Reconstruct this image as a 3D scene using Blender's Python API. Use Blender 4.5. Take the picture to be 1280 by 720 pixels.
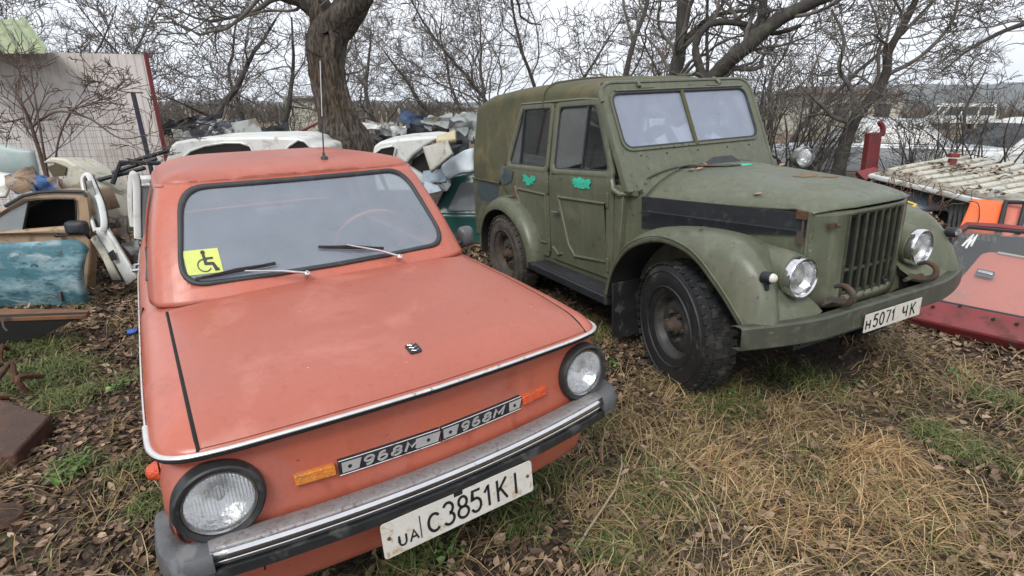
import bpy, bmesh, math, random
import numpy as np
from mathutils import Vector, Matrix, noise as mnoise

# ------------------------------------------------------------------ camera, sky, sun
S = bpy.context.scene
for o in list(bpy.data.objects): bpy.data.objects.remove(o)
COL = S.collection
F, PITCH, ROLL, HC = 674.17, math.radians(18.482), math.radians(-0.12), 1.598
cd = bpy.data.cameras.new('camera'); cam = bpy.data.objects.new('camera', cd); COL.objects.link(cam)
cam.matrix_world = Matrix.Translation((0, 0, HC)) @ Matrix.Rotation(math.pi/2 - PITCH, 4, 'X') @ Matrix.Rotation(-ROLL, 4, 'Z')
cd.sensor_width = 36; cd.lens = F/1280*36; cd.clip_start = 0.05; cd.clip_end = 3000
S.camera = cam
S.view_settings.view_transform = 'Standard'; S.view_settings.look = 'None'
S.view_settings.exposure = 0.7; S.view_settings.gamma = 1
SUN_EL, SUN_AZ = math.radians(48), math.radians(205)       # overcast: a very soft sun behind the camera
W = bpy.data.worlds.new('World'); S.world = W; W.use_nodes = True
nt = W.node_tree; nt.nodes.clear()
def N(t, typ, **kw):
    n = t.nodes.new(typ)
    for k, v in kw.items(): setattr(n, k, v)
    return n
wo = N(nt, 'ShaderNodeOutputWorld'); sk = N(nt, 'ShaderNodeTexSky', sky_type='NISHITA')
sk.sun_disc = False; sk.sun_elevation = SUN_EL; sk.sun_rotation = SUN_AZ
bg1 = N(nt, 'ShaderNodeBackground'); bg1.inputs[1].default_value = 0.06
nt.links.new(sk.outputs[0], bg1.inputs[0])
tc = N(nt, 'ShaderNodeTexCoord'); mp = N(nt, 'ShaderNodeMapping'); mp.inputs['Scale'].default_value = (1, 1, 2.4)
nz = N(nt, 'ShaderNodeTexNoise'); nz.inputs['Scale'].default_value = 1.3; nz.inputs['Detail'].default_value = 5
cr = N(nt, 'ShaderNodeValToRGB'); cr.color_ramp.elements[0].position = .3; cr.color_ramp.elements[1].position = .7
cr.color_ramp.elements[0].color = (.74, .79, .87, 1); cr.color_ramp.elements[1].color = (.93, .95, 1.0, 1)
bg2 = N(nt, 'ShaderNodeBackground'); bg2.inputs[1].default_value = 0.88
nt.links.new(tc.outputs['Generated'], mp.inputs[0]); nt.links.new(mp.outputs[0], nz.inputs[0])
nt.links.new(nz.outputs[0], cr.inputs[0]); nt.links.new(cr.outputs[0], bg2.inputs[0])
ad = N(nt, 'ShaderNodeMixShader'); ad.inputs[0].default_value = .92
nt.links.new(bg1.outputs[0], ad.inputs[1]); nt.links.new(bg2.outputs[0], ad.inputs[2]); nt.links.new(ad.outputs[0], wo.inputs[0])
sl = bpy.data.lights.new('sun', 'SUN'); sl.energy = 1.5; sl.angle = math.radians(24); sl.color = (1, .97, .92)
so = bpy.data.objects.new('sun', sl); COL.objects.link(so)
so.rotation_euler = (math.pi/2 - SUN_EL, 0, math.pi - SUN_AZ + math.radians(0))

def P(u, v, Y):
    """point of the picture ray (u, v of 1280x720) at distance Y in front of the camera"""
    du, dv = u - 640, v - 360
    c, s = math.cos(ROLL), math.sin(ROLL)
    X = du*c + dv*s; D = -du*s + dv*c
    d = Vector((X/F, math.cos(PITCH) - math.sin(PITCH)*D/F, -math.sin(PITCH) - math.cos(PITCH)*D/F))
    return Vector((0, 0, HC)) + d*(Y/d.y)
def PGND(u, v, z=0):
    a = P(u, v, 1); d = a - Vector((0, 0, HC)); return Vector((0, 0, HC)) + d*((z - HC)/d.z)

# ------------------------------------------------------------------ materials
def pmat(name, c1, c2=None, sc=3.0, rough=.5, metal=0, bump=0, bsc=60, dirt=None, damt=.5, dsc=4, spec=.5, stretch=None, coat=0, droughness=.9, patch=None, streak=0):
    m = bpy.data.materials.new(name); m.use_nodes = True; t = m.node_tree
    b = t.nodes['Principled BSDF']; L = t.links.new
    b.inputs['Metallic'].default_value = metal; b.inputs['Roughness'].default_value = rough
    b.inputs['Specular IOR Level'].default_value = spec
    if coat: b.inputs['Coat Weight'].default_value = coat; b.inputs['Coat Roughness'].default_value = .15
    tc = N(t, 'ShaderNodeTexCoord'); src = tc.outputs['Object']
    if stretch:
        mp = N(t, 'ShaderNodeMapping'); mp.inputs['Scale'].default_value = stretch; L(src, mp.inputs[0]); src = mp.outputs[0]
    def nz(scale, lo, hi, det=6, dist=0):
        n = N(t, 'ShaderNodeTexNoise'); n.inputs['Scale'].default_value = scale; n.inputs['Detail'].default_value = det
        n.inputs['Distortion'].default_value = dist; n.inputs['Roughness'].default_value = .62
        L(src, n.inputs[0]); r = N(t, 'ShaderNodeMapRange'); r.inputs[1].default_value = lo; r.inputs[2].default_value = hi
        L(n.outputs[0], r.inputs[0]); return r.outputs[0]
    c2 = c2 or tuple(x*.75 for x in c1)
    def mix(f, a, bb):
        x = N(t, 'ShaderNodeMix', data_type='RGBA')
        if isinstance(f, float): x.inputs[0].default_value = f
        else: L(f, x.inputs[0])
        for s, v in ((6, a), (7, bb)):
            if isinstance(v, tuple): x.inputs[s].default_value = (*v[:3], 1)
            else: L(v, x.inputs[s])
        return x.outputs[2]
    col = mix(nz(sc, .35, .68), c1, c2)
    if patch:      # (colour, scale, lo, hi) sharper patches
        for (pc, ps, lo, hi) in patch: col = mix(nz(ps, lo, hi, 8, .4), col, pc)
    if dirt:
        f = nz(dsc, .63 - damt*.22, .72 - damt*.18, 10, .5)
        col = mix(f, col, dirt)
        r = N(t, 'ShaderNodeMapRange'); r.inputs[3].default_value = rough; r.inputs[4].default_value = droughness
        L(f, r.inputs[0]); L(r.outputs[0], b.inputs['Roughness'])
    if streak:
        mp2 = N(t, 'ShaderNodeMapping'); mp2.inputs['Scale'].default_value = (14, 14, 1.1); L(tc.outputs['Object'], mp2.inputs[0]); n_ = N(t, 'ShaderNodeTexNoise'); n_.inputs['Scale'].default_value = 1.6; n_.inputs['Detail'].default_value = 7; L(mp2.outputs[0], n_.inputs[0])
        r_ = N(t, 'ShaderNodeMapRange'); r_.inputs[1].default_value = .5; r_.inputs[2].default_value = .72; r_.inputs[4].default_value = streak; L(n_.outputs[0], r_.inputs[0]); col = mix(r_.outputs[0], col, tuple(x*1.5 for x in c1)); 
        n3 = nz(7, .60, .70, 12, 1.2); q_ = N(t, 'ShaderNodeMath', operation='MULTIPLY'); L(n3, q_.inputs[0]); q_.inputs[1].default_value = streak*1.3; col = mix(q_.outputs[0], col, tuple(x*.45 for x in c1))
    if not metal or metal < .5:
        x = N(t, 'ShaderNodeMix', data_type='RGBA'); x.blend_type = 'MULTIPLY'; g = nz(38, .52, .72, 9, .3); mm = N(t, 'ShaderNodeMath', operation='MULTIPLY'); L(g, mm.inputs[0]); mm.inputs[1].default_value = .22; L(mm.outputs[0], x.inputs[0])
        if isinstance(col, tuple): x.inputs[6].default_value = (*col[:3], 1)
        else: L(col, x.inputs[6])
        x.inputs[7].default_value = (.45, .42, .40, 1); col = x.outputs[2]
    L(col, b.inputs['Base Color'])
    if bump:
        n = N(t, 'ShaderNodeTexNoise'); n.inputs['Scale'].default_value = bsc; n.inputs['Detail'].default_value = 6
        L(src, n.inputs[0]); bp = N(t, 'ShaderNodeBump'); bp.inputs['Strength'].default_value = bump; bp.inputs['Distance'].default_value = .01
        L(n.outputs[0], bp.inputs['Height']); L(bp.outputs[0], b.inputs['Normal'])
    return m
def glass(name, dust_sheen=(.35, .38, .42), damt=.3, tint=(.8, .85, .85), rough=.03, refl=None):
    m = bpy.data.materials.new(name); m.use_nodes = True; t = m.node_tree; t.nodes.clear(); L = t.links.new
    o = N(t, 'ShaderNodeOutputMaterial'); tr = N(t, 'ShaderNodeBsdfTransparent'); tr.inputs[0].default_value = (*tint, 1)
    gl = N(t, 'ShaderNodeBsdfGlossy'); gl.inputs['Roughness'].default_value = rough
    df = N(t, 'ShaderNodeBsdfDiffuse'); df.inputs[0].default_value = (*dust_sheen, 1)  # diffuse film: dust, and on some panes a painted sky reflection
    tc = N(t, 'ShaderNodeTexCoord'); n = N(t, 'ShaderNodeTexNoise'); n.inputs['Scale'].default_value = 9; n.inputs['Detail'].default_value = 9
    L(tc.outputs['Object'], n.inputs[0]); r = N(t, 'ShaderNodeMapRange'); r.inputs[1].default_value = .3; r.inputs[2].default_value = .7
    r.inputs[3].default_value = damt*.94; r.inputs[4].default_value = min(1, damt*1.06); L(n.outputs[0], r.inputs[0])
    m1 = N(t, 'ShaderNodeMixShader'); L(r.outputs[0], m1.inputs[0]); L(tr.outputs[0], m1.inputs[1]); L(df.outputs[0], m1.inputs[2])
    ge = N(t, 'ShaderNodeNewGeometry'); dp = N(t, 'ShaderNodeVectorMath', operation='DOT_PRODUCT'); L(ge.outputs['Normal'], dp.inputs[0]); L(ge.outputs['Incoming'], dp.inputs[1])
    def ma(op, a, bb=None):
        x = N(t, 'ShaderNodeMath', operation=op)
        for i_, v in enumerate((a, bb)):
            if v is None: continue
            if isinstance(v, (int, float)): x.inputs[i_].default_value = v
            else: L(v, x.inputs[i_])
        return x.outputs[0]
    f_ = ma('ADD', ma('MULTIPLY', ma('POWER', ma('SUBTRACT', 1.0, ma('ABSOLUTE', dp.outputs['Value'])), 5.0), .92), .06)   # Schlick
    m2 = N(t, 'ShaderNodeMixShader'); L(f_, m2.inputs[0]); L(m1.outputs[0], m2.inputs[1]); L(gl.outputs[0], m2.inputs[2])
    L(m2.outputs[0], o.inputs[0]); return m
MT = {}
MT['orange'] = pmat('orange_paint', (.46, .120, .072), (.42, .115, .074), 2.5, .30, bump=.04, bsc=220, dirt=(.41, .125, .088), damt=.5, dsc=3.2, droughness=.5, coat=.12, patch=[((.18, .045, .028), 34, .685, .70), ((.36, .085, .05), 6, .60, .70)], streak=.12)
MT['orange_faded'] = pmat('faded_orange_paint', (.385, .112, .074), (.35, .102, .069), 1.6, .40, bump=.04, bsc=260, dirt=(.43, .145, .105), damt=.5, dsc=2.6, droughness=.5, patch=[((.17, .045, .03), 30, .690, .70), ((.70, .46, .38), 48, .705, .715), ((.31, .09, .06), 6, .62, .70)])
MT['khaki'] = pmat('khaki_paint', (.105, .115, .074), (.088, .096, .062), 3, .38, bump=.08, bsc=90, dirt=(.118, .118, .078), damt=.45, dsc=5, droughness=.75, patch=[((.045, .035, .022), 22, .63, .67), ((.19, .175, .12), 34, .66, .69), ((.13, .06, .03), 13, .69, .72)], streak=.45)
MT['khaki_canvas'] = pmat('khaki_canvas', (.082, .080, .040), (.062, .062, .032), 2.2, .78, bump=.35, bsc=120, dirt=(.125, .105, .05), damt=.6, dsc=3, patch=[((.13, .05, .028), 3.1, .70, .80), ((.045, .045, .03), 9, .6, .75)])
MT['chrome'] = pmat('chrome', (.72, .72, .72), (.62, .62, .62), 12, .13, 1, bump=.02, bsc=90, dirt=(.25, .24, .22), damt=.2, dsc=20, droughness=.55)
MT['alu'] = pmat('polished_trim', (.74, .73, .71), (.62, .61, .6), 20, .34, .55, dirt=(.3, .28, .26), damt=.25, dsc=25)
MT['dull_chrome'] = pmat('dull_chrome', (.50, .50, .50), (.4, .4, .4), 12, .28, 1, bump=.04, bsc=90, dirt=(.22, .2, .18), damt=.5, dsc=20, droughness=.7)
MT['bumper_top'] = pmat('stained_bumper_metal', (.30, .285, .285), (.25, .235, .235), 30, .5, .45, bump=.1, bsc=160, dirt=(.20, .165, .155), damt=.5, dsc=60, droughness=.85)
MT['rubber'] = pmat('black_rubber', (.016, .017, .018), (.028, .028, .029), 8, .42, dirt=(.06, .06, .058), damt=.4, dsc=12)
MT['seal'] = pmat('window_rubber', (.024, .025, .027), (.034, .035, .037), 8, .55, dirt=(.06, .06, .06), damt=.3, dsc=18)
MT['tyre'] = pmat('tyre_rubber', (.014, .015, .016), (.022, .023, .024), 6, .5, bump=.25, bsc=150, dirt=(.055, .052, .045), damt=.35, dsc=9)
MT['tyre_dusty'] = pmat('dusty_tyre', (.045, .04, .036), (.075, .065, .055), 6, .8, bump=.35, bsc=90, dirt=(.10, .085, .066), damt=.6, dsc=12)
MT['cap_grey'] = pmat('grey_bumper_cap', (.075, .076, .08), (.105, .106, .11), 14, .42, bump=.1, bsc=120, dirt=(.16, .16, .16), damt=.4, dsc=10)
MT['plate'] = pmat('plate_white', (.62, .60, .54), (.56, .535, .47), 14, .5, dirt=(.42, .30, .17), damt=.28, dsc=24)
MT['ink'] = pmat('black_ink', (.012, .012, .014), None, 5, .5)
MT['amber'] = pmat('amber_lens', (.62, .21, .03), (.50, .15, .02), 40, .25, bump=.5, bsc=160, dirt=(.30, .16, .05), damt=.4, dsc=30)
MT['red_lens'] = pmat('orange_lens', (.66, .10, .03), (.55, .07, .02), 40, .25, bump=.5, bsc=160, dirt=(.35, .09, .04), damt=.35, dsc=30)
MT['black'] = pmat('black_paint', (.010, .012, .015), (.018, .021, .026), 5, .55, bump=.08, bsc=70, dirt=(.035, .036, .034), damt=.3, dsc=19)
MT['dark'] = pmat('dark_cavity', (.012, .011, .010), None, 5, .9)  # near-black for joints; also paints shade into hollows left unmodelled
MT['lens'] = glass('lamp_glass', (.62, .64, .64), .34, (.97, .97, .97), .06)
_t = MT['lens'].node_tree; _w = N(_t, 'ShaderNodeTexWave'); _w.inputs['Scale'].default_value = 38; _w.inputs['Distortion'].default_value = 1.2; _w.bands_direction = 'Y'; _c = N(_t, 'ShaderNodeTexCoord'); _t.links.new(_c.outputs['Object'], _w.inputs[0])
_b = N(_t, 'ShaderNodeBump'); _b.inputs['Strength'].default_value = .8; _b.inputs['Distance'].default_value = .004; _t.links.new(_w.outputs['Fac'], _b.inputs['Height'])
for _n in _t.nodes:
    if _n.type in ('BSDF_GLOSSY', 'BSDF_DIFFUSE'): _t.links.new(_b.outputs[0], _n.inputs['Normal'])
    if _n.type == 'MAP_RANGE': _n.inputs[3].default_value = .15; _n.inputs[4].default_value = .55; _n.inputs[1].default_value = .38; _n.inputs[2].default_value = .62
    if _n.type == 'TEX_NOISE': _n.inputs['Scale'].default_value = 22
MT['reflector'] = pmat('lamp_reflector', (.90, .91, .92), (.74, .75, .76), 30, .30, 1, bump=.5, bsc=45)
MT['screen'] = glass('dusty_sheen_windscreen', (.42, .48, .56), .40, (.8, .85, .85), .06)  # grey-blue film mixes dust with painted sky reflection
MT['screen_jeep'] = glass('dusty_sheen_flat_windscreen', (.40, .45, .56), .52, (.7, .75, .8), .08)  # same mix: dust plus the sky's reflection put into the film colour
MT['side_glass'] = glass('side_glass', (.2, .22, .22), .10, (.7, .75, .75))
MT['milky_glass'] = glass('milky_glass', (.20, .22, .215), .42, (.6, .65, .65), .12)
MT['interior'] = pmat('dark_trim', (.035, .035, .038), (.06, .06, .062), 4, .7)
MT['seat'] = pmat('seat_vinyl', (.11, .10, .095), (.16, .15, .14), 4, .6)
MT['rust'] = pmat('rust', (.13, .058, .028), (.065, .034, .022), 9, .9, bump=.6, bsc=50, dirt=(.035, .025, .02), damt=.5, dsc=14)
MT['rusty_metal'] = pmat('rusty_metal', (.10, .085, .07), (.06, .05, .042), 9, .7, .4, bump=.4, bsc=50, dirt=(.13, .06, .03), damt=.5, dsc=14)
MT['yellow'] = pmat('yellow_sticker', (.55, .60, .13), (.50, .56, .13), 10, .5)
MT['green_paint'] = pmat('turquoise_green_paint', (.02, .42, .26), (.04, .5, .34), 30, .5, dirt=(.09, .11, .07), damt=.35, dsc=60)
MT['blue_stain'] = pmat('blue_stain', (.035, .065, .095), (.06, .075, .075), 12, .5, dirt=(.09, .095, .06), damt=.5, dsc=30)
MT['red_primer'] = pmat('red_primer', (.17, .06, .035), (.12, .06, .04), 12, .6, dirt=(.09, .095, .06), damt=.5, dsc=30)

# ------------------------------------------------------------------ mesh helpers
class MB:
    def __init__(s): s.v = []; s.f = []
    def add(s, vs, fs):
        o = len(s.v); s.v += [tuple(p) for p in vs]; s.f += [tuple(i + o for i in f) for f in fs]
    def box(s, c, d, M=None):
        x, y, z = d[0]/2, d[1]/2, d[2]/2
        vs = [Vector((sx*x, sy*y, sz*z)) for sx in (-1, 1) for sy in (-1, 1) for sz in (-1, 1)]
        vs = [(M @ p if M else p) + Vector(c) for p in vs]
        s.add(vs, [(0, 1, 3, 2), (4, 6, 7, 5), (0, 4, 5, 1), (2, 3, 7, 6), (0, 2, 6, 4), (1, 5, 7, 3)])
    def hexa(s, p):      # 8 points: bottom 4 ccw, top 4 ccw
        s.add(p, [(3, 2, 1, 0), (4, 5, 6, 7), (0, 1, 5, 4), (1, 2, 6, 5), (2, 3, 7, 6), (3, 0, 4, 7)])
    def grid(s, rows, cu=False, cv=False, cap=False):
        n = len(rows); m = len(rows[0]); fs = []
        for i in range(n if cu else n - 1):
            for j in range(m if cv else m - 1):
                fs.append((i*m + j, i*m + (j + 1) % m, ((i + 1) % n)*m + (j + 1) % m, ((i + 1) % n)*m + j))
        if cap and cv: fs.append(tuple(range(m))[::-1]); fs.append(tuple((n - 1)*m + j for j in range(m)))
        s.add([p for r in rows for p in r], fs)
    def tube(s, pts, r, k=8, closed=False, flat=None, cap=True):
        pts = [Vector(p) for p in pts]; n = len(pts); rows = []; up = None
        for i, p in enumerate(pts):
            a = pts[(i - 1) % n] if (closed or i > 0) else p; b = pts[(i + 1) % n] if (closed or i < n - 1) else p
            d = (b - a).normalized() if (b - a).length > 1e-9 else Vector((0, 0, 1))
            if up is None: up = Vector((0, 0, 1)) if abs(d.z) < .9 else Vector((1, 0, 0))
            if flat is not None: up = Vector(flat(p) if callable(flat) else flat)
            sd = d.cross(up)
            if sd.length < 1e-6: sd = d.cross(Vector((.3, .5, .7)))
            sd.normalize(); u2 = sd.cross(d).normalized()
            if flat is None: up = u2
            rr = r[i] if isinstance(r, (list, tuple)) and len(r) == n and not isinstance(r, tuple) else r
            ra, rb = rr if isinstance(rr, tuple) else (rr, rr)
            rows.append([p + sd*ra*math.cos(t) + u2*rb*math.sin(t) for t in [2*math.pi*q/k for q in range(k)]])
        s.grid(rows, cu=closed, cv=True, cap=cap and not closed)
    def lathe(s, prof, c=(0, 0, 0), ax=(1, 0, 0), k=32, close=False, cap=False):
        ax = Vector(ax).normalized(); c = Vector(c); u = ax.orthogonal().normalized(); w = ax.cross(u)
        rows = [[c + ax*a + (u*math.cos(t) + w*math.sin(t))*r for t in [2*math.pi*q/k for q in range(k)]] for a, r in prof]
        s.grid(rows, cu=close, cv=True, cap=cap)
    def poly(s, pts, th):         # flat polygon extruded by vector th
        n = len(pts); th = Vector(th); a = [Vector(p) for p in pts]; b = [p + th for p in a]
        s.add(a + b, [tuple(range(n))[::-1], tuple(range(n, 2*n))] + [(i, (i + 1) % n, n + (i + 1) % n, n + i) for i in range(n)])
    def build(s, name, mat, parent=None, smooth=True, bevel=0, sub=0, solid=0, seg=2, ang=35, jit=0, off=-1):
        me = bpy.data.meshes.new(name); me.from_pydata(s.v, [], s.f)
        bm = bmesh.new(); bm.from_mesh(me); bmesh.ops.remove_doubles(bm, verts=bm.verts, dist=1e-5)
        bmesh.ops.recalc_face_normals(bm, faces=bm.faces)
        if jit:
            for v in bm.verts:
                q = mnoise.noise_vector(v.co*2.3 + Vector((7.1, 3.3, 1.7))); v.co += q*jit
        bm.to_mesh(me); bm.free()
        me.materials.append(MT[mat] if isinstance(mat, str) else mat)
        if smooth:
            for p in me.polygons: p.use_smooth = True
            if not sub: me.set_sharp_from_angle(angle=math.radians(ang))
        o = bpy.data.objects.new(name, me); COL.objects.link(o)
        if parent: o.parent = parent
        if solid: md = o.modifiers.new('solid', 'SOLIDIFY'); md.thickness = solid; md.offset = off
        if bevel: md = o.modifiers.new('bevel', 'BEVEL'); md.width = bevel; md.segments = seg; md.limit_method = 'ANGLE'; md.angle_limit = math.radians(40); md.harden_normals = False
        if sub: md = o.modifiers.new('sub', 'SUBSURF'); md.levels = sub; md.render_levels = sub
        return o
def tag(o, label, cat, group=None, kind=None):
    if label: o['label'] = label
    if cat: o['category'] = cat
    if group: o['group'] = group
    if kind: o['kind'] = kind
    return o
def empty(name, M, label=None, cat=None, group=None):
    o = bpy.data.objects.new(name, None); COL.objects.link(o); o.empty_display_size = .2
    if isinstance(M, Matrix): o.matrix_world = M
    else: o.location = M
    return tag(o, label, cat, group)
def one(mb, name, mat, label, cat, group=None, **kw):
    return tag(mb.build(name, mat, None, **kw), label, cat, group)
def copy_tree(o, parent=None):
    c = o.copy(); COL.objects.link(c)
    if parent: c.parent = parent
    for ch in o.children: copy_tree(ch, c)
    return c
def cr_(P_, n=6, closed=False):     # Catmull-Rom
    P_ = [Vector(p) for p in P_]; out = []; m = len(P_)
    g = (lambda i: P_[i % m]) if closed else (lambda i: P_[max(0, min(m - 1, i))])
    for i in range(m if closed else m - 1):
        a, b, c, d = g(i - 1), g(i), g(i + 1), g(i + 2)
        for k in range(n):
            t = k/n; out.append(.5*((2*b) + (c - a)*t + (2*a - 5*b + 4*c - d)*t*t + (3*b - a - 3*c + d)*t**3))
    if not closed: out.append(P_[-1])
    return out
def interp(tab, x):
    xs = [a for a, b in tab]; return float(np.interp(x, xs, [b for a, b in tab]))
def rrect(w, h, r, n=6):           # rounded rectangle outline, centred, as (a, b)
    out = []
    for cx, cy, a0 in ((w/2 - r, h/2 - r, 0), (-w/2 + r, h/2 - r, 90), (-w/2 + r, -h/2 + r, 180), (w/2 - r, -h/2 + r, 270)):
        for k in range(n + 1):
            t = math.radians(a0 + 90*k/n); out.append((cx + r*math.cos(t), cy + r*math.sin(t)))
    return out
def rquad(c, r, n=6):              # rounded polygon from corner points (2D or 3D)
    c = [Vector(p) for p in c]; m = len(c); out = []
    rr = r if isinstance(r, (list, tuple)) else [r]*m
    for i in range(m):
        a, b, d = c[i - 1], c[i], c[(i + 1) % m]; e1 = (a - b).normalized(); e2 = (d - b).normalized(); q = rr[i]
        for k in range(n + 1):
            t = k/n; p0 = b + e1*q; p1 = b + e2*q; out.append((1 - t)**2*p0 + 2*t*(1 - t)*b + t*t*p1)
    return out
def sub2(pts, n=4, closed=True):
    out = []; m = len(pts)
    for i in range(m if closed else m - 1):
        a, b = pts[i], pts[(i + 1) % m]
        k = max(1, int(n))
        for j in range(k): out.append(a.lerp(b, j/k))
    if not closed: out.append(pts[-1])
    return out

# stroke lettering: glyphs in a 0..1 wide, 0..1 high box
def arc(cx, cy, rx, ry, a0, a1, n=10): return [(cx + rx*math.cos(math.radians(a0 + (a1 - a0)*k/n)), cy + ry*math.sin(math.radians(a0 + (a1 - a0)*k/n))) for k in range(n + 1)]
GL = {
 '3': [arc(.45, .74, .45, .26, 150, -80) + arc(.45, .26, .5, .27, 80, -150)], '8': [arc(.5, .75, .38, .24, 0, 360, 16), arc(.5, .26, .48, .26, 0, 360, 16)],
 '5': [[(.9, 1), (.2, 1), (.12, .55)] + arc(.45, .32, .5, .32, 110, -150)], '1': [[(.15, .72), (.62, 1), (.62, 0)]],
 '0': [arc(.5, .5, .45, .5, 0, 360, 20)], '7': [[(.05, 1), (.95, 1), (.4, 0)]], 'K': [[(.1, 0), (.1, 1)], [(.95, 1), (.14, .45)], [(.35, .6), (.98, 0)]],
 'I': [[(.5, 0), (.5, 1)]], 'c': [arc(.55, .5, .5, .5, 45, 315, 16)], 'U': [[(.05, 1), (.05, .4)] + arc(.5, .4, .45, .4, 180, 360, 8) + [(.95, 1)]],
 'A': [[(0, 0), (.5, 1), (1, 0)], [(.2, .35), (.8, .35)]], 'H': [[(.05, 0), (.05, 1)], [(.95, 0), (.95, 1)], [(.05, .5), (.95, .5)]],
 'Ch': [[(.05, 1), (.05, .6)] + arc(.4, .6, .35, .2, 180, 270, 4) + [(.95, .45)], [(.95, 1), (.95, 0)]],
 '9': [arc(.5, .7, .42, .3, 0, 360, 16), [(.92, .7), (.9, .3)] + arc(.5, .25, .4, .25, 0, -110, 6)], '6': [arc(.5, .3, .42, .3, 0, 360, 16), [(.08, .3), (.1, .7)] + arc(.5, .75, .4, .25, 180, 70, 6)],
 'M': [[(.05, 0), (.05, 1), (.5, .3), (.95, 1), (.95, 0)]], '|': [[(.5, 0), (.5, 1)]],
}
def strokes(mb, g, ox, oy, w, h, sw, fr, shear=0, th=.0012):
    """g glyph; fr(a, b) maps plate coordinates to 3D and returns (point, normal)"""
    for pl in GL[g]:
        q = [Vector((ox + (a + shear*b)*w, oy + b*h)) for a, b in pl]
        L, R = [], []
        for i, p in enumerate(q):
            d = (q[min(i + 1, len(q) - 1)] - q[max(i - 1, 0)]); d = d.normalized() if d.length > 1e-9 else Vector((1, 0))
            nn = Vector((-d.y, d.x)); k = 1
            if 0 < i < len(q) - 1:
                e = (q[i + 1] - q[i]).normalized(); c = abs(d.dot(e)); k = min(1/max(c, .4), 1.6)
            L.append(p + nn*sw/2*k); R.append(p - nn*sw/2*k)
        if (q[0] - q[-1]).length > 1e-6:
            d0 = (q[1] - q[0]).normalized()*sw*.2; L[0] -= d0; R[0] -= d0
        rows = [[fr(L[i].x, L[i].y, 0), fr(L[i].x, L[i].y, th), fr(R[i].x, R[i].y, th), fr(R[i].x, R[i].y, 0)] for i in range(len(q))]
        mb.grid(rows, cv=True, cap=(q[0] - q[-1]).length > 1e-6)

def make_wheel(parent, c, R, w, rim, side, tyre='tyre', rimmat='khaki', lugs=36, name='wheel', rough_rim='rusty_metal'):
    """side=+1: outer face towards +y"""
    t = bpy.data.objects.new(name, None); COL.objects.link(t); t.parent = parent; t.location = c
    ax = (0, side, 0); h = w/2
    m = MB(); pr = [(-h*.75, rim), (-h*.98, rim + (R - rim)*.35), (-h, rim + (R - rim)*.6), (-h*.86, R - .02), (-h*.7, R - .006), (0, R), (h*.7, R - .006), (h*.86, R - .02), (h, rim + (R - rim)*.6), (h*.98, rim + (R - rim)*.35), (h*.78, rim + .004), (h*.70, rim - .002)]
    m.lathe(pr, k=56, ax=ax, close=True)
    for k in range(lugs):
        for rowi, (a, ph) in enumerate(((-.78, 0), (-.28, .5), (.28, 0), (.78, .5))):
            an = 2*math.pi*(k + ph)/lugs; rr = R + .000 if abs(a) < .5 else R - .009
            M = Matrix.Rotation(an, 3, 'Y')
            p = M @ Vector((0, a*h, rr)); m.box(p, ((2*math.pi*R/lugs)*.66, h*.42, .009), M)
    for rr, aa in ((rim + (R - rim)*.25, .985), (rim + (R - rim)*.72, .99)):
        m.lathe([(h*aa - .004, rr - .006), (h*aa + .003, rr), (h*aa - .004, rr + .006)], k=48, ax=ax)
    m.build('tyre', tyre, t)
    m = MB(); m.lathe([(h*.68, rim + .008), (h*.74, rim + .002), (h*.66, rim - .012), (h*.30, rim - .02), (h*.22, rim*.86), (h*.42, rim*.62), (h*.46, rim*.5), (h*.34, rim*.42), (h*.34, 0.001)], k=48, ax=ax)
    m.build('rim', rimmat, t, ang=50)
    m = MB(); m.lathe([(h*.3, rim*.30), (h*.62, rim*.27), (h*.70, rim*.20), (h*1.05, rim*.16), (h*1.1, rim*.11), (h*1.1, .001)], k=20, ax=ax)
    for k in range(6):
        a = 2*math.pi*k/6; m.lathe([(h*.3, .013), (h*.62, .012), (h*.62, .001)], c=(math.cos(a)*rim*.45, 0, math.sin(a)*rim*.45), k=6, ax=ax)
    m.build('hub', rough_rim, t)
    return t
# ================================================================== the small orange saloon
def posem(X, Y, yaw, pt, rl):
    r = math.radians
    return Matrix.Translation((X, Y, 0)) @ Matrix.Rotation(r(yaw), 4, 'Z') @ Matrix.Rotation(r(rl), 4, 'X') @ Matrix.Rotation(r(pt), 4, 'Y')
PZ_ = posem(-.562, 2.008, -56.752, -1.299, 1.330)
PG_ = posem(1.722, 3.212, -63.866, -2.017, 2.646)
Z = empty('saloon_car', PZ_, 'small faded orange saloon car with round headlamps and chrome bumper, parked nearest on the grass', 'car')

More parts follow.
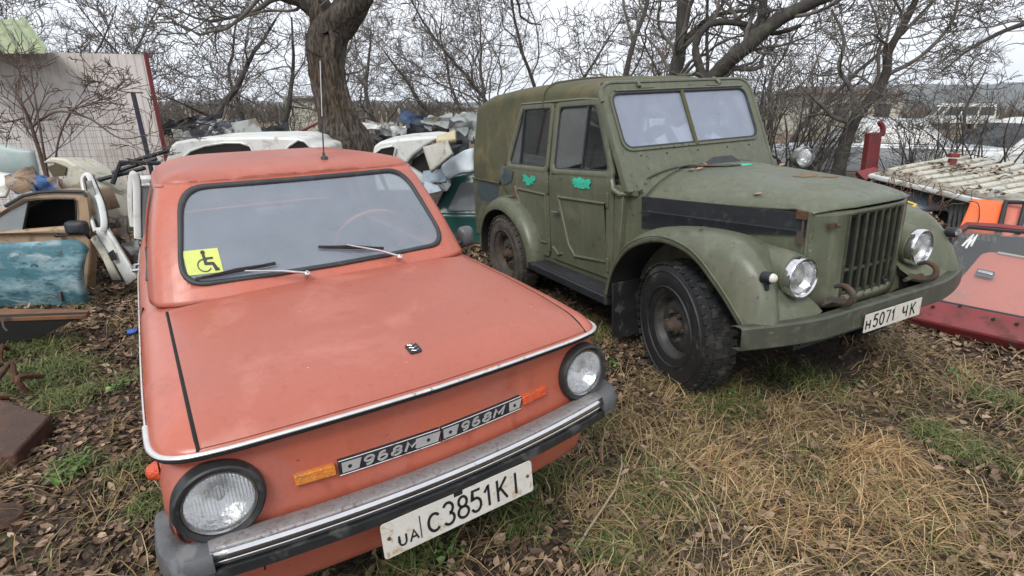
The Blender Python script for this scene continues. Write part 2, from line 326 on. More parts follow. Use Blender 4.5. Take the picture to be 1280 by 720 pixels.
half = [(.665, 0), (.655, .2), (.638, .4), (.612, .60), (.58, .69), (.51, .735), (.38, .750), (0, .760), (-.7, .768), (-1.5, .775), (-2.2, .77), (-2.7, .74), (-2.93, .68), (-3.03, .5), (-3.06, .25), (-3.07, 0)]
ZO = [Vector((a.x, a.y)) for a in cr_([(x, y, 0) for x, y in half], 6)]      # front centre -> rear centre, y >= 0
ZO[0].y = 0; ZO[-1].y = 0
_zo = np.array([[p.x, p.y] for p in ZO])
def zdist(x, y):
    y = abs(y); a = _zo[:-1]; b = _zo[1:]; d = b - a; p = np.array([x, y])
    t = np.clip(((p - a)*d).sum(1)/np.maximum((d*d).sum(1), 1e-12), 0, 1); q = a + d*t[:, None]
    return float(np.sqrt(((p - q)**2).sum(1)).min())
def zoff(inset):
    out = []
    for i, p in enumerate(ZO):
        a = ZO[max(0, i - 1)]; b = ZO[min(len(ZO) - 1, i + 1)]
        d = (b - a).normalized(); n = Vector((d.y, -d.x))      # outward is (-dy..): travelling front->rear on +y side
        n = -n if n.dot(Vector((p.x + 1.2, p.y))) < 0 else n
        if i == 0: n = Vector((1, 0))
        if i == len(ZO) - 1: n = Vector((-1, 0))
        out.append(p - n*inset)
    return out
TRIMZ = [(-3.07, .73), (-2.6, .765), (-1.5, .77), (-.2, .757), (.3, .748), (.5, .755), (.62, .768), (.67, .780)]
HZ = [(-3.07, .76), (-2.7, .86), (-2.3, .89), (-.8, .875), (-.4, .862), (0, .852), (.3, .838), (.5, .820), (.6, .805), (.67, .792)]
def ztop(x, y):
    zt = interp(TRIMZ, x); h = interp(HZ, x) + .026*(1 - min(1, (y/.62)**2)); d = zdist(x, y); w = .15
    s = min(1, max(0, d/w)); k = math.sqrt(max(0, 1 - (1 - s)**2.2)); return zt + (h - zt)*k
m = MB()
rings = [(.20, .10), (.24, .06), (.32, .035), (.42, .022), (.50, .014), (.58, .018), (.66, .024), (.715, .026), (.74, .018), (None, .002)]
rows = []
for z, ins in rings:
    oo = zoff(ins); r = []
    for p in oo: r.append((p.x, p.y, z if z else interp(TRIMZ, p.x) - .004))
    for p in oo[-2:0:-1]: r.append((p.x, -p.y, z if z else interp(TRIMZ, p.x) - .004))
    rows.append(r)
n = len(rows[0])
# wheel arches: drop the faces near the wheels
ARCH = [(0, .33), (-2.16, .33)]
def inarch(p): return (p[0] > .3 and math.hypot(abs(p[1]) - .618, p[2] - .62) < .088) or abs(p[1]) > .6 and any((p[0] - ax)**2 + (p[2] - .28)**2 < r*r and p[2] < .62 for ax, r in ARCH)
def dense(rows, k):
    out = []
    for i in range(len(rows) - 1):
        for j in range(k): out.append([tuple(Vector(a).lerp(Vector(b), j/k)) for a, b in zip(rows[i], rows[i + 1])])
    out.append(rows[-1]); return out
def densec(r, k):
    out = []
    for i in range(len(r)):
        a = Vector(r[i]); b = Vector(r[(i + 1) % len(r)]); kk = max(1, int((b - a).length/.035)) if k else 1
        out += [tuple(a.lerp(b, j/kk)) for j in range(kk)]
    return out
kk = [max(1, int((Vector(rows[5][i]) - Vector(rows[5][(i + 1) % n])).length/.03)) for i in range(n)]
rows = [[tuple(Vector(r[i]).lerp(Vector(r[(i + 1) % n]), j/kk[i])) for i in range(n) for j in range(kk[i])] for r in rows]
rows = dense(rows, 3); nn = len(rows[0]); vs = [p for r in rows for p in r]; fs = []
for i in range(len(rows) - 1):
    for j in range(nn):
        f = (i*nn + j, i*nn + (j + 1) % nn, (i + 1)*nn + (j + 1) % nn, (i + 1)*nn + j)
        c = sum((Vector(vs[q]) for q in f), Vector())/4
        if not inarch(c): fs.append(f)
m.add(vs, fs)
# top skin
tr = []
VV = [math.sin(math.pi/2*k/14) for k in range(-14, 15)]
for p in ZO: tr.append([(p.x, p.y*v, ztop(p.x - (.0005 if p.x > 0 else 0), p.y*v)) for v in VV])
xs = []
for i in range(len(tr) - 1):
    a, b = tr[i], tr[i + 1]; k = max(1, int(abs(a[14][0] - b[14][0])/.05))
    for j in range(k):
        t = j/k; xs.append([((1 - t)*q[0] + t*w[0], (1 - t)*q[1] + t*w[1], 0) for q, w in zip(a, b)])
xs.append(tr[-1]); xs = [[(q[0], q[1], ztop(q[0], q[1])) for q in r] for r in xs]
def incabin(c): return -2.3 < c[0] < -.52 and abs(c[1]) < .60
mv = [p for r in xs for p in r]; mf = []; mm = len(VV)
for i in range(len(xs) - 1):
    for j in range(mm - 1):
        f = (i*mm + j, i*mm + j + 1, (i + 1)*mm + j + 1, (i + 1)*mm + j); c = sum((Vector(mv[q]) for q in f), Vector())/4
        if not incabin(c): mf.append(f)
m.add(mv, mf)
# thin flare round each arch
for ax, r in ARCH:
    for s in (-1, 1): m.tube([(ax + r*math.cos(t), s*(.757), .28 + r*math.sin(t)) for t in [math.pi*q/20 for q in range(-2, 23)] if .28 + r*math.sin(t) < .64], .010, 6)
m.build('body', 'orange', Z, ang=50)
m = MB(); m.box((-1.2, 0, .30), (3.3, 1.28, .14)); m.build('underbody', 'dark', Z)
m = MB()
for ax, r in ARCH:
    for s in (-1, 1):
        m.grid([[(ax + r*math.cos(t), y, .28 + r*math.sin(t)) for t in [math.pi*q/16 for q in range(-1, 18)]] for y in (s*.45, s*.75)])
        m.grid([[(ax, s*.45, .28)]*19, [(ax + r*math.cos(t), s*.45, .28 + r*math.sin(t)) for t in [math.pi*q/16 for q in range(-1, 18)]]])
m.build('wheel_housing', 'dark', Z)

# bonnet panel
def xf(y): return float(np.interp(abs(y), _zo[:22, 1], _zo[:22, 0])) if abs(y) < .7 else .5
def hoodp(u, v):
    yw = .655 - .022*u; y = v*yw; x0 = -.39 + .012*(1 - v*v); x1 = xf(y) - .004; x = x0 + (x1 - x0)*u
    return x, y
rows = []
US = [0, .004, .012] + [i/24 for i in range(1, 24)] + [.98, .992, 1]; VS = [-1, -.994, -.985] + [k/12 for k in range(-11, 12)] + [.985, .994, 1]
for u in US:
    r = []
    for v in VS:
        x, y = hoodp(u, v); e = min(1, (1 - abs(v))/.015, u/.012, (1 - u)/.02 + .3)
        r.append((x, y, ztop(x, y) + .004 + .005*math.sqrt(max(0, e))))
    rows.append(r)
m = MB(); m.grid(rows); hood = m.build('bonnet', 'orange_faded', Z, ang=60)
m = MB(); E_ = [hoodp(u, -1) for u in [i/20 for i in range(21)]]
def seam(side):
    mm_ = MB(); L = [hoodp(i/24, side) for i in range(25)]
    rr = [[(x, y + side*(-.001), ztop(x, y) + .0035), (x, y + side*(.002 + .0042*i/24 if side < 0 else .002), ztop(x, y + side*.008) + .0035)] for i, (x, y) in enumerate(L)]
    mm_.grid(rr); mm_.tube([(x, y + side*(.0065 if side < 0 else .005), ztop(x, y + side*.008) + .001) for x, y in L], .004, 6)
    return mm_
for s in (-1, 1): seam(s).build('bonnet_gap', 'dark', Z)
m = MB(); L = [hoodp(0, v) for v in [k/20 for k in range(-20, 21)]]
m.tube([(x - .004, y, ztop(x, y) + .002) for x, y in L], .0045, 6); m.build('bonnet_gap', 'dark', Z)
# bright trim along the bonnet's front edge and the body sides
m = MB()
def on_outline(i, off, dz):
    p = zoff(-off)[i]; return p
oo = zoff(-.004); idx = [i for i, p in enumerate(ZO) if p.x > .33]
pts = [(oo[i].x, -oo[i].y, interp(TRIMZ, ZO[i].x) + .004) for i in idx[::-1]] + [(oo[i].x, oo[i].y, interp(TRIMZ, ZO[i].x) + .004) for i in idx[1:]]
m.tube([Vector(p) + Vector((.002, 0, 0)) for p in pts], (.008, .0055), 8); m.build('bonnet_trim', 'alu', Z)
m = MB(); m.tube([Vector(p) - Vector((.002, 0, .0125)) for p in pts], (.007, .006), 6); m.build('trim_shadow', 'dark', Z)  # dark strip painting the shadow under the trim
for s in (-1, 1):
    m = MB(); m.tube([(p.x, s*p.y, interp(TRIMZ, p.x) + .004) for p in oo if -2.9 < p.x < .36], (.0035, .0045), 6); m.build('side_trim', 'alu', Z)
# bonnet badge
def ontop(x, y, h=.011): return Vector((x, y, ztop(x, y) + h))
m = MB(); bx = .50; rows = []
for a, b in rrect(.050, .034, .006, 3): pass
c0 = ontop(.515, -.01, .010); q = [Vector((c0.x + b, c0.y + a, ztop(c0.x + b, c0.y + a) + .010)) for a, b in rrect(.040, .054, .009, 4)]
m.poly(q, (0, 0, .004)); bd = m.build('badge', 'black', Z)
m = MB()
for dx in (-.017, 0, .017): m.tube([ontop(c0.x + dx - .004, c0.y - .012, .0155), ontop(c0.x + dx + .004, c0.y, .0155), ontop(c0.x + dx - .004, c0.y + .012, .0155)], .0017, 5)
m.build('emblem', 'dull_chrome', bd)

# cabin --------------------------------------------------------
ZB, ZT = .865, 1.305
baseh = [(-.335, 0), (-.350, .30), (-.385, .52), (-.425, .64), (-.50, .70), (-.75, .715), (-1.5, .72), (-2.1, .70), (-2.36, .62), (-2.47, .45), (-2.50, 0)]
toph = [(-.735, 0), (-.748, .28), (-.775, .46), (-.805, .545), (-.87, .588), (-1.05, .598), (-1.45, .60), (-1.80, .585), (-1.93, .54), (-1.99, .40), (-2.01, 0)]
CB = cr_([(x, y, ZB) for x, y in baseh], 8); CT = cr_([(x, y, ZT) for x, y in toph], 8)
for L in (CB, CT):
    L[0].y = 0; L[-1].y = 0
def cab(i, t, s=1):      # fractional index i
    k = min(int(i), len(CB) - 2); f = i - k; b = CB[k].lerp(CB[k + 1], f); tp = CT[k].lerp(CT[k + 1], f); p = b.lerp(tp, t)
    bul = .016*math.sin(math.pi*t); ctr = Vector((-1.3, 0, 0)); d = Vector((p.x - ctr.x, p.y*1.6, 0)); d = d.normalized() if d.length else Vector((1, 0, 0))
    p = p + d*bul; return Vector((p.x, p.y*s, p.z))
NI = len(CB) - 1
def win_front(p):        # rounded rectangle test of the windscreen (outer edge of rubber)
    t = (p.z - .925)/(1.292 - .925)
    if not 0 <= t <= 1: return False
    hw = .612 + (.530 - .612)*t; a = abs(p.y)/hw
    if a > 1: return False
    r = .10; dx = (abs(p.y) - (hw - r)); dz = min(p.z - .925, 1.292 - p.z); 
    if dx > 0 and dz < r*.9: return dx*dx + (r*.9 - dz)**2 < r*r
    return True
II = [k*.25 for k in range(NI*4 + 1)]; TT = [k/26 for k in range(27)]
vs = []; fs = []; W_ = len(II)
full = [(i, 1) for i in II] + [(i, -1) for i in II[-2:0:-1]]; W_ = len(full)
for t in TT:
    for i, s in full: vs.append(cab(i, t, s))
for a in range(len(TT) - 1):
    for b in range(W_):
        f = (a*W_ + b, a*W_ + (b + 1) % W_, (a + 1)*W_ + (b + 1) % W_, (a + 1)*W_ + b); c = sum((vs[q] for q in f), Vector())/4
        i, s = full[b]; t = (TT[a] + TT[a + 1])/2
        front = i < 27 and win_front(Vector((c.x, c.y*1.035, c.z*1.0)))
        side = .16 < t < .90 and -2.02 + .1*t < c.x < -.66 - .32*t and i > 30 and not (-1.48 < c.x < -1.42)
        rear = i > 64 and .22 < t < .86 and abs(c.y) < .50
        if not (front or side or rear): fs.append(f)
m = MB(); m.add(vs, fs)
m.build('cabin_shell', 'orange', Z, ang=60, solid=.012, off=0)
# roof skin
rows = []; CJ = [cab(j*.5, 1) for j in range(0, NI*2 + 1)]; m = MB()
for k in range(0, NI*2 + 1):
    i = k*.5; p = cab(i, 1); r = []
    for q in range(-12, 13):
        v = math.sin(math.pi/2*q/12); y = p.y*v
        d = min(math.dist((p.x, abs(y)), (cj.x, cj.y)) for cj in CJ)
        w = .34; s_ = min(1, d/w); z = ZT + .080*math.sqrt(max(0, 1 - (1 - s_)**2))
        r.append((p.x, y, z))
    rows.append(r)
m.grid(rows); m.build('roof', 'orange_faded', Z, ang=60)

def fcab(y, z):          # windscreen surface point for (y, z)
    t = (z - ZB)/(ZT - ZB); lo, hi = 0., 30.
    for _ in range(30):
        md = (lo + hi)/2
        if cab(md, t).y < abs(y): lo = md
        else: hi = md
    p = cab((lo + hi)/2, t, 1 if y >= 0 else -1); return Vector((p.x, y, z))
def wf_outline(g, n=7):   # g: shrink
    c = [(-.606 + g, .922 + g*.9), (.606 - g, .922 + g*.9), (.524 - g, 1.296 - g*.9), (-.524 + g, 1.296 - g*.9)]
    return sub2([Vector((a.x, a.y)) for a in rquad([(x, y, 0) for x, y in c], .105 - g*.5, n)], 4)
nrm = Vector((.74, 0, .67))
m = MB(); o1 = wf_outline(.0); o2 = wf_outline(.020)
A = [fcab(p.x, p.y) for p in o1]; B = [fcab(p.x, p.y) for p in o2]
rows = [[a + nrm*.002, a + nrm*.012, a.lerp(b, .3) + nrm*.017, a.lerp(b, .7) + nrm*.015, b + nrm*.008, b - nrm*.004] for a, b in zip(A, B)]
m.grid(rows, cu=True); m.build('windscreen_seal', 'seal', Z, ang=60)
m = MB(); o2 = wf_outline(.017); rows = []
cz = Vector((0, 1.11))
for k in range(0, 13):
    f = 1 - k/12; rows.append([fcab(cz.x + (p.x - cz.x)*f, cz.y + (p.y - cz.y)*f) + nrm*.003 for p in o2])
m.grid(rows, cv=True); scr = m.build('windscreen', 'screen', Z)
# disabled-driver sticker, inside corner of the windscreen
def st(a, b, h=0): return fcab(-.562 + a, .965 + b) + nrm*(.0052 + h)
m = MB(); q = [st(*p, 0) for p in ((0, 0), (.128, 0), (.128, .088), (0, .088))]; m.poly(sub2(q, 1), nrm*.001); sti = m.build('sticker', 'yellow', Z, smooth=False)
m = MB(); wc = lambda a, b, h: st(a, b, h + .0016)
def ribbon(mb, pl, sw, fr, th=.0008):
    GL['_'] = [pl]; strokes(mb, '_', 0, 0, 1, 1, sw, fr, 0, th)
ribbon(m, [(.070, .066), (.072, .036), (.098, .034), (.106, .012), (.116, .012)], .010, wc)
ribbon(m, [(.072, .054), (.102, .054)], .007, wc); ribbon(m, arc(.070, .076, .004, .004, 0, 360, 10), .008, wc)
m.build('wheelchair_symbol', 'ink', sti)
m = MB(); ribbon(m, arc(.066, .030, .024, .022, 60, 330, 18), .0035, wc); m.build('wheel_symbol', 'seal', sti)

# side and rear glass
for s in (-1, 1):
    for x0, x1 in ((-.80, -1.43), (-1.47, -1.98)):
        m = MB(); rows = []
        for a in range(9):
            t = .14 + .78*a/8; r = []
            for b in range(9):
                X = x0 - .12*(t - .1)*(x0 > -1) + (x1 - x0)*b/8; lo, hi = 28., float(NI) - 6
                for _ in range(25):
                    md = (lo + hi)/2
                    if cab(md, t).x > X: lo = md
                    else: hi = md
                p = cab((lo + hi)/2, t, s); r.append(p - Vector((0, s*.004, 0)))
            rows.append(r)
        m.grid(rows); m.build('side_window', 'side_glass', Z)
    m = MB(); pts = []
    for X, t in [(-.70, .13), (-1.43, .13), (-2.04, .15), (-1.96, .90), (-1.45, .92), (-.98, .92), (-.70, .13)]:
        lo, hi = 28., float(NI) - 6
        for _ in range(25):
            md = (lo + hi)/2
            if cab(md, t).x > X: lo = md
            else: hi = md
        pts.append(cab((lo + hi)/2, t, s))
    m.tube(sub2(pts, 5, False), (.008, .016), 6); m.build('window_frame', 'seal', Z)
m = MB(); rows = [[cab(NI - 1.0*abs(v)*14, t, 1 if v >= 0 else -1) for v in [k/10 for k in range(-10, 11)]] for t in [.2 + .68*k/8 for k in range(9)]]
m.grid(rows); m.build('rear_window', 'side_glass', Z)
for s in (-1, 1):      # rain gutter
    m = MB(); m.tube([cab(i*.5, .985, s) + Vector((0, s*.006, .0)) for i in range(54, NI*2 - 20)], .007, 6); m.build('rain_gutter', 'orange', Z)

# door lines, handles
for s in (-1, 1):
    for X in (-.60, -1.50):
        m = MB(); m.tube([(X, s*.752, z) for z in (.30, .45, .6, .72)] + [(X - .01, s*.768, .76), (X - .02, s*.745, .83)], .004, 5); m.build('door_gap', 'dark', Z)
    m = MB(); m.tube([(-1.70, s*.755, .785), (-1.70, s*.798, .785), (-1.56, s*.798, .785), (-1.56, s*.755, .785)], .010, 8); m.build('door_handle', 'chrome', Z)
# wipers
def wiper(pv, tip, bl0, bl1, nm='wiper'):
    m = MB(); p0 = fcab(*pv) + Vector((.030, 0, -.012))
    a = fcab(*tip) + nrm*.040
    m.tube([p0 + nrm*.028, p0.lerp(a, .4) + nrm*.028, a], [.006, .005, .0035], 6)
    m.lathe([(-.02, .009), (.012, .012), (.03, .011), (.034, .004)], c=p0, ax=nrm, k=12)
    w = m.build(nm, 'chrome', Z)
    m = MB(); b0 = fcab(*bl0) + nrm*.020; b1 = fcab(*bl1) + nrm*.020
    m.tube([b0.lerp(b1, k/10) for k in range(11)], (.003, .008), 6)
    m.tube([b0.lerp(b1, .15) + nrm*.008, b0.lerp(b1, .5) + nrm*.02, b0.lerp(b1, .85) + nrm*.008], .003, 6)
    m.build('blade', 'rubber', w)
wiper((-.128, .925), (-.36, .945), (-.54, .945), (-.235, .965))
wiper((.300, .925), (.075, .985), (.245, .955), (-.045, 1.002))
m = MB(); c = Vector((-.37, .06, ztop(-.335, -.03))); m.lathe([(-.02, .006), (.02, .008), (.025, .005), (.03, .001)], c=c + Vector((-.02, 0, .015)), ax=(0, 0, 1), k=10); m.build('washer_jet', 'black', Z)

# headlamps, indicators, name strip
def lamp(parent, c, ax, r, name, bez, bw, depth, lensr, bez2=None, tilt=None):
    c = Vector(c); ax = Vector(ax).normalized()
    t = bpy.data.objects.new(name, None); COL.objects.link(t); t.parent = parent; t.location = c
    m = MB(); R = r + bw
    m.lathe([(-depth, R*.98), (-.01, R), (.004, R - .004), (.008, R - bw*.35), (.003, r + .006), (-.012, r + .001), (-.012, r - .004)], ax=ax, k=48); 
    m.f = [f for f in m.f if len(f) == 4]
    m.build('bezel', bez, t)
    if bez2: m = MB(); m.lathe([(-.006, r + .006), (-.001, r + .003), (-.003, r - .003), (-.012, r - .004)], ax=ax, k=48, close=True); m.build('rim', bez2, t)
    m = MB(); m.lathe([(-.010, r)] + [(-.010 + .026*math.cos(math.pi/2*k/8), r*math.sin(math.pi/2*k/8)) for k in range(7, 0, -1)] + [(.016, .0005)], ax=ax, k=40); m.build('lens', 'lens', t)
    m = MB(); m.lathe([(-.012, r), (-.035, r*.86), (-.055, r*.62), (-.068, r*.36), (-.073, .012)], ax=ax, k=40)
    u = ax.orthogonal().normalized()
    m.build('reflector', 'reflector', t)
    m = MB(); m.lathe([(-.072, .012), (-.04, .014), (-.03, .010), (-.028, .001)], ax=ax, k=12); m.build('bulb', 'dull_chrome', t)
    return t
for s in (-1, 1):
    lamp(Z, (.622, s*.618, .620), (1, s*.03, .02), .0865, 'headlight', 'rubber', .026, .10, .085, 'dull_chrome')
    m = MB(); m.lathe([(-.16, .135), (-.05, .130), (-.02, .117), (-.02, .10)], c=(.60, s*.612, .618), k=40); m.build('lamp_surround', 'orange_faded', Z)
    fp = lambda y: xf(y) - .020
    m = MB(); ya, yb = s*.325, s*.435; 
    m.hexa([(fp(ya) - .01, ya, .588), (fp(yb) - .01, yb, .590), (fp(yb) - .01, yb, .625), (fp(ya) - .01, ya, .623), (fp(ya) + .016, ya, .590), (fp(yb) + .014, yb, .592), (fp(yb) + .010, yb, .622), (fp(ya) + .012, ya, .621)])
    m.build('indicator', 'amber' if s < 0 else 'red_lens', Z, bevel=.003)
    m = MB(); m.lathe([(0, .030), (.012, .026), (.028, .018), (.034, .001)], c=(.42, s*.742, .655), ax=(0, s, 0), k=16); m.build('side_lamp', 'red_lens', Z)
def sp(y, z, h=0):       # on the front panel; strip slopes slightly
    return Vector((xf(y) - .019 + h + (z - .6)*.05, y, z))
for s in (-1, 1):
    m = MB(); rows = []
    for k in range(9):
        y = s*(.003 + .312*k/8); rows.append([sp(y, .578, -.01), sp(y, .578, .006), sp(y, .581, .008), sp(y, .627, .008), sp(y, .630, .006), sp(y, .630, -.01)])
    m.grid(rows, cv=True, cap=True); stp = m.build('name_strip', 'black', Z)
    m = MB()
    for z in (.580, .6285): m.tube([sp(s*(.003 + .312*k/8), z, .0085) for k in range(9)], .0014, 4)
    m.build('strip_edging', 'alu', stp)
    m = MB(); fr = lambda a, b, h: sp(a, b, .0085 + h)
    y0 = -.315 if s < 0 else .003
    blocks = [(.008, .055), (.232, .304)] if s < 0 else [(.006, .052), (.262, .306)]
    for a, b in blocks:
        m.grid([[fr(y0 + a + (b - a)*k/3 + d, z, h) for z, h, d in ((.587, 0, 0), (.587, .0015, 0), (.621, .0015, .010 if k else 0), (.621, 0, .010 if k else 0))] for k in range(4)], cv=True, cap=True)
    xx = .066
    for g in '968M':
        strokes(m, g, y0 + xx, .5905, .030 if g != 'M' else .038, .027, .0068, fr, .30, .0018); xx += .043
    m.build('lettering', 'alu', stp)
    m = MB(); yc = y0 + (.030 if s < 0 else .028)
    for yc in (y0 + .030, y0 + (.272 if s < 0 else .285)):
        m.lathe([(.0012, .006), (.0024, .006), (.0024, .001)], c=fr(yc, .604, 0), k=10)
    m.build('strip_hole', 'black', stp)
# panel crease below bumper and splits beside the lamps
for s in (-1, 1):
    m = MB(); m.tube([(xf(.5) - .004, s*.545, .50), (xf(.5) - .002, s*.55, .43), (xf(.5) - .008, s*.55, .36)], .003, 5); m.build('panel_gap', 'dark', Z)

# bumper: stained ledge, bright face, rubber strip, grey end caps
def bxf(y): return .735 - .060*(abs(y)/.66)**2.0
def bsec(y, prof): return [Vector((bxf(y) + a, y, z)) for a, z in prof]
ys = [k/16*.665 for k in range(-16, 17)]
m = MB(); m.grid([bsec(y, [(-.078, .498), (-.070, .522), (-.045, .529), (-.012, .529), (-.003, .524)]) for y in ys]); bump = m.build('bumper', 'bumper_top', Z, solid=.003)
m = MB(); m.grid([bsec(y, [(-.004, .5245), (.004, .518), (.007, .508), (.006, .497)]) for y in ys]); m.build('chrome_edge', 'chrome', bump, solid=.002)
m = MB(); m.grid([bsec(y, [(.006, .4965), (.004, .486), (.0, .476), (-.002, .474)]) for y in ys]); m.build('bumper_face', 'chrome', bump, solid=.002)
m = MB(); m.grid([bsec(y, [(-.008, .476), (.012, .474), (.013, .446), (.006, .440), (-.02, .438)]) for y in ys]); m.build('rubber_strip', 'rubber', bump, solid=.002)
for s in (-1, 1):
    m = MB(); rows = []
    path = [(.672, .660, 1), (.668, .70, 1), (.652, .735, .98), (.615, .762, .95), (.55, .775, .9), (.44, .778, .82), (.40, .776, .7)]
    path = [(p.x, p.y, p.z) for p in cr_(path, 4)]
    for i, (x, y, k) in enumerate(path):
        a = path[max(0, i - 1)]; b = path[min(len(path) - 1, i + 1)]; d = Vector((b[0] - a[0], b[1] - a[1])).normalized(); nv = Vector((-d.y, d.x)) if False else Vector((d.y, -d.x)); nv = nv if nv.dot(Vector((1, .8))) > 0 else -nv
        zc = .486; h = .039*k; sec = []
        for a_, b_ in [(-.075, .8), (-.06, 1.0), (-.02, 1.03), (.006, .88), (.016, .5), (.018, -.3), (.013, -.35), (.015, -.8), (.0, -1), (-.05, -1)]:
            a2 = a_ if i < 8 else a_*max(.5, 1 - (i - 8)*.05)
            sec.append((x + nv.x*a2, s*(y + nv.y*a2), zc + h*b_))
        rows.append(sec)
    m.grid(rows, cv=True, cap=True); m.build('end_cap', 'cap_grey', bump)
# number plate
def zp(a, b, h=0): return Vector((.757 + h + b*-.10, a*1.0, .4500 - .112 + b))
m = MB(); q = [zp(.0125 + a, .056 + b) for a, b in rrect(.528, .114, .010, 4)]; m.poly(q, (.003, 0, 0)); pl = m.build('number_plate', 'plate', Z, smooth=False)
m = MB(); fr = lambda a, b, h: zp(-.2515 + a, b, h + .0032)
x = .070
strokes(m, 'U', .048, .022, .024, .033, .0055, fr); strokes(m, 'A', .083, .022, .026, .033, .0055, fr); strokes(m, '|', .112, .018, .012, .074, .003, fr)
for g, w, x in (('c', .040, .142), ('3', .036, .196), ('8', .038, .244), ('5', .036, .292), ('1', .030, .338), ('K', .040, .386), ('I', .02, .450)):
    hh = .058 if g == 'c' else .074
    strokes(m, g, x, .020, w, hh, .0085, fr)
m.build('lettering', 'ink', pl)
m = MB()
for a in (.020, .508): m.lathe([(0, .006), (.003, .005), (.004, .001)], c=zp(-.2515 + a, .062, .003), k=12)
m.build('bolt', 'rust', pl)
m = MB(); m.box((.70, 0, .44), (.10, .03, .03)); m.build('plate_bracket', 'dark', Z)

# antenna, door mirror
m = MB(); c = Vector((-.86, .143, 1.372)); m.lathe([(-.02, .020), (.004, .017), (.010, .008), (.026, .006), (.028, .001)], c=c, ax=(-.15, 0, 1), k=14)
m.tube([c + Vector((0, 0, .02)), c + Vector((-.012, .018, .20))], .0036, 6); ae = m.build('aerial', 'rubber', Z)
m = MB(); m.tube([c + Vector((-.012, .018, .19)), c + Vector((-.03, .05, .46))], .0018, 6); m.build('aerial_tip', 'alu', ae)
m = MB(); mc = Vector((-.70, .845, .885)); rows = []
for a, w, h in ((-.032, .030, .040), (-.026, .048, .060), (.0, .050, .063), (.024, .040, .052), (.038, .018, .026)):
    rows.append([mc + Vector((a, (p[0])*w/.05, p[1]*h/.06)) for p in rrect(.1, .12, .032, 4)])
m.grid(rows, cv=True, cap=True); mir = m.build('door_mirror', 'cap_grey', Z, sub=1)
m = MB(); m.tube([(-.66, .73, .855), (-.67, .77, .862), (-.69, .82, .87)], .012, 8); m.lathe([(0, .03), (.02, .024), (.024, .001)], c=(-.655, .725, .85), ax=(.2, 1, .3), k=12); m.build('mirror_arm', 'rubber', mir)

# interior
m = MB(); m.hexa([(-.42, -.60, .62), (-.42, .60, .62), (-.72, .60, .62), (-.72, -.60, .62), (-.44, -.58, .905), (-.44, .58, .905), (-.72, .58, .895), (-.72, -.58, .895)]); m.build('dashboard', 'interior', Z, bevel=.03)
for s in (-1, 1):
    m = MB(); m.hexa([(-1.05, s*.32 - .24, .45), (-1.05, s*.32 + .24, .45), (-1.55, s*.32 + .24, .45), (-1.55, s*.32 - .24, .45), (-1.05, s*.32 - .24, .60), (-1.05, s*.32 + .24, .60), (-1.52, s*.32 + .24, .56), (-1.52, s*.32 - .24, .56)])
    m.hexa([(-1.44, s*.32 - .23, .56), (-1.44, s*.32 + .23, .56), (-1.56, s*.32 + .23, .56), (-1.56, s*.32 - .23, .56), (-1.60, s*.32 - .21, 1.06), (-1.60, s*.32 + .21, 1.06), (-1.70, s*.32 + .21, 1.06), (-1.70, s*.32 - .21, 1.06)])
    m.build('seat', 'seat', Z, bevel=.04)
m = MB(); m.hexa([(-2.05, -.55, .5), (-2.05, .55, .5), (-2.2, .55, .5), (-2.2, -.55, .5), (-2.2, -.55, .95), (-2.2, .55, .95), (-2.32, .55, .95), (-2.32, -.55, .95)]); m.build('rear_bench', 'seat', Z, bevel=.04)
t = bpy.data.objects.new('steering_wheel', None); COL.objects.link(t); t.parent = Z; t.location = (-.80, .32, .93)
sw_ax = Vector((-.85, 0, .5)).normalized(); u = sw_ax.orthogonal().normalized(); w = sw_ax.cross(u)
m = MB(); m.tube([(u*math.cos(a) + w*math.sin(a))*.195 for a in [2*math.pi*k/32 for k in range(32)]], .011, 8, closed=True); m.build('rim', pmat('tan_wheel_rim', (.5, .16, .08), None, 4, .4), t)
m = MB(); m.tube([w*.19, Vector(), w*-.19], .012, 6); m.tube([Vector(), -sw_ax*.3], .02, 8); m.build('column', 'interior', t)
m = MB(); m.box((-.86, 0, 1.245), (.02, .22, .06)); m.build('interior_mirror', 'interior', Z, bevel=.01)
for x in (0, -2.16):
    for s in (-1, 1): make_wheel(Z, (x, s*.63, .285 + (.0 if x else .006)), .290, .15, .17, s, 'tyre_dusty', 'cap_grey', 30)
# ================================================================== the olive off-road car
G = empty('off_road_car', PG_, 'olive green military style off-road car with canvas top and round headlamps', 'car')
def ys(x): return float(np.interp(x, [-3.16, -2.3, -1.65, -.82], [.755, .735, .705, .675]))
def yside(x, z):      # side surface: vertical to the belt, then leaning in
    y = ys(x)
    if z > 1.16: y -= (z - 1.16)*.16
    return y
MT['rim_black'] = pmat('worn_rim', (.030, .030, .029), (.05, .048, .044), 12, .5, bump=.2, dirt=(.085, .078, .068), damt=.4, dsc=14)
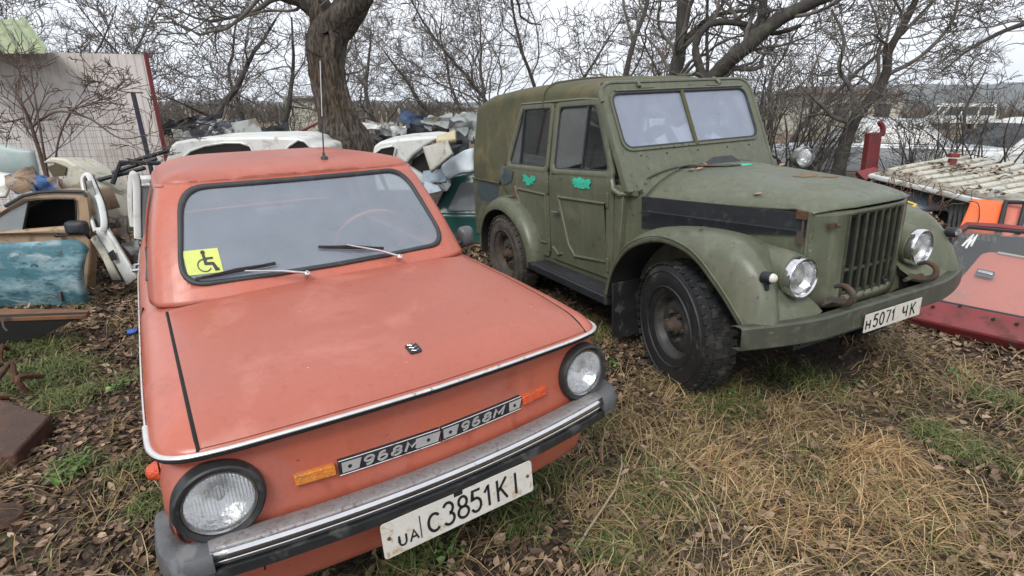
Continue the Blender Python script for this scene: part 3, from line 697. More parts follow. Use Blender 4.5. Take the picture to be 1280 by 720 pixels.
# tub
m = MB(); xs_ = [-3.21, -2.8, -2.3, -1.65, -1.2, -.82]
rows = [[(x, -ys(x) + .03, .42), (x, -ys(x), .45), (x, -ys(x), 1.04), (x, -ys(x) + .02, 1.06), (x, ys(x) - .02, 1.06), (x, ys(x), 1.04), (x, ys(x), .45), (x, ys(x) - .03, .42)] for x in xs_]
m.grid(rows, cv=True, cap=True); m.build('body', 'khaki', G, bevel=.015)
m = MB(); m.box((-1.2, 0, .44), (3.3, .9, .12)); 
m.build('chassis', 'black', G)
m = MB(); m.tube([(0, -.62, .40), (0, .62, .40)], .045, 10); m.lathe([(-.12, .03), (-.1, .1), (0, .14), (.1, .1), (.12, .03)], c=(0, -.1, .40), ax=(0, 1, 0), k=16); ax1 = m.build('axle', 'black', G)
m = MB(); m.tube([(-2.33, -.62, .40), (-2.33, .62, .40)], .045, 10); m.lathe([(-.12, .03), (-.1, .1), (0, .14), (.1, .1), (.12, .03)], c=(-2.33, -.0, .40), ax=(0, 1, 0), k=16); m.build('axle', 'black', G)
# canvas top
def zlow(x):
    if x > -2.13: return 1.70
    if x > -2.52: return 1.70 + (x + 2.13)/(.39)*.655
    return 1.045
def ztp(x): return interp([(-3.16, 1.80), (-3.08, 1.835), (-2.9, 1.872), (-2.4, 1.898), (-1.9, 1.905), (-1.5, 1.895), (-1.2, 1.868), (-1.02, 1.835)], x)
cx = [-3.225, -3.22, -3.20, -3.16, -3.10, -2.9, -2.7, -2.54, -2.5, -2.4, -2.3, -2.2, -2.14, -2.0, -1.83, -1.82, -1.6, -1.4, -1.2, -1.08, -1.015]
rows = []
for x in cx:
    e = max(0, (-3.10 - x)/.125); ins = .10*(1 - math.sqrt(max(0, 1 - min(1, e)**2))); zt = ztp(x) - (.10*(1 - math.sqrt(max(0, 1 - min(1, e)**2)))); h = []
    zl = zlow(x); zs = zt - .13
    sag = .006*math.sin(x*9)
    for k in range(7): z = zl + (zs - zl)*k/6; h.append((yside(x, z) + .012 - ins + .004*math.sin(z*13 + x*5), z))
    yc = yside(x, zs) + .012 - ins
    for k in range(1, 8): a = math.pi/2*k/8; h.append((yc - .17 + .17*math.cos(a), zs + .105*math.sin(a)))
    for k in range(0, 5): t = k/4; h.append(((yc - .17)*(1 - t), zs + .105 + .025*math.sin(math.pi/2*t) + sag*math.sin(math.pi*t)))
    rows.append([(x, y, z) for y, z in h] + [(x, -y, z) for y, z in h[-2::-1]])
m = MB(); m.grid(rows); r0 = rows[0]; n0 = len(r0)//2
m.grid([[Vector(r0[k]).lerp(Vector(r0[-1 - k]), t) for t in (0, .25, .5, .75, 1)] for k in range(n0)])
m.build('canvas_top', 'khaki_canvas', G, ang=50)
m = MB(); L = [Vector(rows[15][k]) for k in range(len(rows[15]))]; m.tube([p*1.0 + Vector((0, .004 if p.y > 0 else -.004, .004)) for p in L], (.012, .006), 6); m.build('canvas_seam', 'khaki_canvas', G)
for s in (-1, 1):
    m = MB(); m.tube([(-3.17, s*(yside(-3.17, 1.05) + .014), 1.05), (-2.52, s*(ys(-2.52) + .016), 1.045), (-2.13, s*(yside(-2.13, 1.7) + .015), 1.70)], (.010, .006), 6); m.build('canvas_hem', 'khaki_canvas', G)
# doors with embossed ribs and sliding windows
def door(s, poly_lo, frame, wins, ribs, hand, hinges, name, panes):
    def q(x, z, h=0): return Vector((x, s*(yside(x, z) + h), z))
    m = MB(); pp = [Vector((a.x, 0, a.y)) for a in sub2([Vector((p.x, p.y)) for p in rquad([(x, z, 0) for x, z in poly_lo], .035, 4)], 1)]
    # fill by horizontal strips so that it follows the leaning side
    def span(z):
        xs2 = []
        n = len(pp)
        for i in range(n):
            a, b = pp[i], pp[(i + 1) % n]
            if (a.z - z)*(b.z - z) <= 0 and abs(a.z - b.z) > 1e-9: xs2.append(a.x + (b.x - a.x)*(z - a.z)/(b.z - a.z))
        return min(xs2), max(xs2)
    z0 = min(p.z for p in pp); z1 = max(p.z for p in pp); rows = []
    for k in range(15):
        z = z0 + .001 + (z1 - z0 - .002)*k/14; a, b = span(z); rows.append([q(a, z, .002), q(a, z, .014)] + [q(a + (b - a)*t, z, .017) for t in (.02, .25, .5, .75, .98)] + [q(b, z, .014), q(b, z, .002)])
    m.grid(rows); d = m.build(name, 'khaki', G, ang=60)
    m = MB(); fo = [Vector((p.x, p.y)) for p in rquad([(x, z, 0) for x, z in frame], .07, 5)]
    cxy = sum(fo, Vector((0, 0)))/len(fo)
    wi = [Vector((p.x, p.y)) for p in rquad([(x, z, 0) for x, z in wins], .05, 5)]
    rws = [[q(a.x, a.y, .0), q(a.x, a.y, .016), q(a.x + (b.x - a.x)*.3, a.y + (b.y - a.y)*.3, .022), q(a.x + (b.x - a.x)*.85, a.y + (b.y - a.y)*.85, .018), q(b.x, b.y, .006), q(b.x, b.y, -.01)] for a, b in zip(fo, wi)]
    m.grid(rws, cu=True); m.build('window_frame', 'khaki', d, ang=50)
    m = MB(); m.tube([q(p.x, p.y, .006) for p in wi], .007, 6, closed=True); m.build('window_seal', 'seal', d)
    for (xa, xb), mt in panes:
        m = MB(); zb = min(p.y for p in wi); zt = max(p.y for p in wi)
        def sp2(z):
            xs2 = []
            for i in range(len(wi)):
                a, b = wi[i], wi[(i + 1) % len(wi)]
                if (a.y - z)*(b.y - z) <= 0 and abs(a.y - b.y) > 1e-9: xs2.append(a.x + (b.x - a.x)*(z - a.y)/(b.y - a.y))
            return max(min(xs2), xa), min(max(xs2), xb)
        g = []
        for k in range(9):
            z = zb + .002 + (zt - zb - .004)*k/8; a, b = sp2(z); b = max(a, b); g.append([q(a + (b - a)*t/4, z, 0) for t in range(5)])
        m.grid(g); m.build('window_pane', mt, d)
    if len(panes) > 1:
        X = panes[0][0][1] if panes[0][0][1] > panes[1][0][1] - 1e9 else 0
        X = max(panes[0][0][0], panes[1][0][0]); m = MB(); m.tube([q(X, min(p.y for p in wi), .006), q(X, max(p.y for p in wi), .006)], (.012, .008), 6); m.build('window_bar', 'black', d)
    for r in ribs:
        m = MB(); m.tube([q(p.x, p.z, .018) for p in cr_([(x, 0, z) for x, z in r], 1)], (.012, .012), 8); m.build('door_rib', 'khaki', d)
    m = MB(); hx, hz = hand; m.tube([q(hx, hz, .012), q(hx, hz, .045)], .009, 8); m.tube([q(hx + .045, hz + .003, .045), q(hx - .055, hz - .003, .045)], (.010, .006), 8); m.build('handle', 'dull_chrome', d)
    for hx, hz in hinges:
        m = MB(); m.box(q(hx, hz, .018), (.03, .018, .10)); m.build('hinge', 'khaki', d, bevel=.004)
    return d
for s in (-1, 1):
    door(s, [(-1.635, .50), (-.84, .50), (-.815, .80), (-.815, 1.235), (-1.635, 1.215)], [(-1.635, 1.19), (-.81, 1.205), (-1.06, 1.735), (-1.635, 1.735)], [(-1.585, 1.235), (-.895, 1.255), (-1.125, 1.685), (-1.585, 1.685)],
         [[(-1.50, 1.02), (-.90, 1.035), (-.895, .62), (-1.28, .585), (-1.37, .66), (-1.50, 1.02)], [(-1.60, .60), (-1.52, .55), (-1.46, .57)]], (-1.50, .905), [(-.875, 1.06), (-.875, .60)], 'front_door',
         [((-9, -1.21), 'milky_glass'), ((-1.21, 9), 'side_glass')])
    door(s, [(-2.13, .50), (-1.655, .50), (-1.655, 1.215), (-2.50, 1.215), (-2.50, 1.03), (-2.36, .96), (-2.16, .86)], [(-2.40, 1.19), (-1.66, 1.19), (-1.66, 1.735), (-2.19, 1.735)], [(-2.32, 1.24), (-1.71, 1.24), (-1.71, 1.685), (-2.14, 1.685)],
         [[(-2.14, 1.03), (-1.69, 1.02), (-1.69, .62), (-1.96, .60), (-2.03, .68), (-2.20, 1.05)]], (-2.24, .955), [(-1.66, 1.08), (-1.66, .60)], 'rear_door',
         [((-9, -2.13), 'milky_glass'), ((-2.13, 9), 'side_glass')])
    m = MB(); q = lambda x, z, h=0.: Vector((x, s*(yside(x, z) + h), z))
    m.grid([[q(-3.1, .45, .0), q(-2.5, .45, .0), q(-1.645, .45, .001), q(-.83, .45, .001)], [q(-3.1, .49, .004), q(-2.5, .49, .004), q(-1.645, .49, .004), q(-.83, .49, .004)]]); m.build('sill', 'khaki', G)
    m = MB(); m.grid([[q(-2.42, z0, h) for h in (0, .0)] for z0 in (1.0, 1.2)])
    # front pillar between door and windscreen frame
    m = MB(); m.hexa([q(-.835, .45, -.05), q(-.78, .45, -.05), q(-.78, .45, .012), q(-.835, .45, .012), q(-.808, 1.17, -.05), q(-.71, 1.17, -.05), q(-.71, 1.17, .010), q(-.808, 1.17, .010)]); m.build('door_pillar', 'khaki', G, bevel=.006)
    m = MB(); m.hexa([q(-1.66, 1.05, -.03), q(-1.63, 1.05, -.03), q(-1.63, 1.05, .01), q(-1.66, 1.05, .01), q(-1.66, 1.71, -.03), q(-1.63, 1.71, -.03), q(-1.63, 1.71, .01), q(-1.66, 1.71, .01)]); m.build('centre_pillar', 'khaki', G)
    m = MB(); m.tube([q(-1.0, 1.715, .006), q(-1.3, 1.735, .01), q(-2.18, 1.735, .01)], (.016, .012), 6); m.build('drip_rail', 'khaki', G)
    # engine bay side: black upper panel, olive lower panel
    m = MB()
    def bay(x, z, h=0): return Vector((x, s*(float(np.interp(x, [-.82, .42], [.655, .405])) + h), z))
    m.grid([[bay(x, z) for z in (.55, .70, .90, 1.10)] for x in (-.80, -.5, -.1, .2, .42)]); m.build('engine_bay_side', 'khaki', G)
    m = MB(); m.grid([[bay(x, z0, h) for z0, h in ((.905 + .09*(x + .6)/1.02, 0), (.905 + .09*(x + .6)/1.02, .012), (1.0, .012), (1.01, .018), (1.016, .018), (1.02, .012), (1.108, .012), (1.108, 0))] for x in (-.60, -.3, 0, .2, .415)], cv=True, cap=True); m.build('louvre_panel', 'black', G)
    m = MB(); m.box(bay(.40, 1.10, .02), (.05, .02, .04)); m.box(bay(.40, .985, .018), (.03, .015, .06)); m.tube([bay(.41, 1.12, .02), bay(.41, .95, .022)], .006, 6); m.build('bonnet_catch', 'rusty_metal', G)
# paint marks on the doors
def qq(x, z, h=.021): return Vector((x, -(yside(x, z) + h), z))
def blotch(name, mt, x, z, w, hgt, seed, par=G, hh=.0235, n=26, spike=.25):
    rnd = random.Random(seed); m = MB(); ring = []
    for k in range(n):
        a = 2*math.pi*k/n; r = 1 + rnd.uniform(-spike, spike); c, s_ = math.cos(a), math.sin(a)
        c = math.copysign(abs(c)**.6, c); s_ = math.copysign(abs(s_)**.6, s_)
        ring.append((x + c*w/2*r, z + s_*hgt/2*r))
    m.grid([[qq(x + (a - x)*f, z + (b - z)*f, hh) for a, b in ring] for f in (1, .66, .33, .02)], cv=True); return m.build(name, mt, par)
blotch('green_paint_mark', 'green_paint', -1.17, 1.155, .23, .075, 3)
blotch('green_paint_mark', 'green_paint', -1.95, 1.12, .20, .07, 5, spike=.45)
blotch('green_paint_mark', 'green_paint', -2.09, .82, .035, .13, 9, spike=.4)
blotch('blue_paint_mark', 'blue_stain', -2.33, 1.12, .20, .14, 11, spike=.35)
blotch('red_primer_mark', 'red_primer', -2.2, .97, .09, .16, 12, spike=.5)
blotch('blue_paint_mark', 'blue_stain', -2.84, .935, .50, .20, 14, hh=.004, spike=.08)
# windscreen frame
def wp(a, b, h=0):      # a across, b height along the frame (z), leaning back
    return Vector((-.700 - (b - 1.16)*.475 + h*.90, a, b + h*.42))
def wout(c, r, n=5): return [Vector((p.x, p.y)) for p in rquad([(x, y, 0) for x, y in c], r, n)]
O = wout([(-.685, 1.13), (.685, 1.13), (.690, 1.815), (-.690, 1.815)], [.015, .015, .12, .12], 6)
I = wout([(-.620, 1.385), (.620, 1.385), (.622, 1.750), (-.622, 1.750)], .075, 6)
m = MB(); rows = [[wp(a.x, a.y, -.025), wp(a.x, a.y, .014), wp(a.x*.995, a.y, .020), wp((a.x + b.x)/2, (a.y + b.y)/2, .022), wp(b.x*1.01, b.y, .018), wp(b.x, b.y, .008), wp(b.x, b.y, -.025)] for a, b in zip(O, I)]
m.grid(rows, cu=True, cv=True); wf = m.build('windscreen_frame', 'khaki', G, ang=40)
m = MB(); m.tube([wp(a.x*1.0, a.y, .018) for a in O if a.y > 1.3 or abs(a.x) > .6][0:], .013, 6); m.build('frame_rim', 'khaki', wf)
I2 = wout([(-.632, 1.372), (.632, 1.372), (.634, 1.762), (-.634, 1.762)], .085, 6); m = MB()
m.grid([[wp(a.x, a.y, .018), wp(a.x, a.y, .030), wp(b.x*.985, 1.575 + (b.y - 1.575)*.96, .030), wp(b.x*.975, 1.575 + (b.y - 1.575)*.94, .012)] for a, b in zip(I2, I)], cu=True); m.build('glazing_frame', 'khaki', wf, ang=40)
m = MB(); I3 = wout([(-.612, 1.393), (.612, 1.393), (.614, 1.742), (-.614, 1.742)], .07, 6)
m.tube([wp(a.x, a.y, .022) for a in I3], (.009, .012), 6, closed=True); m.build('glazing_seal', 'seal', wf)
for s in (-1, 1):
    m = MB(); J = wout([(s*.006, 1.39), (s*.618, 1.39), (s*.620, 1.746), (s*.006, 1.746)], [.004, .07, .07, .004], 5); c = Vector((s*.3, 1.57))
    m.grid([[wp(c.x + (p.x - c.x)*f, c.y + (p.y - c.y)*f, .016) for p in J] for f in (1, .6, .2, .01)], cv=True); m.build('windscreen_pane', 'screen_jeep', wf)
    m = MB(); m.tube([wp(s*.36, 1.835, .0), wp(s*.365, 1.80, .032), wp(s*.37, 1.775, .040)], .012, 6); m.tube([wp(s*.36, 1.77, .03), wp(s*.30, 1.767, .035), wp(s*.25, 1.77, .03)], .010, 6); m.build('frame_clip', 'khaki', wf)
m = MB(); m.tube([wp(-.585, 1.756, .032), wp(.59, 1.756, .032)], (.010, .008), 6); m.build('top_hinge', 'khaki', wf)
m = MB(); m.box((0, 0, 0), (.016, .028, .40)); 
m = MB(); m.hexa([wp(-.014, 1.375, .010), wp(.014, 1.375, .010), wp(.014, 1.375, .034), wp(-.014, 1.375, .034), wp(-.014, 1.76, .010), wp(.014, 1.76, .010), wp(.014, 1.76, .034), wp(-.014, 1.76, .034)]); m.build('centre_bar', 'khaki_canvas', wf, bevel=.004)
m = MB(); m.tube([wp(-.64 + 1.28*k/12, 1.815 + .006*math.sin(k*1.3), .0) for k in range(13)], (.022, .014), 8); m.build('canvas_front_roll', 'khaki_canvas', wf)
for a in (-.5, -.28, 0, .28, .5):
    m = MB(); m.lathe([(0, .006), (.004, .005), (.005, .001)], c=wp(a, 1.34, .022), ax=(.95, 0, .3), k=8); m.build('screw', 'black', wf)
# cowl and bonnet
def hw(x): return float(np.interp(x, [-.82, -.6, 0, .40, .48, .56], [.650, .600, .495, .405, .398, .395]))
def gx(y): return .525 - .55*max(0, abs(y) - .21)**1.0*.55 - .25*abs(y)**2
def hz_c(x): return float(np.interp(x, [-.84, -.6, -.2, .2, .4, .48, .53, .555], [1.285, 1.270, 1.245, 1.215, 1.185, 1.165, 1.14, 1.118]))
def hz_e(x): return float(np.interp(x, [-.84, .40, .555], [1.095, 1.118, 1.105]))
def hood_rows(x0, x1, n, lift=0):
    rows = []
    for k in range(n + 1):
        x = x0 + (x1 - x0)*k/n; w = hw(x); ze, zc = hz_e(x), hz_c(x); r = [(0, ze)]
        sec = []
        for j in range(0, 13):
            t = j/12; y = w*(1 - t); u_ = t
            z = ze + (zc - ze)*(1 - (1 - min(1, u_*1.0))**3.2)
            sec.append((y, z))
        sec[0] = (w, ze); full_ = [(-y, z) for y, z in sec] + [(y, z) for y, z in sec[-2::-1]]
        bow = .0
        rows.append([((x if x < .2 else .2 + (x - .2)*(gx(y) + .013 - .2)/.345), y, z + lift) for y, z in [(-w, ze - .012)] + full_ + [(w, ze - .012)]])
    return rows
m = MB(); m.grid(hood_rows(-.595, .545, 30, .004)); bon = m.build('bonnet', 'khaki', G, ang=60, solid=.006)
m = MB(); r_ = hood_rows(-.76, -.603, 4, 0)
m.grid(r_); m.grid([[(x, y, z) for x, y, z in r_[0]], [(x, y, .95) for x, y, z in r_[0]]]); m.build('cowl', 'khaki', G, ang=60)
m = MB(); m.tube([(p[0] + .005, p[1], p[2] + .003) for p in hood_rows(-.601, -.600, 1)[0][1:-1]], .005, 5); m.build('bonnet_gap', 'black', G)
m = MB(); rr = hood_rows(-.755, -.754, 1)[0]; 
m.tube([wp(y, max(1.15, z - .03), .026) for x, y, z in rr[3:-3]], .008, 5); m.build('cowl_seal', 'seal', G)
# open cowl vent flap and the bent strip on the bonnet
m = MB(); m.hexa([(-.70, -.17, 1.262), (-.60, -.17, 1.258), (-.60, .17, 1.262), (-.70, .17, 1.268), (-.74, -.155, 1.272), (-.735, -.155, 1.278), (-.665, .165, 1.315), (-.67, .165, 1.31)])
m = MB(); m.poly([(-.53, -.20, 1.262), (-.53, .16, 1.268), (-.60, .15, 1.305), (-.60, -.02, 1.305)], (-.006, 0, .002)); m.poly([(-.53, .16, 1.268), (-.62, .17, 1.27), (-.60, .15, 1.305)], (0, .004, 0)); m.build('vent_flap', 'black', G)
m = MB(); m.tube(cr_([(-.62, -.30, 1.262), (-.57, -.26, 1.276), (-.50, -.20, 1.272), (-.42, -.10, 1.268), (-.38, .0, 1.268)], 5), [(.020, .008)]*20 + [(.006, .004)], 6); m.build('wiper_arm', 'rusty_metal', G)
m = MB(); m.tube(cr_([(-.70, -.58, 1.15), (-.70, -.52, 1.19), (-.69, -.45, 1.222), (-.66, -.36, 1.250), (-.63, -.30, 1.266)], 5), .006, 6); m.build('cable', 'seal', G)
m = MB(); m.tube([(-.83, -.69, 1.20), (-.80, -.70, 1.14), (-.74, -.69, 1.115), (-.66, -.63, 1.12)], [.02, .022, .018, .014], 8); m.tube([(-.68, -.64, 1.12), (-.62, -.60, 1.15)], .008, 6); m.lathe([(-.02, .02), (.02, .02), (.024, .01)], c=(-.66, -.625, 1.125), ax=(0, 0, 1), k=10); m.build('frame_bracket', 'khaki', G)
m = MB()
for k in range(2): pass
rnd = random.Random(4); ringp = [(-.40 + .055*math.cos(a)*(1 + rnd.uniform(-.3, .3)), .03 + .09*math.sin(a)*(1 + rnd.uniform(-.2, .2))) for a in [2*math.pi*k/16 for k in range(16)]]
def hzz(x, y): w = hw(x); t = 1 - abs(y)/w; return hz_e(x) + (hz_c(x) - hz_e(x))*(1 - (1 - t)**3.2)
m.grid([[(-.40 + (a + .40)*f, .03 + (b - .03)*f, hzz(-.40 + (a + .40)*f, .03 + (b - .03)*f) + .0065) for a, b in ringp] for f in (1, .5, .02)], cv=True); m.build('green_paint_mark', 'green_paint', G)
rnd = random.Random(9)
for cx_, cy_, rr_ in ((.08, .02, .055), (.16, .10, .04), (-.30, .25, .03)):
    m = MB(); ringp = [(rr_*math.cos(a)*(1 + rnd.uniform(-.4, .4)), 1.6*rr_*math.sin(a)*(1 + rnd.uniform(-.4, .4))) for a in [2*math.pi*k/16 for k in range(16)]]
    m.grid([[(cx_ + a*f, cy_ + b*f, hzz(cx_ + a*f, cy_ + b*f) + .0062) for a, b in ringp] for f in (1, .5, .02)], cv=True); m.build('rust_patch', pmat('rust_orange', (.22, .12, .05), (.10, .10, .055), 30, .8), G)
# grille panel
def gx(y): return .525 - .55*max(0, abs(y) - .21)**1.0*.55 - .25*abs(y)**2
m = MB(); YS = [-.402, -.34, -.28, -.222]; ZS_ = [.60, .66, .9, 1.085, 1.112]
for s in (-1, 1): m.grid([[(gx(y), s*abs(y), z) for z in ZS_] for y in YS])
m.grid([[(gx(y), y, z) for z in (1.085, 1.112)] for y in [-.222 + .444*k/8 for k in range(9)]]); m.grid([[(gx(y), y, z) for z in (.60, .66)] for y in [-.222 + .444*k/8 for k in range(9)]])
MT['grille_dark'] = pmat('dark_olive_grille', (.036, .040, .024), (.026, .029, .018), 6, .5, dirt=(.06, .055, .035), damt=.4, dsc=18)
gp = m.build('front_panel', 'khaki', G, solid=.01, ang=50)
m = MB(); m.box((.462, 0, .87), (.02, .46, .50)); m.build('radiator', 'dark', G)  # radiator kept near-black and close, painting shade into the slots
NB = 7
for k in range(NB + 1):
    y = -.215 + .43*k/NB; m = MB(); w_ = .009
    prof = [(gx(y) - .014, -w_), (gx(y) - .002, -w_), (gx(y) + .005, 0), (gx(y) - .002, w_), (gx(y) - .014, w_)]
    m.grid([[(a, y + b, z) for a, b in prof] for z in (.655, .9, 1.09)], cv=True, cap=True); m.build('grille_bar', 'grille_dark', G)
for z in (.665, .79, 1.08):
    m = MB(); m.tube([(gx(y) - .02, y, z) for y in [-.215 + .43*k/8 for k in range(9)]], (.012, .012), 6); m.build('grille_crossbar', 'grille_dark', G)
for s in (-1, 1):
    m = MB(); m.tube([(gx(.40) - .006, s*.402, z) for z in (.60, .85, 1.11)], .009, 6); m.build('panel_edge', 'khaki', G)
m = MB(); m.box((gx(.3) + .012, -.31, 1.045), (.02, .06, .02)); m.tube([(gx(.3) + .02, -.30, 1.055), (gx(.3) + .045, -.305, 1.04)], .006, 6); m.build('panel_catch', 'rusty_metal', G)
m = MB(); m.lathe([(0, .02), (.012, .02), (.012, .012), (.004, .008)], c=(gx(0) + .0, .12, .70), k=12); m.build('crank_hole', 'black', G)
# front wings: crown path and arch lip, lofted
CR = [(-.66, .60), (-.62, .70), (-.55, .80), (-.45, .895), (-.30, .965), (-.12, .997), (.08, 1.008), (.25, .995), (.38, .955), (.47, .885), (.535, .79), (.575, .69), (.59, .61)]
CRc = cr_([(x, 0, z) for x, z in CR], 4)
LP = [(-.655, .47), (-.64, .53), (-.60, .635), (-.53, .735), (-.42, .835), (-.27, .905), (-.11, .937), (.06, .917), (.17, .868), (.26, .800), (.35, .725), (.43, .645), (.50, .575)]
LPc = cr_([(x, 0, z) for x, z in LP], 4)
for s in (-1, 1):
    m = MB(); rows = []; nC = len(CRc)
    for i, (c, l) in enumerate(zip(CRc, LPc)):
        f = i/(nC - 1)
        yi = float(np.interp(c.x, [-.66, .35, .6], [.64, .42, .37])); iz = .035 + .03*min(1, max(0, f - .4)*3)
        bk = max(0, c.x - .22); inner = Vector((c.x - .02 - bk*.42, yi, c.z - iz - .02)); r = []
        a = Vector((c.x - bk*.30, .62, c.z - .01)); b = Vector((c.x - bk*.08, .72, c.z)); o_ = Vector((l.x, .862, l.z)); e1 = Vector((c.x*.55 + l.x*.45, .83, c.z*.62 + l.z*.38)); e2 = Vector((l.x*.85 + c.x*.15, .858, l.z*.8 + c.z*.2))
        for p in cr_([inner, inner.lerp(a, .5) + Vector((0, 0, .012)), a, b, Vector((c.x*.85 + l.x*.15, .785, c.z*.9 + l.z*.1)), e1, e2, o_], 3): r.append((p.x, s*p.y, p.z))
        lipin = Vector((l.x, .862, l.z)); ctr = Vector((-.07, 0, .42)); d = (Vector((l.x, 0, l.z)) - ctr).normalized()
        r += [(l.x + d.x*.012, s*.870, l.z + d.z*.012), (l.x - d.x*.004, s*.872, l.z - d.z*.004), (l.x - d.x*.012, s*.858, l.z - d.z*.012), (l.x - d.x*.006, s*.80, l.z - d.z*.006 + .02)]
        rows.append(r)
    m.grid(rows); m.build('front_wing', 'khaki', G, ang=75)
    m = MB(); LL = [(-.07 + (l.x + .07)*.975, .42 + (l.z - .42)*.975) for l in LPc]; m.grid([[(x, s*y, z) for y in (.868, .60, .44)] for x, z in LL]); m.grid([[(x, s*.45, z), (x, s*.45, .42)] for x, z in LL]); m.build('wing_liner', 'dark', G)
    m = MB(); m.tube([(l.x + .0, s*.866, l.z + .028) for l in LPc], (.006, .006), 6); m.build('wing_bead', 'khaki', G)
    # nose apron between wing, grille and bumper
    m = MB(); m.grid([[(.36, s*.405, .80), (.43, s*.56, .76), (.47, s*.66, .74)], [(.44, s*.40, .67), (.49, s*.58, .655), (.53, s*.72, .65)], [(.59, s*.39, .632), (.60, s*.60, .628), (.57, s*.80, .620)]]); m.build('nose_apron', 'khaki', G, sub=1)
    # headlamp with its pod
    m = MB(); rows = []
    for x_, r_1, zc_, yc_ in ((.02, .03, .905, .535), (.14, .078, .872, .53), (.28, .104, .836, .515), (.40, .112, .814, .502), (.455, .110, .807, .50)):
        rows.append([(x_, s*yc_ + r_1*math.cos(a), zc_ + r_1*math.sin(a)) for a in [2*math.pi*k/28 for k in range(28)]])
    m.grid(rows, cv=True, cap=True); m.build('lamp_pod', 'khaki', G, ang=60)
    lamp(G, (.495, s*.500, .806), (1, s*.02, .03), .084, 'headlight', 'chrome', .022, .045, .084)
    m = MB(); c = Vector((.52, s*.765, .86)); m.lathe([(-.05, .012), (-.04, .028), (0, .03), (.012, .026)], c=c, k=16, ax=(1, 0, .1)); m.lathe([(-.03, .014), (.0, .012)], c=c + Vector((-.02, 0, -.035)), ax=(0, 0, 1), k=8); sl_ = m.build('side_lamp', 'black', G)
    m = MB(); m.lathe([(.010, .024), (.022, .020), (.030, .010), (.032, .001)], c=c, k=16, ax=(1, 0, .1)); m.build('lens', 'plate' if s < 0 else 'lens', sl_)
    # towing hook
    m = MB(); pp = cr_([(.54, s*.335, .672), (.61, s*.34, .675), (.655, s*.345, .70), (.655, s*.35, .745), (.61, s*.35, .768), (.565, s*.35, .75)], 4); m.tube(pp, [.022 - .012*k/(len(pp) - 1) for k in range(len(pp))], 8); m.tube([(.56, s*.26, .672), (.56, s*.42, .672)], .012, 6); m.build('towing_hook', 'rusty_metal', G)
    # rear wing
    m = MB(); rows = []
    for k in range(0, 25):
        t = math.radians(-14 + 208*k/24); ci, si = math.cos(t), math.sin(t); xo, zo = -2.325 + .585*ci, .40 + .54*si; xi, zi = -2.325 + .525*ci, .40 + .44*si
        r = [Vector((xo*.96 - .09, .68, zo + .01)), Vector((xo, .74, zo + .012)), Vector((xo, .80, zo)), Vector((xo*.7 + xi*.3, .845, zo*.7 + zi*.3)), Vector((xi*.8 + xo*.2, .864, zi*.8 + zo*.2)), Vector((xi, .866, zi)), Vector((xi + ci*-.01, .86, zi - si*.01)), Vector((xi, .80, zi + .01))]
        rows.append([(p.x, s*p.y, max(p.z, .40)) for p in cr_(r, 2)])
    m.grid(rows); m.build('rear_wing', 'khaki', G, ang=75)
    m = MB(); m.grid([[(-2.325 + .50*math.cos(t), s*y, .40 + .43*math.sin(t)) for y in (.45, .86)] for t in [math.pi*k/20 for k in range(-1, 22)]]); m.grid([[(-2.325, s*.742, .40), (-2.325 + .51*math.cos(t), s*.742, .40 + .44*math.sin(t))] for t in [math.pi*k/20 for k in range(0, 21)]]); m.build('wing_liner', 'dark', G)
    # running board
    m = MB(); m.grid([[(x, s*y, z) for y, z in ((.67, .452), (.70, .455), (.855, .455), (.865, .447), (.865, .395), (.855, .39), (.67, .40))] for x in (-1.80, -1.3, -.66)], cv=True, cap=True); rb = m.build('running_board', 'black', G, bevel=.004)
    m = MB()
    for k in range(5): m.tube([(-1.78, s*(.71 + .03*k), .457), (-.69, s*(.71 + .03*k), .457)], (.006, .003), 4)
    m.build('tread_strips', 'rubber', rb)
    m = MB(); m.box((-.60, s*.745, .36), (.012, .22, .40)); m.build('mudflap', 'rubber', G, bevel=.003)
    make_wheel(G, (-.065, s*.745, .425), .385, .19, .19, s, 'tyre', 'rim_black', 44).rotation_euler = (0, 0, math.radians(-11))
    make_wheel(G, (-2.33, s*.745, .40), .375, .19, .19, s, 'tyre_dusty', 'rusty_metal', 38)
# bumper
def gb(y): return .640 - .115*max(0, (abs(y) - .45)/.47)**1.6
m = MB(); YB = [k/20*.93 for k in range(-20, 21)]
m.grid([[(gb(y) - .06, y, .632), (gb(y) - .045, y, .640), (gb(y) - .008, y, .640), (gb(y), y, .632), (gb(y), y, .532), (gb(y) - .008, y, .524), (gb(y) - .05, y, .524)] for y in YB]); gbm = m.build('bumper', pmat('weathered_black_bumper', (.066, .070, .048), (.046, .048, .035), 7, .55, bump=.15, bsc=80, dirt=(.09, .09, .065), damt=.4, dsc=16), G, solid=.005, off=0)
def gp_(a, b, h=0): return Vector((gb(-.21 + a) + .014 + h, -.215 + a, .500 + b))
m = MB(); m.grid([[gp_(.48*k/10, b, h) for b, h in ((0, 0), (0, .003), (.098, .003), (.098, 0))] for k in range(11)], cv=True, cap=True); pl = m.build('number_plate', 'plate', G)
m = MB(); fr = lambda a, b, h: gp_(a, b, h + .0032)
for g, x, w, hh in (('H', .012, .034, .046), ('5', .072, .034, .066), ('0', .122, .036, .066), ('7', .174, .036, .066), ('1', .222, .026, .066), ('Ch', .318, .038, .060), ('K', .385, .042, .064)):
    strokes(m, g, x, .018, w, hh, .009, fr)
m.build('lettering', 'ink', pl)
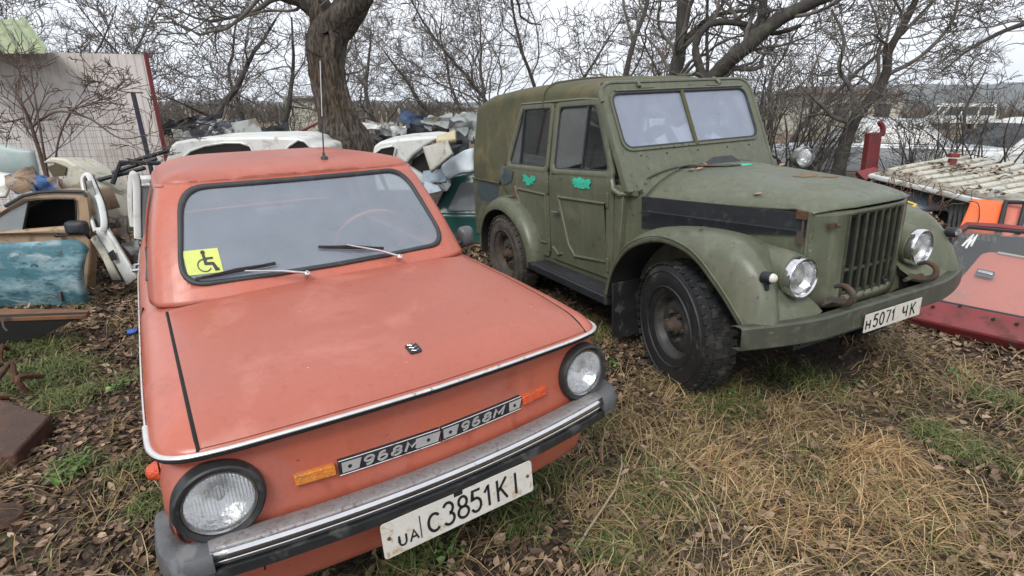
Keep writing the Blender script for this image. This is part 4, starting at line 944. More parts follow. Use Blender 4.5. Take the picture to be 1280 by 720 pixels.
# spot lamp on the far side of the cowl
t = lamp(G, (-.45, .70, 1.255), (.95, -.25, .05), .062, 'spot_lamp', 'dull_chrome', .012, .04, .08)
m = MB(); m.lathe([(-.11, .02), (-.10, .04), (-.06, .062), (-.03, .07)], ax=(.95, -.25, .05), k=24); m.tube([(-.03, 0, -.06), (-.12, -.02, -.16)], .01, 6); m.build('shell', 'khaki', t)
# inside: seats, wheel, white rags seen through the glass
m = MB(); m.hexa([(-.86, -.62, .95), (-.86, .62, .95), (-1.05, .62, .95), (-1.05, -.62, .95), (-.85, -.60, 1.20), (-.85, .60, 1.20), (-.98, .60, 1.18), (-.98, -.60, 1.18)]); m.build('dashboard', 'khaki', G, bevel=.02)
for s in (-1, 1):
    m = MB(); m.box((-1.35, s*.36, .78), (.48, .46, .12)); m.box((-1.62, s*.36, 1.06), (.10, .46, .50)); m.build('seat', 'interior', G, bevel=.04)
m = MB(); m.box((-2.35, 0, 1.05), (.12, 1.2, .50)); m.box((-2.15, 0, .82), (.45, 1.2, .12)); m.build('rear_bench', 'interior', G, bevel=.04)
m = MB(); m.tube([Vector((-1.12, .36, 1.26)) + Vector((-.45*math.cos(a), 0, .89*math.cos(a)))*.2 + Vector((0, .2*math.sin(a), 0)) for a in [2*math.pi*k/28 for k in range(28)]], .011, 6, closed=True); m.tube([(-1.12, .36, 1.26), (-.9, .36, 1.12)], .015, 6); m.build('steering_wheel', 'interior', G)

for k, q in enumerate(([(-.90, -.02, 1.36), (-.90, .10, 1.36), (-1.0, .14, 1.52), (-1.0, -.06, 1.50)], [(-.88, -.24, 1.36), (-.88, -.14, 1.35), (-.97, -.12, 1.46), (-.97, -.26, 1.44)], [(-.88, .30, 1.36), (-.88, .42, 1.36), (-.96, .34, 1.44), (-.96, .24, 1.42)])):
    m = MB(); q = [G.matrix_world @ Vector(p) if False else PG_ @ Vector(p) for p in q]; m.grid([[q[0].lerp(q[1], t), q[3].lerp(q[2], t) + Vector((.02*math.sin(t*9 + k), 0, .02*math.cos(t*7)))] for t in (0, .25, .5, .75, 1)])
    one(m, 'paper_sheet', 'white_paper' if 'white_paper' in MT else MT.setdefault('white_paper', pmat('white_paper', (.8, .8, .8), (.7, .7, .7), 9, .8)), ['large folded white paper behind the windscreen centre bar of the olive car', 'small white paper behind the left windscreen pane of the olive car', 'small white paper behind the right windscreen pane of the olive car'][k], 'paper', solid=.003, smooth=False)

for k, (x_, y_, on) in enumerate([(-.50, -.31, 1), (-.47, -.27, 1), (-.53, -.16, 1), (-.02, -.80, 0), (.04, -.74, 0), (.10, -.40, 1), (-.25, .22, 1)]):
    z_ = hzz(x_, y_) + .012 if on else 1.02
    m = MB(); a = k*1.3; ex = Vector((math.cos(a), math.sin(a), .1))*.03; ey = Vector((-math.sin(a), math.cos(a), .15))*.016; c = Vector((x_, y_, z_)); q = [c - ex, c + ey + Vector((0, 0, .008)), c + ex + Vector((0, 0, .006)), c - ey + Vector((0, 0, .004))]
    m.grid([[PG_ @ q[0], PG_ @ q[1]], [PG_ @ q[3], PG_ @ q[2]]]); one(m, 'fallen_leaf', MT.setdefault('leaf_buff', pmat('buff_leaf', (.40, .26, .16), (.3, .18, .1), 30, .8)), 'small dead leaf lying on the bonnet or front wing of the olive car', 'leaf', 'leaves lying on the olive car', solid=.001)
# ================================================================== the ground
rng = np.random.default_rng(5)
_ct = []
for o in list(Z.children) + list(G.children):
    if o.name.startswith('wheel') and 'housing' not in o.name:
        M = PZ_ if o.parent == Z else PG_; R_ = .290 if o.parent == Z else .382
        w = M @ (Vector(o.location) - Vector((0, 0, R_))); _ct.append((w.x, w.y, w.z + .018))
def gh(x, y):
    x = np.asarray(x, float); y = np.asarray(y, float); sw = np.full(x.shape, .12); sz = np.zeros(x.shape)
    for a, b, c in _ct:
        w = np.exp(-((x - a)**2 + (y - b)**2)/(2*.22**2)); sw += w; sz += w*c
    h = sz/sw
    h += .018*np.sin(x*2.1 + 1)*np.sin(y*1.7 + .4) + .010*np.sin(x*5.3 + y*2.2) + .006*np.sin(x*9.1 - y*7.7 + 2)
    far = np.clip((np.hypot(x, y) - 12)/20, 0, 1); return h*(1 - far)
def mesh_np(name, V, faces_flat, nper, mat, attr=None, smooth=False):
    me = bpy.data.meshes.new(name); me.vertices.add(len(V)); me.vertices.foreach_set('co', V.astype(np.float32).ravel())
    nf = len(faces_flat)//nper; me.loops.add(len(faces_flat)); me.loops.foreach_set('vertex_index', faces_flat.astype(np.int32))
    me.polygons.add(nf); me.polygons.foreach_set('loop_start', np.arange(0, nf*nper, nper, dtype=np.int32)); me.polygons.foreach_set('loop_total', np.full(nf, nper, np.int32))
    if attr is not None:
        a = me.attributes.new('tone', 'FLOAT', 'POINT'); a.data.foreach_set('value', attr.astype(np.float32))
    if smooth: me.polygons.foreach_set('use_smooth', np.ones(nf, bool))
    me.update(calc_edges=True); me.materials.append(mat if not isinstance(mat, str) else MT[mat]); o = bpy.data.objects.new(name, me); COL.objects.link(o); return o
def tonemat(name, stops, rough=.85, trans=0):
    m = bpy.data.materials.new(name); m.use_nodes = True; t = m.node_tree; b = t.nodes['Principled BSDF']; L = t.links.new
    a = N(t, 'ShaderNodeAttribute', attribute_name='tone'); r = N(t, 'ShaderNodeValToRGB'); e = r.color_ramp.elements
    e[0].position = stops[0][0]; e[0].color = (*stops[0][1], 1); e[1].position = stops[1][0]; e[1].color = (*stops[1][1], 1)
    for p, c in stops[2:]: x = e.new(p); x.color = (*c, 1)
    L(a.outputs['Fac'], r.inputs[0]); L(r.outputs[0], b.inputs['Base Color']); b.inputs['Roughness'].default_value = rough; b.inputs['Specular IOR Level'].default_value = .3
    return m
# soil sheet: fine near the camera, coarse to the horizon
ax_ = np.concatenate([-np.geomspace(1500, 9, 40), np.arange(-8.8, 9, .09), np.geomspace(9.2, 1500, 40)])
ay_ = np.concatenate([-np.geomspace(200, 1.2, 14), np.arange(-1, 11, .09), np.geomspace(11.2, 1800, 46)])
X_, Y_ = np.meshgrid(ax_, ay_); Zg = gh(X_, Y_) + rng.normal(0, .004, X_.shape)*(np.hypot(X_, Y_) < 11)
V = np.stack([X_.ravel(), Y_.ravel(), Zg.ravel()], 1); ny, nx = X_.shape
i = np.arange(ny - 1)[:, None]*nx + np.arange(nx - 1)[None]; Fq = np.stack([i, i + 1, i + nx + 1, i + nx], -1).reshape(-1)
gm = bpy.data.materials.new('soil_and_field'); gm.use_nodes = True; t = gm.node_tree; b = t.nodes['Principled BSDF']; L = t.links.new
b.inputs['Roughness'].default_value = .95; b.inputs['Specular IOR Level'].default_value = .2
tc = N(t, 'ShaderNodeTexCoord'); sx = N(t, 'ShaderNodeSeparateXYZ'); L(tc.outputs['Object'], sx.inputs[0])
def nz_(sc, lo, hi, det=8, st=None):
    n = N(t, 'ShaderNodeTexNoise'); n.inputs['Scale'].default_value = sc; n.inputs['Detail'].default_value = det; n.inputs['Roughness'].default_value = .65
    if st: mp = N(t, 'ShaderNodeMapping'); mp.inputs['Scale'].default_value = st; L(tc.outputs['Object'], mp.inputs[0]); L(mp.outputs[0], n.inputs[0])
    else: L(tc.outputs['Object'], n.inputs[0])
    r = N(t, 'ShaderNodeMapRange'); r.inputs[1].default_value = lo; r.inputs[2].default_value = hi; L(n.outputs[0], r.inputs[0]); return r.outputs[0]
def mx(f, a, c):
    x = N(t, 'ShaderNodeMix', data_type='RGBA'); L(f, x.inputs[0])
    for s_, v in ((6, a), (7, c)):
        if isinstance(v, tuple): x.inputs[s_].default_value = (*v, 1)
        else: L(v, x.inputs[s_])
    return x.outputs[2]
def rngm(src, lo, hi): r = N(t, 'ShaderNodeMapRange'); r.inputs[1].default_value = lo; r.inputs[2].default_value = hi; L(src, r.inputs[0]); return r.outputs[0]
near = mx(nz_(2.2, .4, .62), (.042, .031, .024), (.095, .07, .046)); near = mx(nz_(26, .45, .62), near, (.035, .026, .02)); near = mx(nz_(1.1, .58, .68), near, (.05, .065, .022))
field = mx(nz_(.03, .35, .65, 5, (1, 3, 1)), (.26, .18, .12), (.17, .13, .085)); field = mx(nz_(.9, .4, .6), field, (.14, .11, .07))
fy = rngm(sx.outputs['Y'], 16, 30); col = mx(fy, near, field)
g1 = rngm(sx.outputs['Y'], 150, 156); g2 = rngm(sx.outputs['Y'], 215, 208); g3 = rngm(sx.outputs['X'], 90, 130)
mu = N(t, 'ShaderNodeMath', operation='MULTIPLY'); L(g1, mu.inputs[0]); L(g2, mu.inputs[1]); mu2 = N(t, 'ShaderNodeMath', operation='MULTIPLY'); L(mu.outputs[0], mu2.inputs[0]); L(g3, mu2.inputs[1])
col = mx(mu2.outputs[0], col, (.10, .22, .035)); L(col, b.inputs['Base Color'])
n = N(t, 'ShaderNodeTexNoise'); n.inputs['Scale'].default_value = 40; n.inputs['Detail'].default_value = 8; L(tc.outputs['Object'], n.inputs[0]); bp = N(t, 'ShaderNodeBump'); bp.inputs['Strength'].default_value = .7; bp.inputs['Distance'].default_value = .03; L(n.outputs[0], bp.inputs['Height']); L(bp.outputs[0], b.inputs['Normal'])
go = mesh_np('ground', V, Fq, 4, gm, smooth=True); tag(go, None, None, kind='structure')

def in_view(x, y, mrg=.25):
    d = y*math.cos(PITCH) + HC*math.sin(PITCH); u = x/d; v = (HC*math.cos(PITCH) - y*math.sin(PITCH))/d
    return (d > .3) & (np.abs(u) < .95*(1 + mrg)) & (v < .534*(1 + mrg))
_fp = []
for M, (x0, x1, w) in ((PZ_, (-2.9, .45, .62)), (PG_, (-2.9, .35, .55))): _fp.append((M.inverted(), x0, x1, w))
def under(x, y):
    r = np.zeros(len(x), bool)
    for Mi, x0, x1, w in _fp:
        lx = Mi[0][0]*x + Mi[0][1]*y + Mi[0][3]; ly = Mi[1][0]*x + Mi[1][1]*y + Mi[1][3]; r |= (lx > x0) & (lx < x1) & (np.abs(ly) < w)
    return r
def lownoise(x, y, s, ph=0):
    return .5 + .25*(np.sin(x*s + ph + 1.3*np.sin(y*s*.7 + ph)) + np.sin(y*s*1.13 - ph*2 + 1.7*np.sin(x*s*.6 + 1)))
# fallen leaves: folded, curled pieces
def leaves(n, x, y, z, size, name, mat, flat=.35):
    an = rng.uniform(0, 2*np.pi, n); tilt = rng.normal(0, flat, n); roll = rng.normal(0, flat, n); fold = rng.uniform(-.1, .55, n); L_ = size*rng.uniform(.35, 1.55, n); Wd = L_*rng.uniform(.32, .6, n)
    T = [(-.5, 0, 0), (-.18, .5, 1), (.22, .42, 1), (.5, 0, 0), (.2, -.45, 1), (-.2, -.5, 1), (-.1, 0, -.3), (.2, 0, -.2)]
    P_ = np.zeros((n, 8, 3))
    for k, (a, b_, c) in enumerate(T):
        jit = 1 + rng.uniform(-.25, .25, n); P_[:, k, 0] = a*L_*jit; P_[:, k, 1] = b_*Wd*jit; P_[:, k, 2] = c*fold*Wd*.6 + (a*a)*L_*rng.uniform(-.3, .9, n)
    ct, st_ = np.cos(tilt), np.sin(tilt); a, c = P_[..., 0].copy(), P_[..., 2].copy(); P_[..., 0] = a*ct[:, None] + c*st_[:, None]; P_[..., 2] = -a*st_[:, None] + c*ct[:, None]
    ct, st_ = np.cos(roll), np.sin(roll); a, c = P_[..., 1].copy(), P_[..., 2].copy(); P_[..., 1] = a*ct[:, None] + c*st_[:, None]; P_[..., 2] = -a*st_[:, None] + c*ct[:, None]
    ca, sa = np.cos(an), np.sin(an); a, c = P_[..., 0].copy(), P_[..., 1].copy(); P_[..., 0] = a*ca[:, None] - c*sa[:, None] + x[:, None]; P_[..., 1] = a*sa[:, None] + c*ca[:, None] + y[:, None]
    P_[..., 2] += z[:, None]
    F_ = np.array([[0, 1, 6, 0], [1, 2, 7, 6], [2, 3, 7, 7], [3, 4, 7, 7], [4, 5, 6, 7], [5, 0, 6, 6]])
    tri = np.array([[0, 1, 6], [1, 2, 7], [1, 7, 6], [2, 3, 7], [3, 4, 7], [4, 5, 6], [4, 6, 7], [5, 0, 6]])
    fl = (np.arange(n)[:, None, None]*8 + tri[None]).reshape(-1)
    return mesh_np(name, P_.reshape(-1, 3), fl, 3, mat, np.repeat(rng.uniform(0, 1, n), 8))
LEAF = tonemat('dead_leaves', [(0, (.035, .024, .018)), (1, (.42, .30, .21)), (.35, (.095, .060, .040)), (.6, (.165, .105, .066)), (.88, (.27, .185, .12))], .7)
def cloud(n, x0, x1, y0, y1, dens, keep_under=.15):
    x = rng.uniform(x0, x1, n); y = y0 + (y1 - y0)*rng.uniform(0, 1, n)**1.35
    k = in_view(x, y) & (rng.uniform(0, 1, n) < dens(x, y)) & (~under(x, y) | (rng.uniform(0, 1, n) < keep_under)); return x[k], y[k]
def straw_w(x, y):      # where the dry grass dominates
    s = 1/(1 + np.exp(-(x + .15*y - .55)*3)); far = 1/(1 + np.exp((y - 3.0 + .25*(x - 2))*3)); return s*far
def leafd(x, y): return np.clip((.25 + .95*lownoise(x, y, 2.3, 1))*(1 - .35*straw_w(x, y)), .05, 1)
x, y = cloud(230000, -6, 7, .35, 9.5, leafd); z = gh(x, y) + rng.uniform(.004, .022, len(x)) + straw_w(x, y)*rng.uniform(0, .035, len(x))
lo = leaves(len(x), x, y, z, .038 + .012*np.clip(y - 3, 0, 3), 'leaf_litter', LEAF); tag(lo, 'brown fallen leaves lying in a thick litter all over the ground', 'leaves', kind='stuff')
# grass: bent tapered ribbons
def grass(name, mat, x, y, L_, w, lean, az, tone, droop=1.0, lift=0):
    n = len(x); K = 5; t_ = np.linspace(0, 1, K); V = np.zeros((n, K, 2, 3)); dx, dy = np.cos(az), np.sin(az); z0 = gh(x, y) + lift
    side = az + np.pi/2 + rng.normal(0, .4, n); cu = rng.normal(0, .35, n)
    for k, tt in enumerate(t_):
        a = lean + droop*tt*tt*.9; hor = L_*tt*np.sin(np.minimum(a, 1.62)); ver = L_*tt*np.cos(np.minimum(a, 1.62))
        az2 = az + cu*tt; px = x + np.cos(az2)*hor; py = y + np.sin(az2)*hor; wk = w*(1 - tt**1.6)*.5 + .0004
        pz = z0 + np.maximum(ver, -.0) + .003
        for s_, sg in ((0, -1), (1, 1)): V[:, k, s_, 0] = px + np.cos(side)*wk*sg; V[:, k, s_, 1] = py + np.sin(side)*wk*sg; V[:, k, s_, 2] = pz
    q = np.array([[2*k, 2*k + 1, 2*k + 3, 2*k + 2] for k in range(K - 1)]); fl = (np.arange(n)[:, None, None]*2*K + q[None]).reshape(-1)
    return mesh_np(name, V.reshape(-1, 3), fl, 4, mat, np.repeat(tone, 2*K))
STRAW = tonemat('dry_grass', [(0, (.10, .070, .035)), (1, (.54, .41, .235)), (.42, (.235, .160, .080)), (.75, (.36, .25, .125)), (.2, (.13, .125, .045))], .75)
GREEN = tonemat('green_grass', [(0, (.05, .07, .022)), (1, (.26, .24, .09)), (.5, (.10, .13, .04)), (.8, (.15, .19, .06))], .6)
def tufts(n, x0, x1, y0, y1, dens, per, rad):
    x, y = cloud(n, x0, x1, y0, y1, dens, 0); m_ = rng.integers(per//3, int(per*2.3), len(x)); X2 = np.repeat(x, m_) + rng.normal(0, rad, m_.sum()); Y2 = np.repeat(y, m_) + rng.normal(0, rad, m_.sum()); return X2, Y2, np.repeat(np.arange(len(x)), m_), len(x)
X2, Y2, tid, nt_ = tufts(15000, -4.5, 6, .35, 6.5, lambda x, y: np.clip(.05 + .06*np.clip(x + 1.2, 0, 1) + .85*straw_w(x, y)*(.05 + 1.25*lownoise(x, y, 2.9, 4)), 0, 1), 16, .055)
taz = rng.normal(-.9, .9, nt_) + 1.2*(lownoise(X2[np.searchsorted(tid, np.arange(nt_))], Y2[np.searchsorted(tid, np.arange(nt_))], 1.7, 2) - .5)*4; ttone = rng.uniform(-.22, .22, nt_)
n = len(X2); ok = in_view(X2, Y2)
X2, Y2, tid = X2[ok], Y2[ok], tid[ok]; n = len(X2)
st_o = grass('dry_grass', STRAW, X2, Y2, rng.uniform(.05, .28, n)*np.repeat(rng.uniform(.6, 1.15, 1), n), rng.uniform(.0014, .0044, n), rng.uniform(.6, 1.5, n), taz[tid] + rng.normal(0, .7, n), np.clip(rng.normal(.50, .24, n) + ttone[tid], 0, 1), 1.1)
tag(st_o, 'matted straw coloured dry grass in front of the two cars', 'dry grass', kind='stuff')
HAY = tonemat('rusty_hay', [(0, (.20, .125, .06)), (1, (.58, .40, .21)), (.5, (.38, .235, .11))], .8)
hx, hy = [], []
for u, v, r, cnt in ((1085, 575, .13, 700), (1060, 600, .12, 350), (900, 585, .14, 220), (1130, 640, .22, 420), (1000, 650, .25, 300)):
    c = PGND(u, v); a = rng.uniform(0, 6.283, cnt); rr = r*np.sqrt(rng.uniform(0, 1, cnt)); hx.append(c.x + rr*np.cos(a)); hy.append(c.y + rr*np.sin(a)*.8)
hx = np.concatenate(hx); hy = np.concatenate(hy); n = len(hx)
tag(grass('hay', HAY, hx, hy, rng.uniform(.10, .26, n), rng.uniform(.0016, .004, n), rng.uniform(.6, 1.3, n), rng.normal(-.4, 1.1, n), rng.uniform(0, 1, n), 1.2, lift=.01), 'rusty brown clumps of dead hay in the straw coloured grass at the right', 'hay', kind='stuff')
# green grass: sparse all over and thick where the picture shows it
px_, py_ = [], []
for u, v, r, cnt in ((1190, 560, .17, 900), (1170, 545, .10, 400), (905, 510, .22, 900), (1250, 500, .16, 500), (60, 470, .28, 1500), (45, 440, .25, 900), (85, 500, .2, 600), (95, 590, .10, 260), (690, 600, .12, 320), (645, 650, .14, 420), (520, 700, .14, 400), (380, 712, .12, 300), (730, 530, .14, 240), (820, 620, .25, 420), (1010, 480, .28, 600), (200, 640, .13, 260), (1050, 600, .3, 420), (1150, 650, .2, 250), (740, 415, .25, 500), (880, 480, .2, 500), (770, 690, .15, 260), (1270, 590, .12, 160), (170, 470, .2, 160), (640, 610, .07, 250), (160, 600, .12, 160)):
    c = PGND(u, v); a = rng.uniform(0, 2*np.pi, cnt); rr = r*np.sqrt(rng.uniform(0, 1, cnt))*rng.uniform(.5, 1.2, cnt); px_.append(c.x + rr*np.cos(a)); py_.append(c.y + rr*np.sin(a))
x, y = cloud(42000, -5, 6.5, .35, 7.5, lambda x, y: np.clip(lownoise(x, y, 3.1, 7)*1.5 - .52, 0, 1)*.85*(.35 + .65*(x > -.6)), 0); px_.append(x); py_.append(y)
x = np.concatenate(px_); y = np.concatenate(py_); n = len(x)
gr = grass('green_grass', GREEN, x, y, rng.uniform(.03, .13, n), rng.uniform(.0025, .0055, n), rng.uniform(.05, .8, n), rng.uniform(0, 2*np.pi, n), rng.uniform(0, 1, n), 1.0)
tag(gr, 'green blades of grass growing in tufts through the dead leaves', 'grass', kind='stuff')
# small weeds with round leaves
px_, py_ = [], []
for u, v, r, cnt in ((150, 490, .05, 30), (95, 590, .07, 60), (80, 605, .05, 30), (870, 500, .10, 40), (915, 500, .03, 16), (640, 610, .05, 70), (655, 625, .05, 40), (1035, 430, .08, 50), (1190, 470, .06, 30), (1125, 480, .03, 10), (755, 460, .1, 60), (560, 700, .06, 30)):
    c = PGND(u, v); px_.append(c.x + rng.normal(0, r*.6, cnt)); py_.append(c.y + rng.normal(0, r*.6, cnt))
x = np.concatenate(px_); y = np.concatenate(py_); z = gh(x, y) + rng.uniform(.02, .06, len(x))
WEED = tonemat('weed_leaf', [(0, (.05, .12, .03)), (1, (.16, .26, .07))], .5)
wo_ = leaves(len(x), x, y, z, .030, 'weeds', WEED, .4); tag(wo_, 'small green broad leaved weeds between the dead leaves', 'weeds', kind='stuff')
# twigs on the ground
class TB:     # fast tube batches
    def __init__(s): s.V = []; s.F = []; s.n = 0
    def tube(s, pts, rad, k):
        pts = np.asarray(pts, float); m_ = len(pts); d = np.gradient(pts, axis=0); d /= np.maximum(np.linalg.norm(d, axis=1, keepdims=True), 1e-9)
        up = np.where(np.abs(d[:, 2:3]) < .85, np.array([[0, 0, 1.]]), np.array([[1., 0, 0]])) if m_ < 3 else np.repeat(np.array([[0, 0, 1.]]) if abs(d[:, 2]).mean() < .8 else np.array([[1., .2, 0]]), m_, 0)
        sd = np.cross(d, up); sd /= np.maximum(np.linalg.norm(sd, axis=1, keepdims=True), 1e-9); u2 = np.cross(sd, d); an = np.arange(k)*2*np.pi/k
        r = np.asarray(rad, float).reshape(-1, 1, 1)*np.ones((m_, 1, 1)); R3 = pts[:, None] + r*(sd[:, None]*np.cos(an)[None, :, None] + u2[:, None]*np.sin(an)[None, :, None])
        s.V.append(R3.reshape(-1, 3)); i = np.arange(m_ - 1)[:, None]*k; j = np.arange(k)[None]; j2 = (np.arange(k) + 1)[None] % k
        s.F.append((np.stack([i + j, i + j2, i + k + j2, i + k + j], -1) + s.n).reshape(-1)); s.n += m_*k
    def build(s, name, mat, smooth=True): return mesh_np(name, np.concatenate(s.V), np.concatenate(s.F), 4, mat, smooth=smooth)
TW = pmat('twig_bark', (.17, .125, .085), (.10, .072, .05), 20, .85)
tb = TB(); x, y = cloud(1500, -4.5, 6, .5, 7, lambda x, y: .5 + 0*x, 0)
for a, b_ in zip(x, y):
    az = rng.uniform(0, 6.28); L_ = rng.uniform(.05, .28); k = 4; w = np.cumsum(rng.normal(0, .25, k)); p = [[a, b_, 0]]
    for q in range(k): p.append([p[-1][0] + math.cos(az + w[q])*L_/k, p[-1][1] + math.sin(az + w[q])*L_/k, 0])
    p = np.array(p); p[:, 2] = gh(p[:, 0], p[:, 1]) + rng.uniform(.008, .035); tb.tube(p, np.linspace(.003, .0012, k + 1)*rng.uniform(.6, 1.3), 4)
tag(tb.build('twig_litter', TW), 'thin dry twigs scattered over the leaf litter', 'twigs', kind='stuff')
tb = TB(); q = [PGND(u, v) for u, v in ((718, 694), (735, 668), (752, 646), (770, 622), (777, 598), (776, 586))]
tb.tube([(p.x, p.y, gh(p.x, p.y) + .02 + .012*i_) for i_, p in enumerate(q)], [.006, .006, .005, .005, .004, .002], 6)
tag(tb.build('fallen_stick', pmat('pale_stick', (.36, .28, .19), None, 20, .8)), 'long pale curved stick lying on the grass beside the chrome bumper', 'stick')
# ================================================================== bare trees
BARK = pmat('tree_bark', (.11, .085, .062), (.05, .04, .032), 14, .95, bump=1.0, bsc=26, dirt=(.10, .11, .06), damt=.5, dsc=5, stretch=(1, 1, .25))
BARK2 = pmat('dark_bark', (.062, .052, .045), (.035, .03, .027), 14, .95, bump=.6, bsc=30, dirt=(.075, .08, .05), damt=.4, dsc=6)
TWIG = pmat('twig_brown', (.15, .13, .112), (.095, .082, .07), 6, .9)
def branch(tb, rg, p, d, L_, r, lv, mx_, dens, wig, upt, minr, ang=(.5, 1.15), ks=(9, 6, 4, 3, 3), ratio=(.38, .7), tubes=None):
    n = max(3, int(L_/(.16 if lv < 2 else .09))); n = min(n, 16); st = L_/n; pts = [p]; dd = d.copy(); dirs = [d]
    W_ = rg.normal(0, wig, (n, 3))
    for k in range(n):
        dd = dd + W_[k]; dd[2] += upt; dd /= math.sqrt(dd @ dd); pts.append(pts[-1] + dd*st); dirs.append(dd)
    rad = np.maximum(r*(1 - .72*np.linspace(0, 1, n + 1)**1.1), minr)
    tb.tube(pts, rad, ks[min(lv, 4)])
    if lv >= mx_: return
    m_ = rg.poisson(dens[lv]) if lv else int(dens[0])
    for q in range(max(m_, 1)):
        t_ = rg.uniform(.18 if lv else .3, 1.0); i_ = min(int(t_*n), n - 1); base = pts[i_] + (pts[i_ + 1] - pts[i_])*(t_*n - i_); dr = dirs[i_]
        rv = rg.normal(0, 1, 3); rv -= rv @ dr*dr; rv /= math.sqrt(rv @ rv) + 1e-9; a = rg.uniform(*ang); nd = dr*math.cos(a) + rv*math.sin(a)
        if nd[2] < -.25: nd[2] *= -.4
        nd /= math.sqrt(nd @ nd)
        branch(tb, rg, base, nd, L_*rg.uniform(*ratio)*(1.15 - .45*t_), max(rad[i_]*rg.uniform(.34, .60), minr), lv + 1, mx_, dens, wig*1.12, upt, minr, ang, ks, ratio)
def gen(seed, H, r0, mx_, dens, wig, upt, minr, stems=1, lean=.1, ang=(.5, 1.15), ratio=(.38, .7)):
    rg = np.random.default_rng(seed); tr, cr2 = TB(), TB()
    for s_ in range(stems):
        d = np.array([rg.normal(0, lean), rg.normal(0, lean), 1.]); d /= np.linalg.norm(d); p = np.array([rg.normal(0, .08*(stems > 1)), rg.normal(0, .08*(stems > 1)), -.15])
        n = 14; pts = [p]; dirs = [d]
        for k in range(n): d = d + rg.normal(0, wig*.55, 3); d[2] += .03; d /= np.linalg.norm(d); pts.append(pts[-1] + d*H*.8/n); dirs.append(d)
        rad = r0*(1 - .8*np.linspace(0, 1, n + 1)); rad[0] *= 1.35; rad = np.maximum(rad, minr*1.5); tr.tube(pts, rad, 9)
        for q in range(int(dens[0])):
            t_ = rg.uniform(.22, 1) if stems == 1 else rg.uniform(.1, 1); i_ = min(int(t_*n), n - 1); dr = dirs[i_]; rv = rg.normal(0, 1, 3); rv -= rv @ dr*dr; rv /= np.linalg.norm(rv); a = rg.uniform(*ang); nd = dr*math.cos(a) + rv*math.sin(a); nd /= np.linalg.norm(nd)
            branch(cr2, rg, pts[i_] + (pts[i_ + 1] - pts[i_])*(t_*n - i_), nd, H*rg.uniform(.28, .5)*(1.2 - .55*t_), rad[i_]*rg.uniform(.3, .5), 1, mx_, dens, wig, upt, minr, ang, ratio=ratio)
    return tr, cr2
def proto(seed, nm, bark, *a, **k):
    tr, cr2 = gen(seed, *a, **k); root = bpy.data.objects.new(nm, None); COL.objects.link(root)
    t_ = tr.build('trunk', bark); t_.parent = root; c_ = cr2.build('crown', TWIG); c_.parent = root; return root
def place(root, first, u, v, Y, sc, rz, label, cat, group, drop=0):
    o = root if first else copy_tree(root); q = P(u, v, Y); o.location = (q.x, q.y, -drop); o.scale = (sc, sc, sc); o.rotation_euler = (0, 0, rz); tag(o, label, cat, group); return o
# kinds of bare trees
K_ORCH = proto(11, 'fruit_tree', BARK2, 4.6, .10, 4, (11, 6, 5, 3.6), .30, .02, .0042, lean=.12, ang=(.6, 1.25))
K_ORC2 = proto(12, 'fruit_tree', BARK2, 4.4, .09, 4, (11, 6, 5, 3.6), .32, .015, .0042, lean=.15, ang=(.6, 1.3))
K_TALL = proto(13, 'bare_tree', BARK2, 8.5, .09, 4, (19, 5.5, 4.2, 3.2), .20, .045, .0050, lean=.04, ang=(.45, .95), ratio=(.36, .6))
K_TAL2 = proto(14, 'bare_tree', BARK2, 7.8, .075, 4, (18, 5.5, 4.2, 3.2), .22, .05, .0050, lean=.07, ang=(.45, .95), ratio=(.36, .6))
K_SHR = proto(15, 'bare_shrub', BARK2, 3.0, .024, 3, (4, 3, 2.2, 2), .14, .05, .0040, stems=9, lean=.30, ang=(.3, .8))
K_SH2 = proto(16, 'bare_shrub', BARK2, 3.4, .03, 3, (4, 3, 2.2, 2), .20, .03, .0040, stems=7, lean=.35, ang=(.4, 1.0))
K_FAR = proto(17, 'distant_tree', BARK2, 8.0, .10, 3, (16, 6, 5, 4), .24, .035, .011, lean=.06, ang=(.5, 1.1))
# left: crooked tree by the shed, and those behind it
place(K_ORCH, 1, 273, 150, 12.5, 1.15, 1.2, 'crooked bare tree with dense tangled branches, right of the beige shed', 'tree', 'bare trees around the yard')
place(K_ORC2, 1, 345, 150, 15, 1.15, .3, 'bare twiggy tree seen just left of the thick grey trunk', 'tree', 'bare trees around the yard')
place(K_ORCH, 0, 545, 150, 15.5, .98, 3.9, 'low spreading bare fruit tree behind the scrap heap between the two cars', 'tree', 'bare trees around the yard')
place(K_ORC2, 0, 472, 150, 13, 1.0, 2.2, 'bare fruit tree with drooping tangled branches just right of the thick grey trunk', 'tree', 'bare trees around the yard')
place(K_TALL, 1, 747, 95, 13, 1.0, .5, 'tall straight bare tree rising behind the middle of the canvas roof', 'tree', 'bare trees around the yard')
place(K_TAL2, 1, 640, 95, 15, .95, 2.5, 'slim bare tree rising behind the rear of the canvas roof', 'tree', 'bare trees around the yard')
place(K_TAL2, 0, 598, 95, 13.5, .85, 1.1, 'slender bare tree rising just left of the rear corner of the canvas roof', 'tree', 'bare trees around the yard')
place(K_TALL, 0, 690, 95, 14.5, .8, 3.1, 'slender bare tree leaning slightly, second to the left of the tall straight tree', 'tree', 'bare trees around the yard')
place(K_TALL, 0, 905, 95, 16, .9, 4.0, 'tall bare tree standing behind the thick leaning limb', 'tree', 'bare trees around the yard')
place(K_TAL2, 0, 992, 110, 14, .95, 5.3, 'slim bare tree in the thicket behind the olive bonnet', 'tree', 'bare trees around the yard')
place(K_ORC2, 0, 1215, 120, 17, .85, 1.0, 'small bare tree standing beyond the white estate car', 'tree', 'bare trees around the yard')
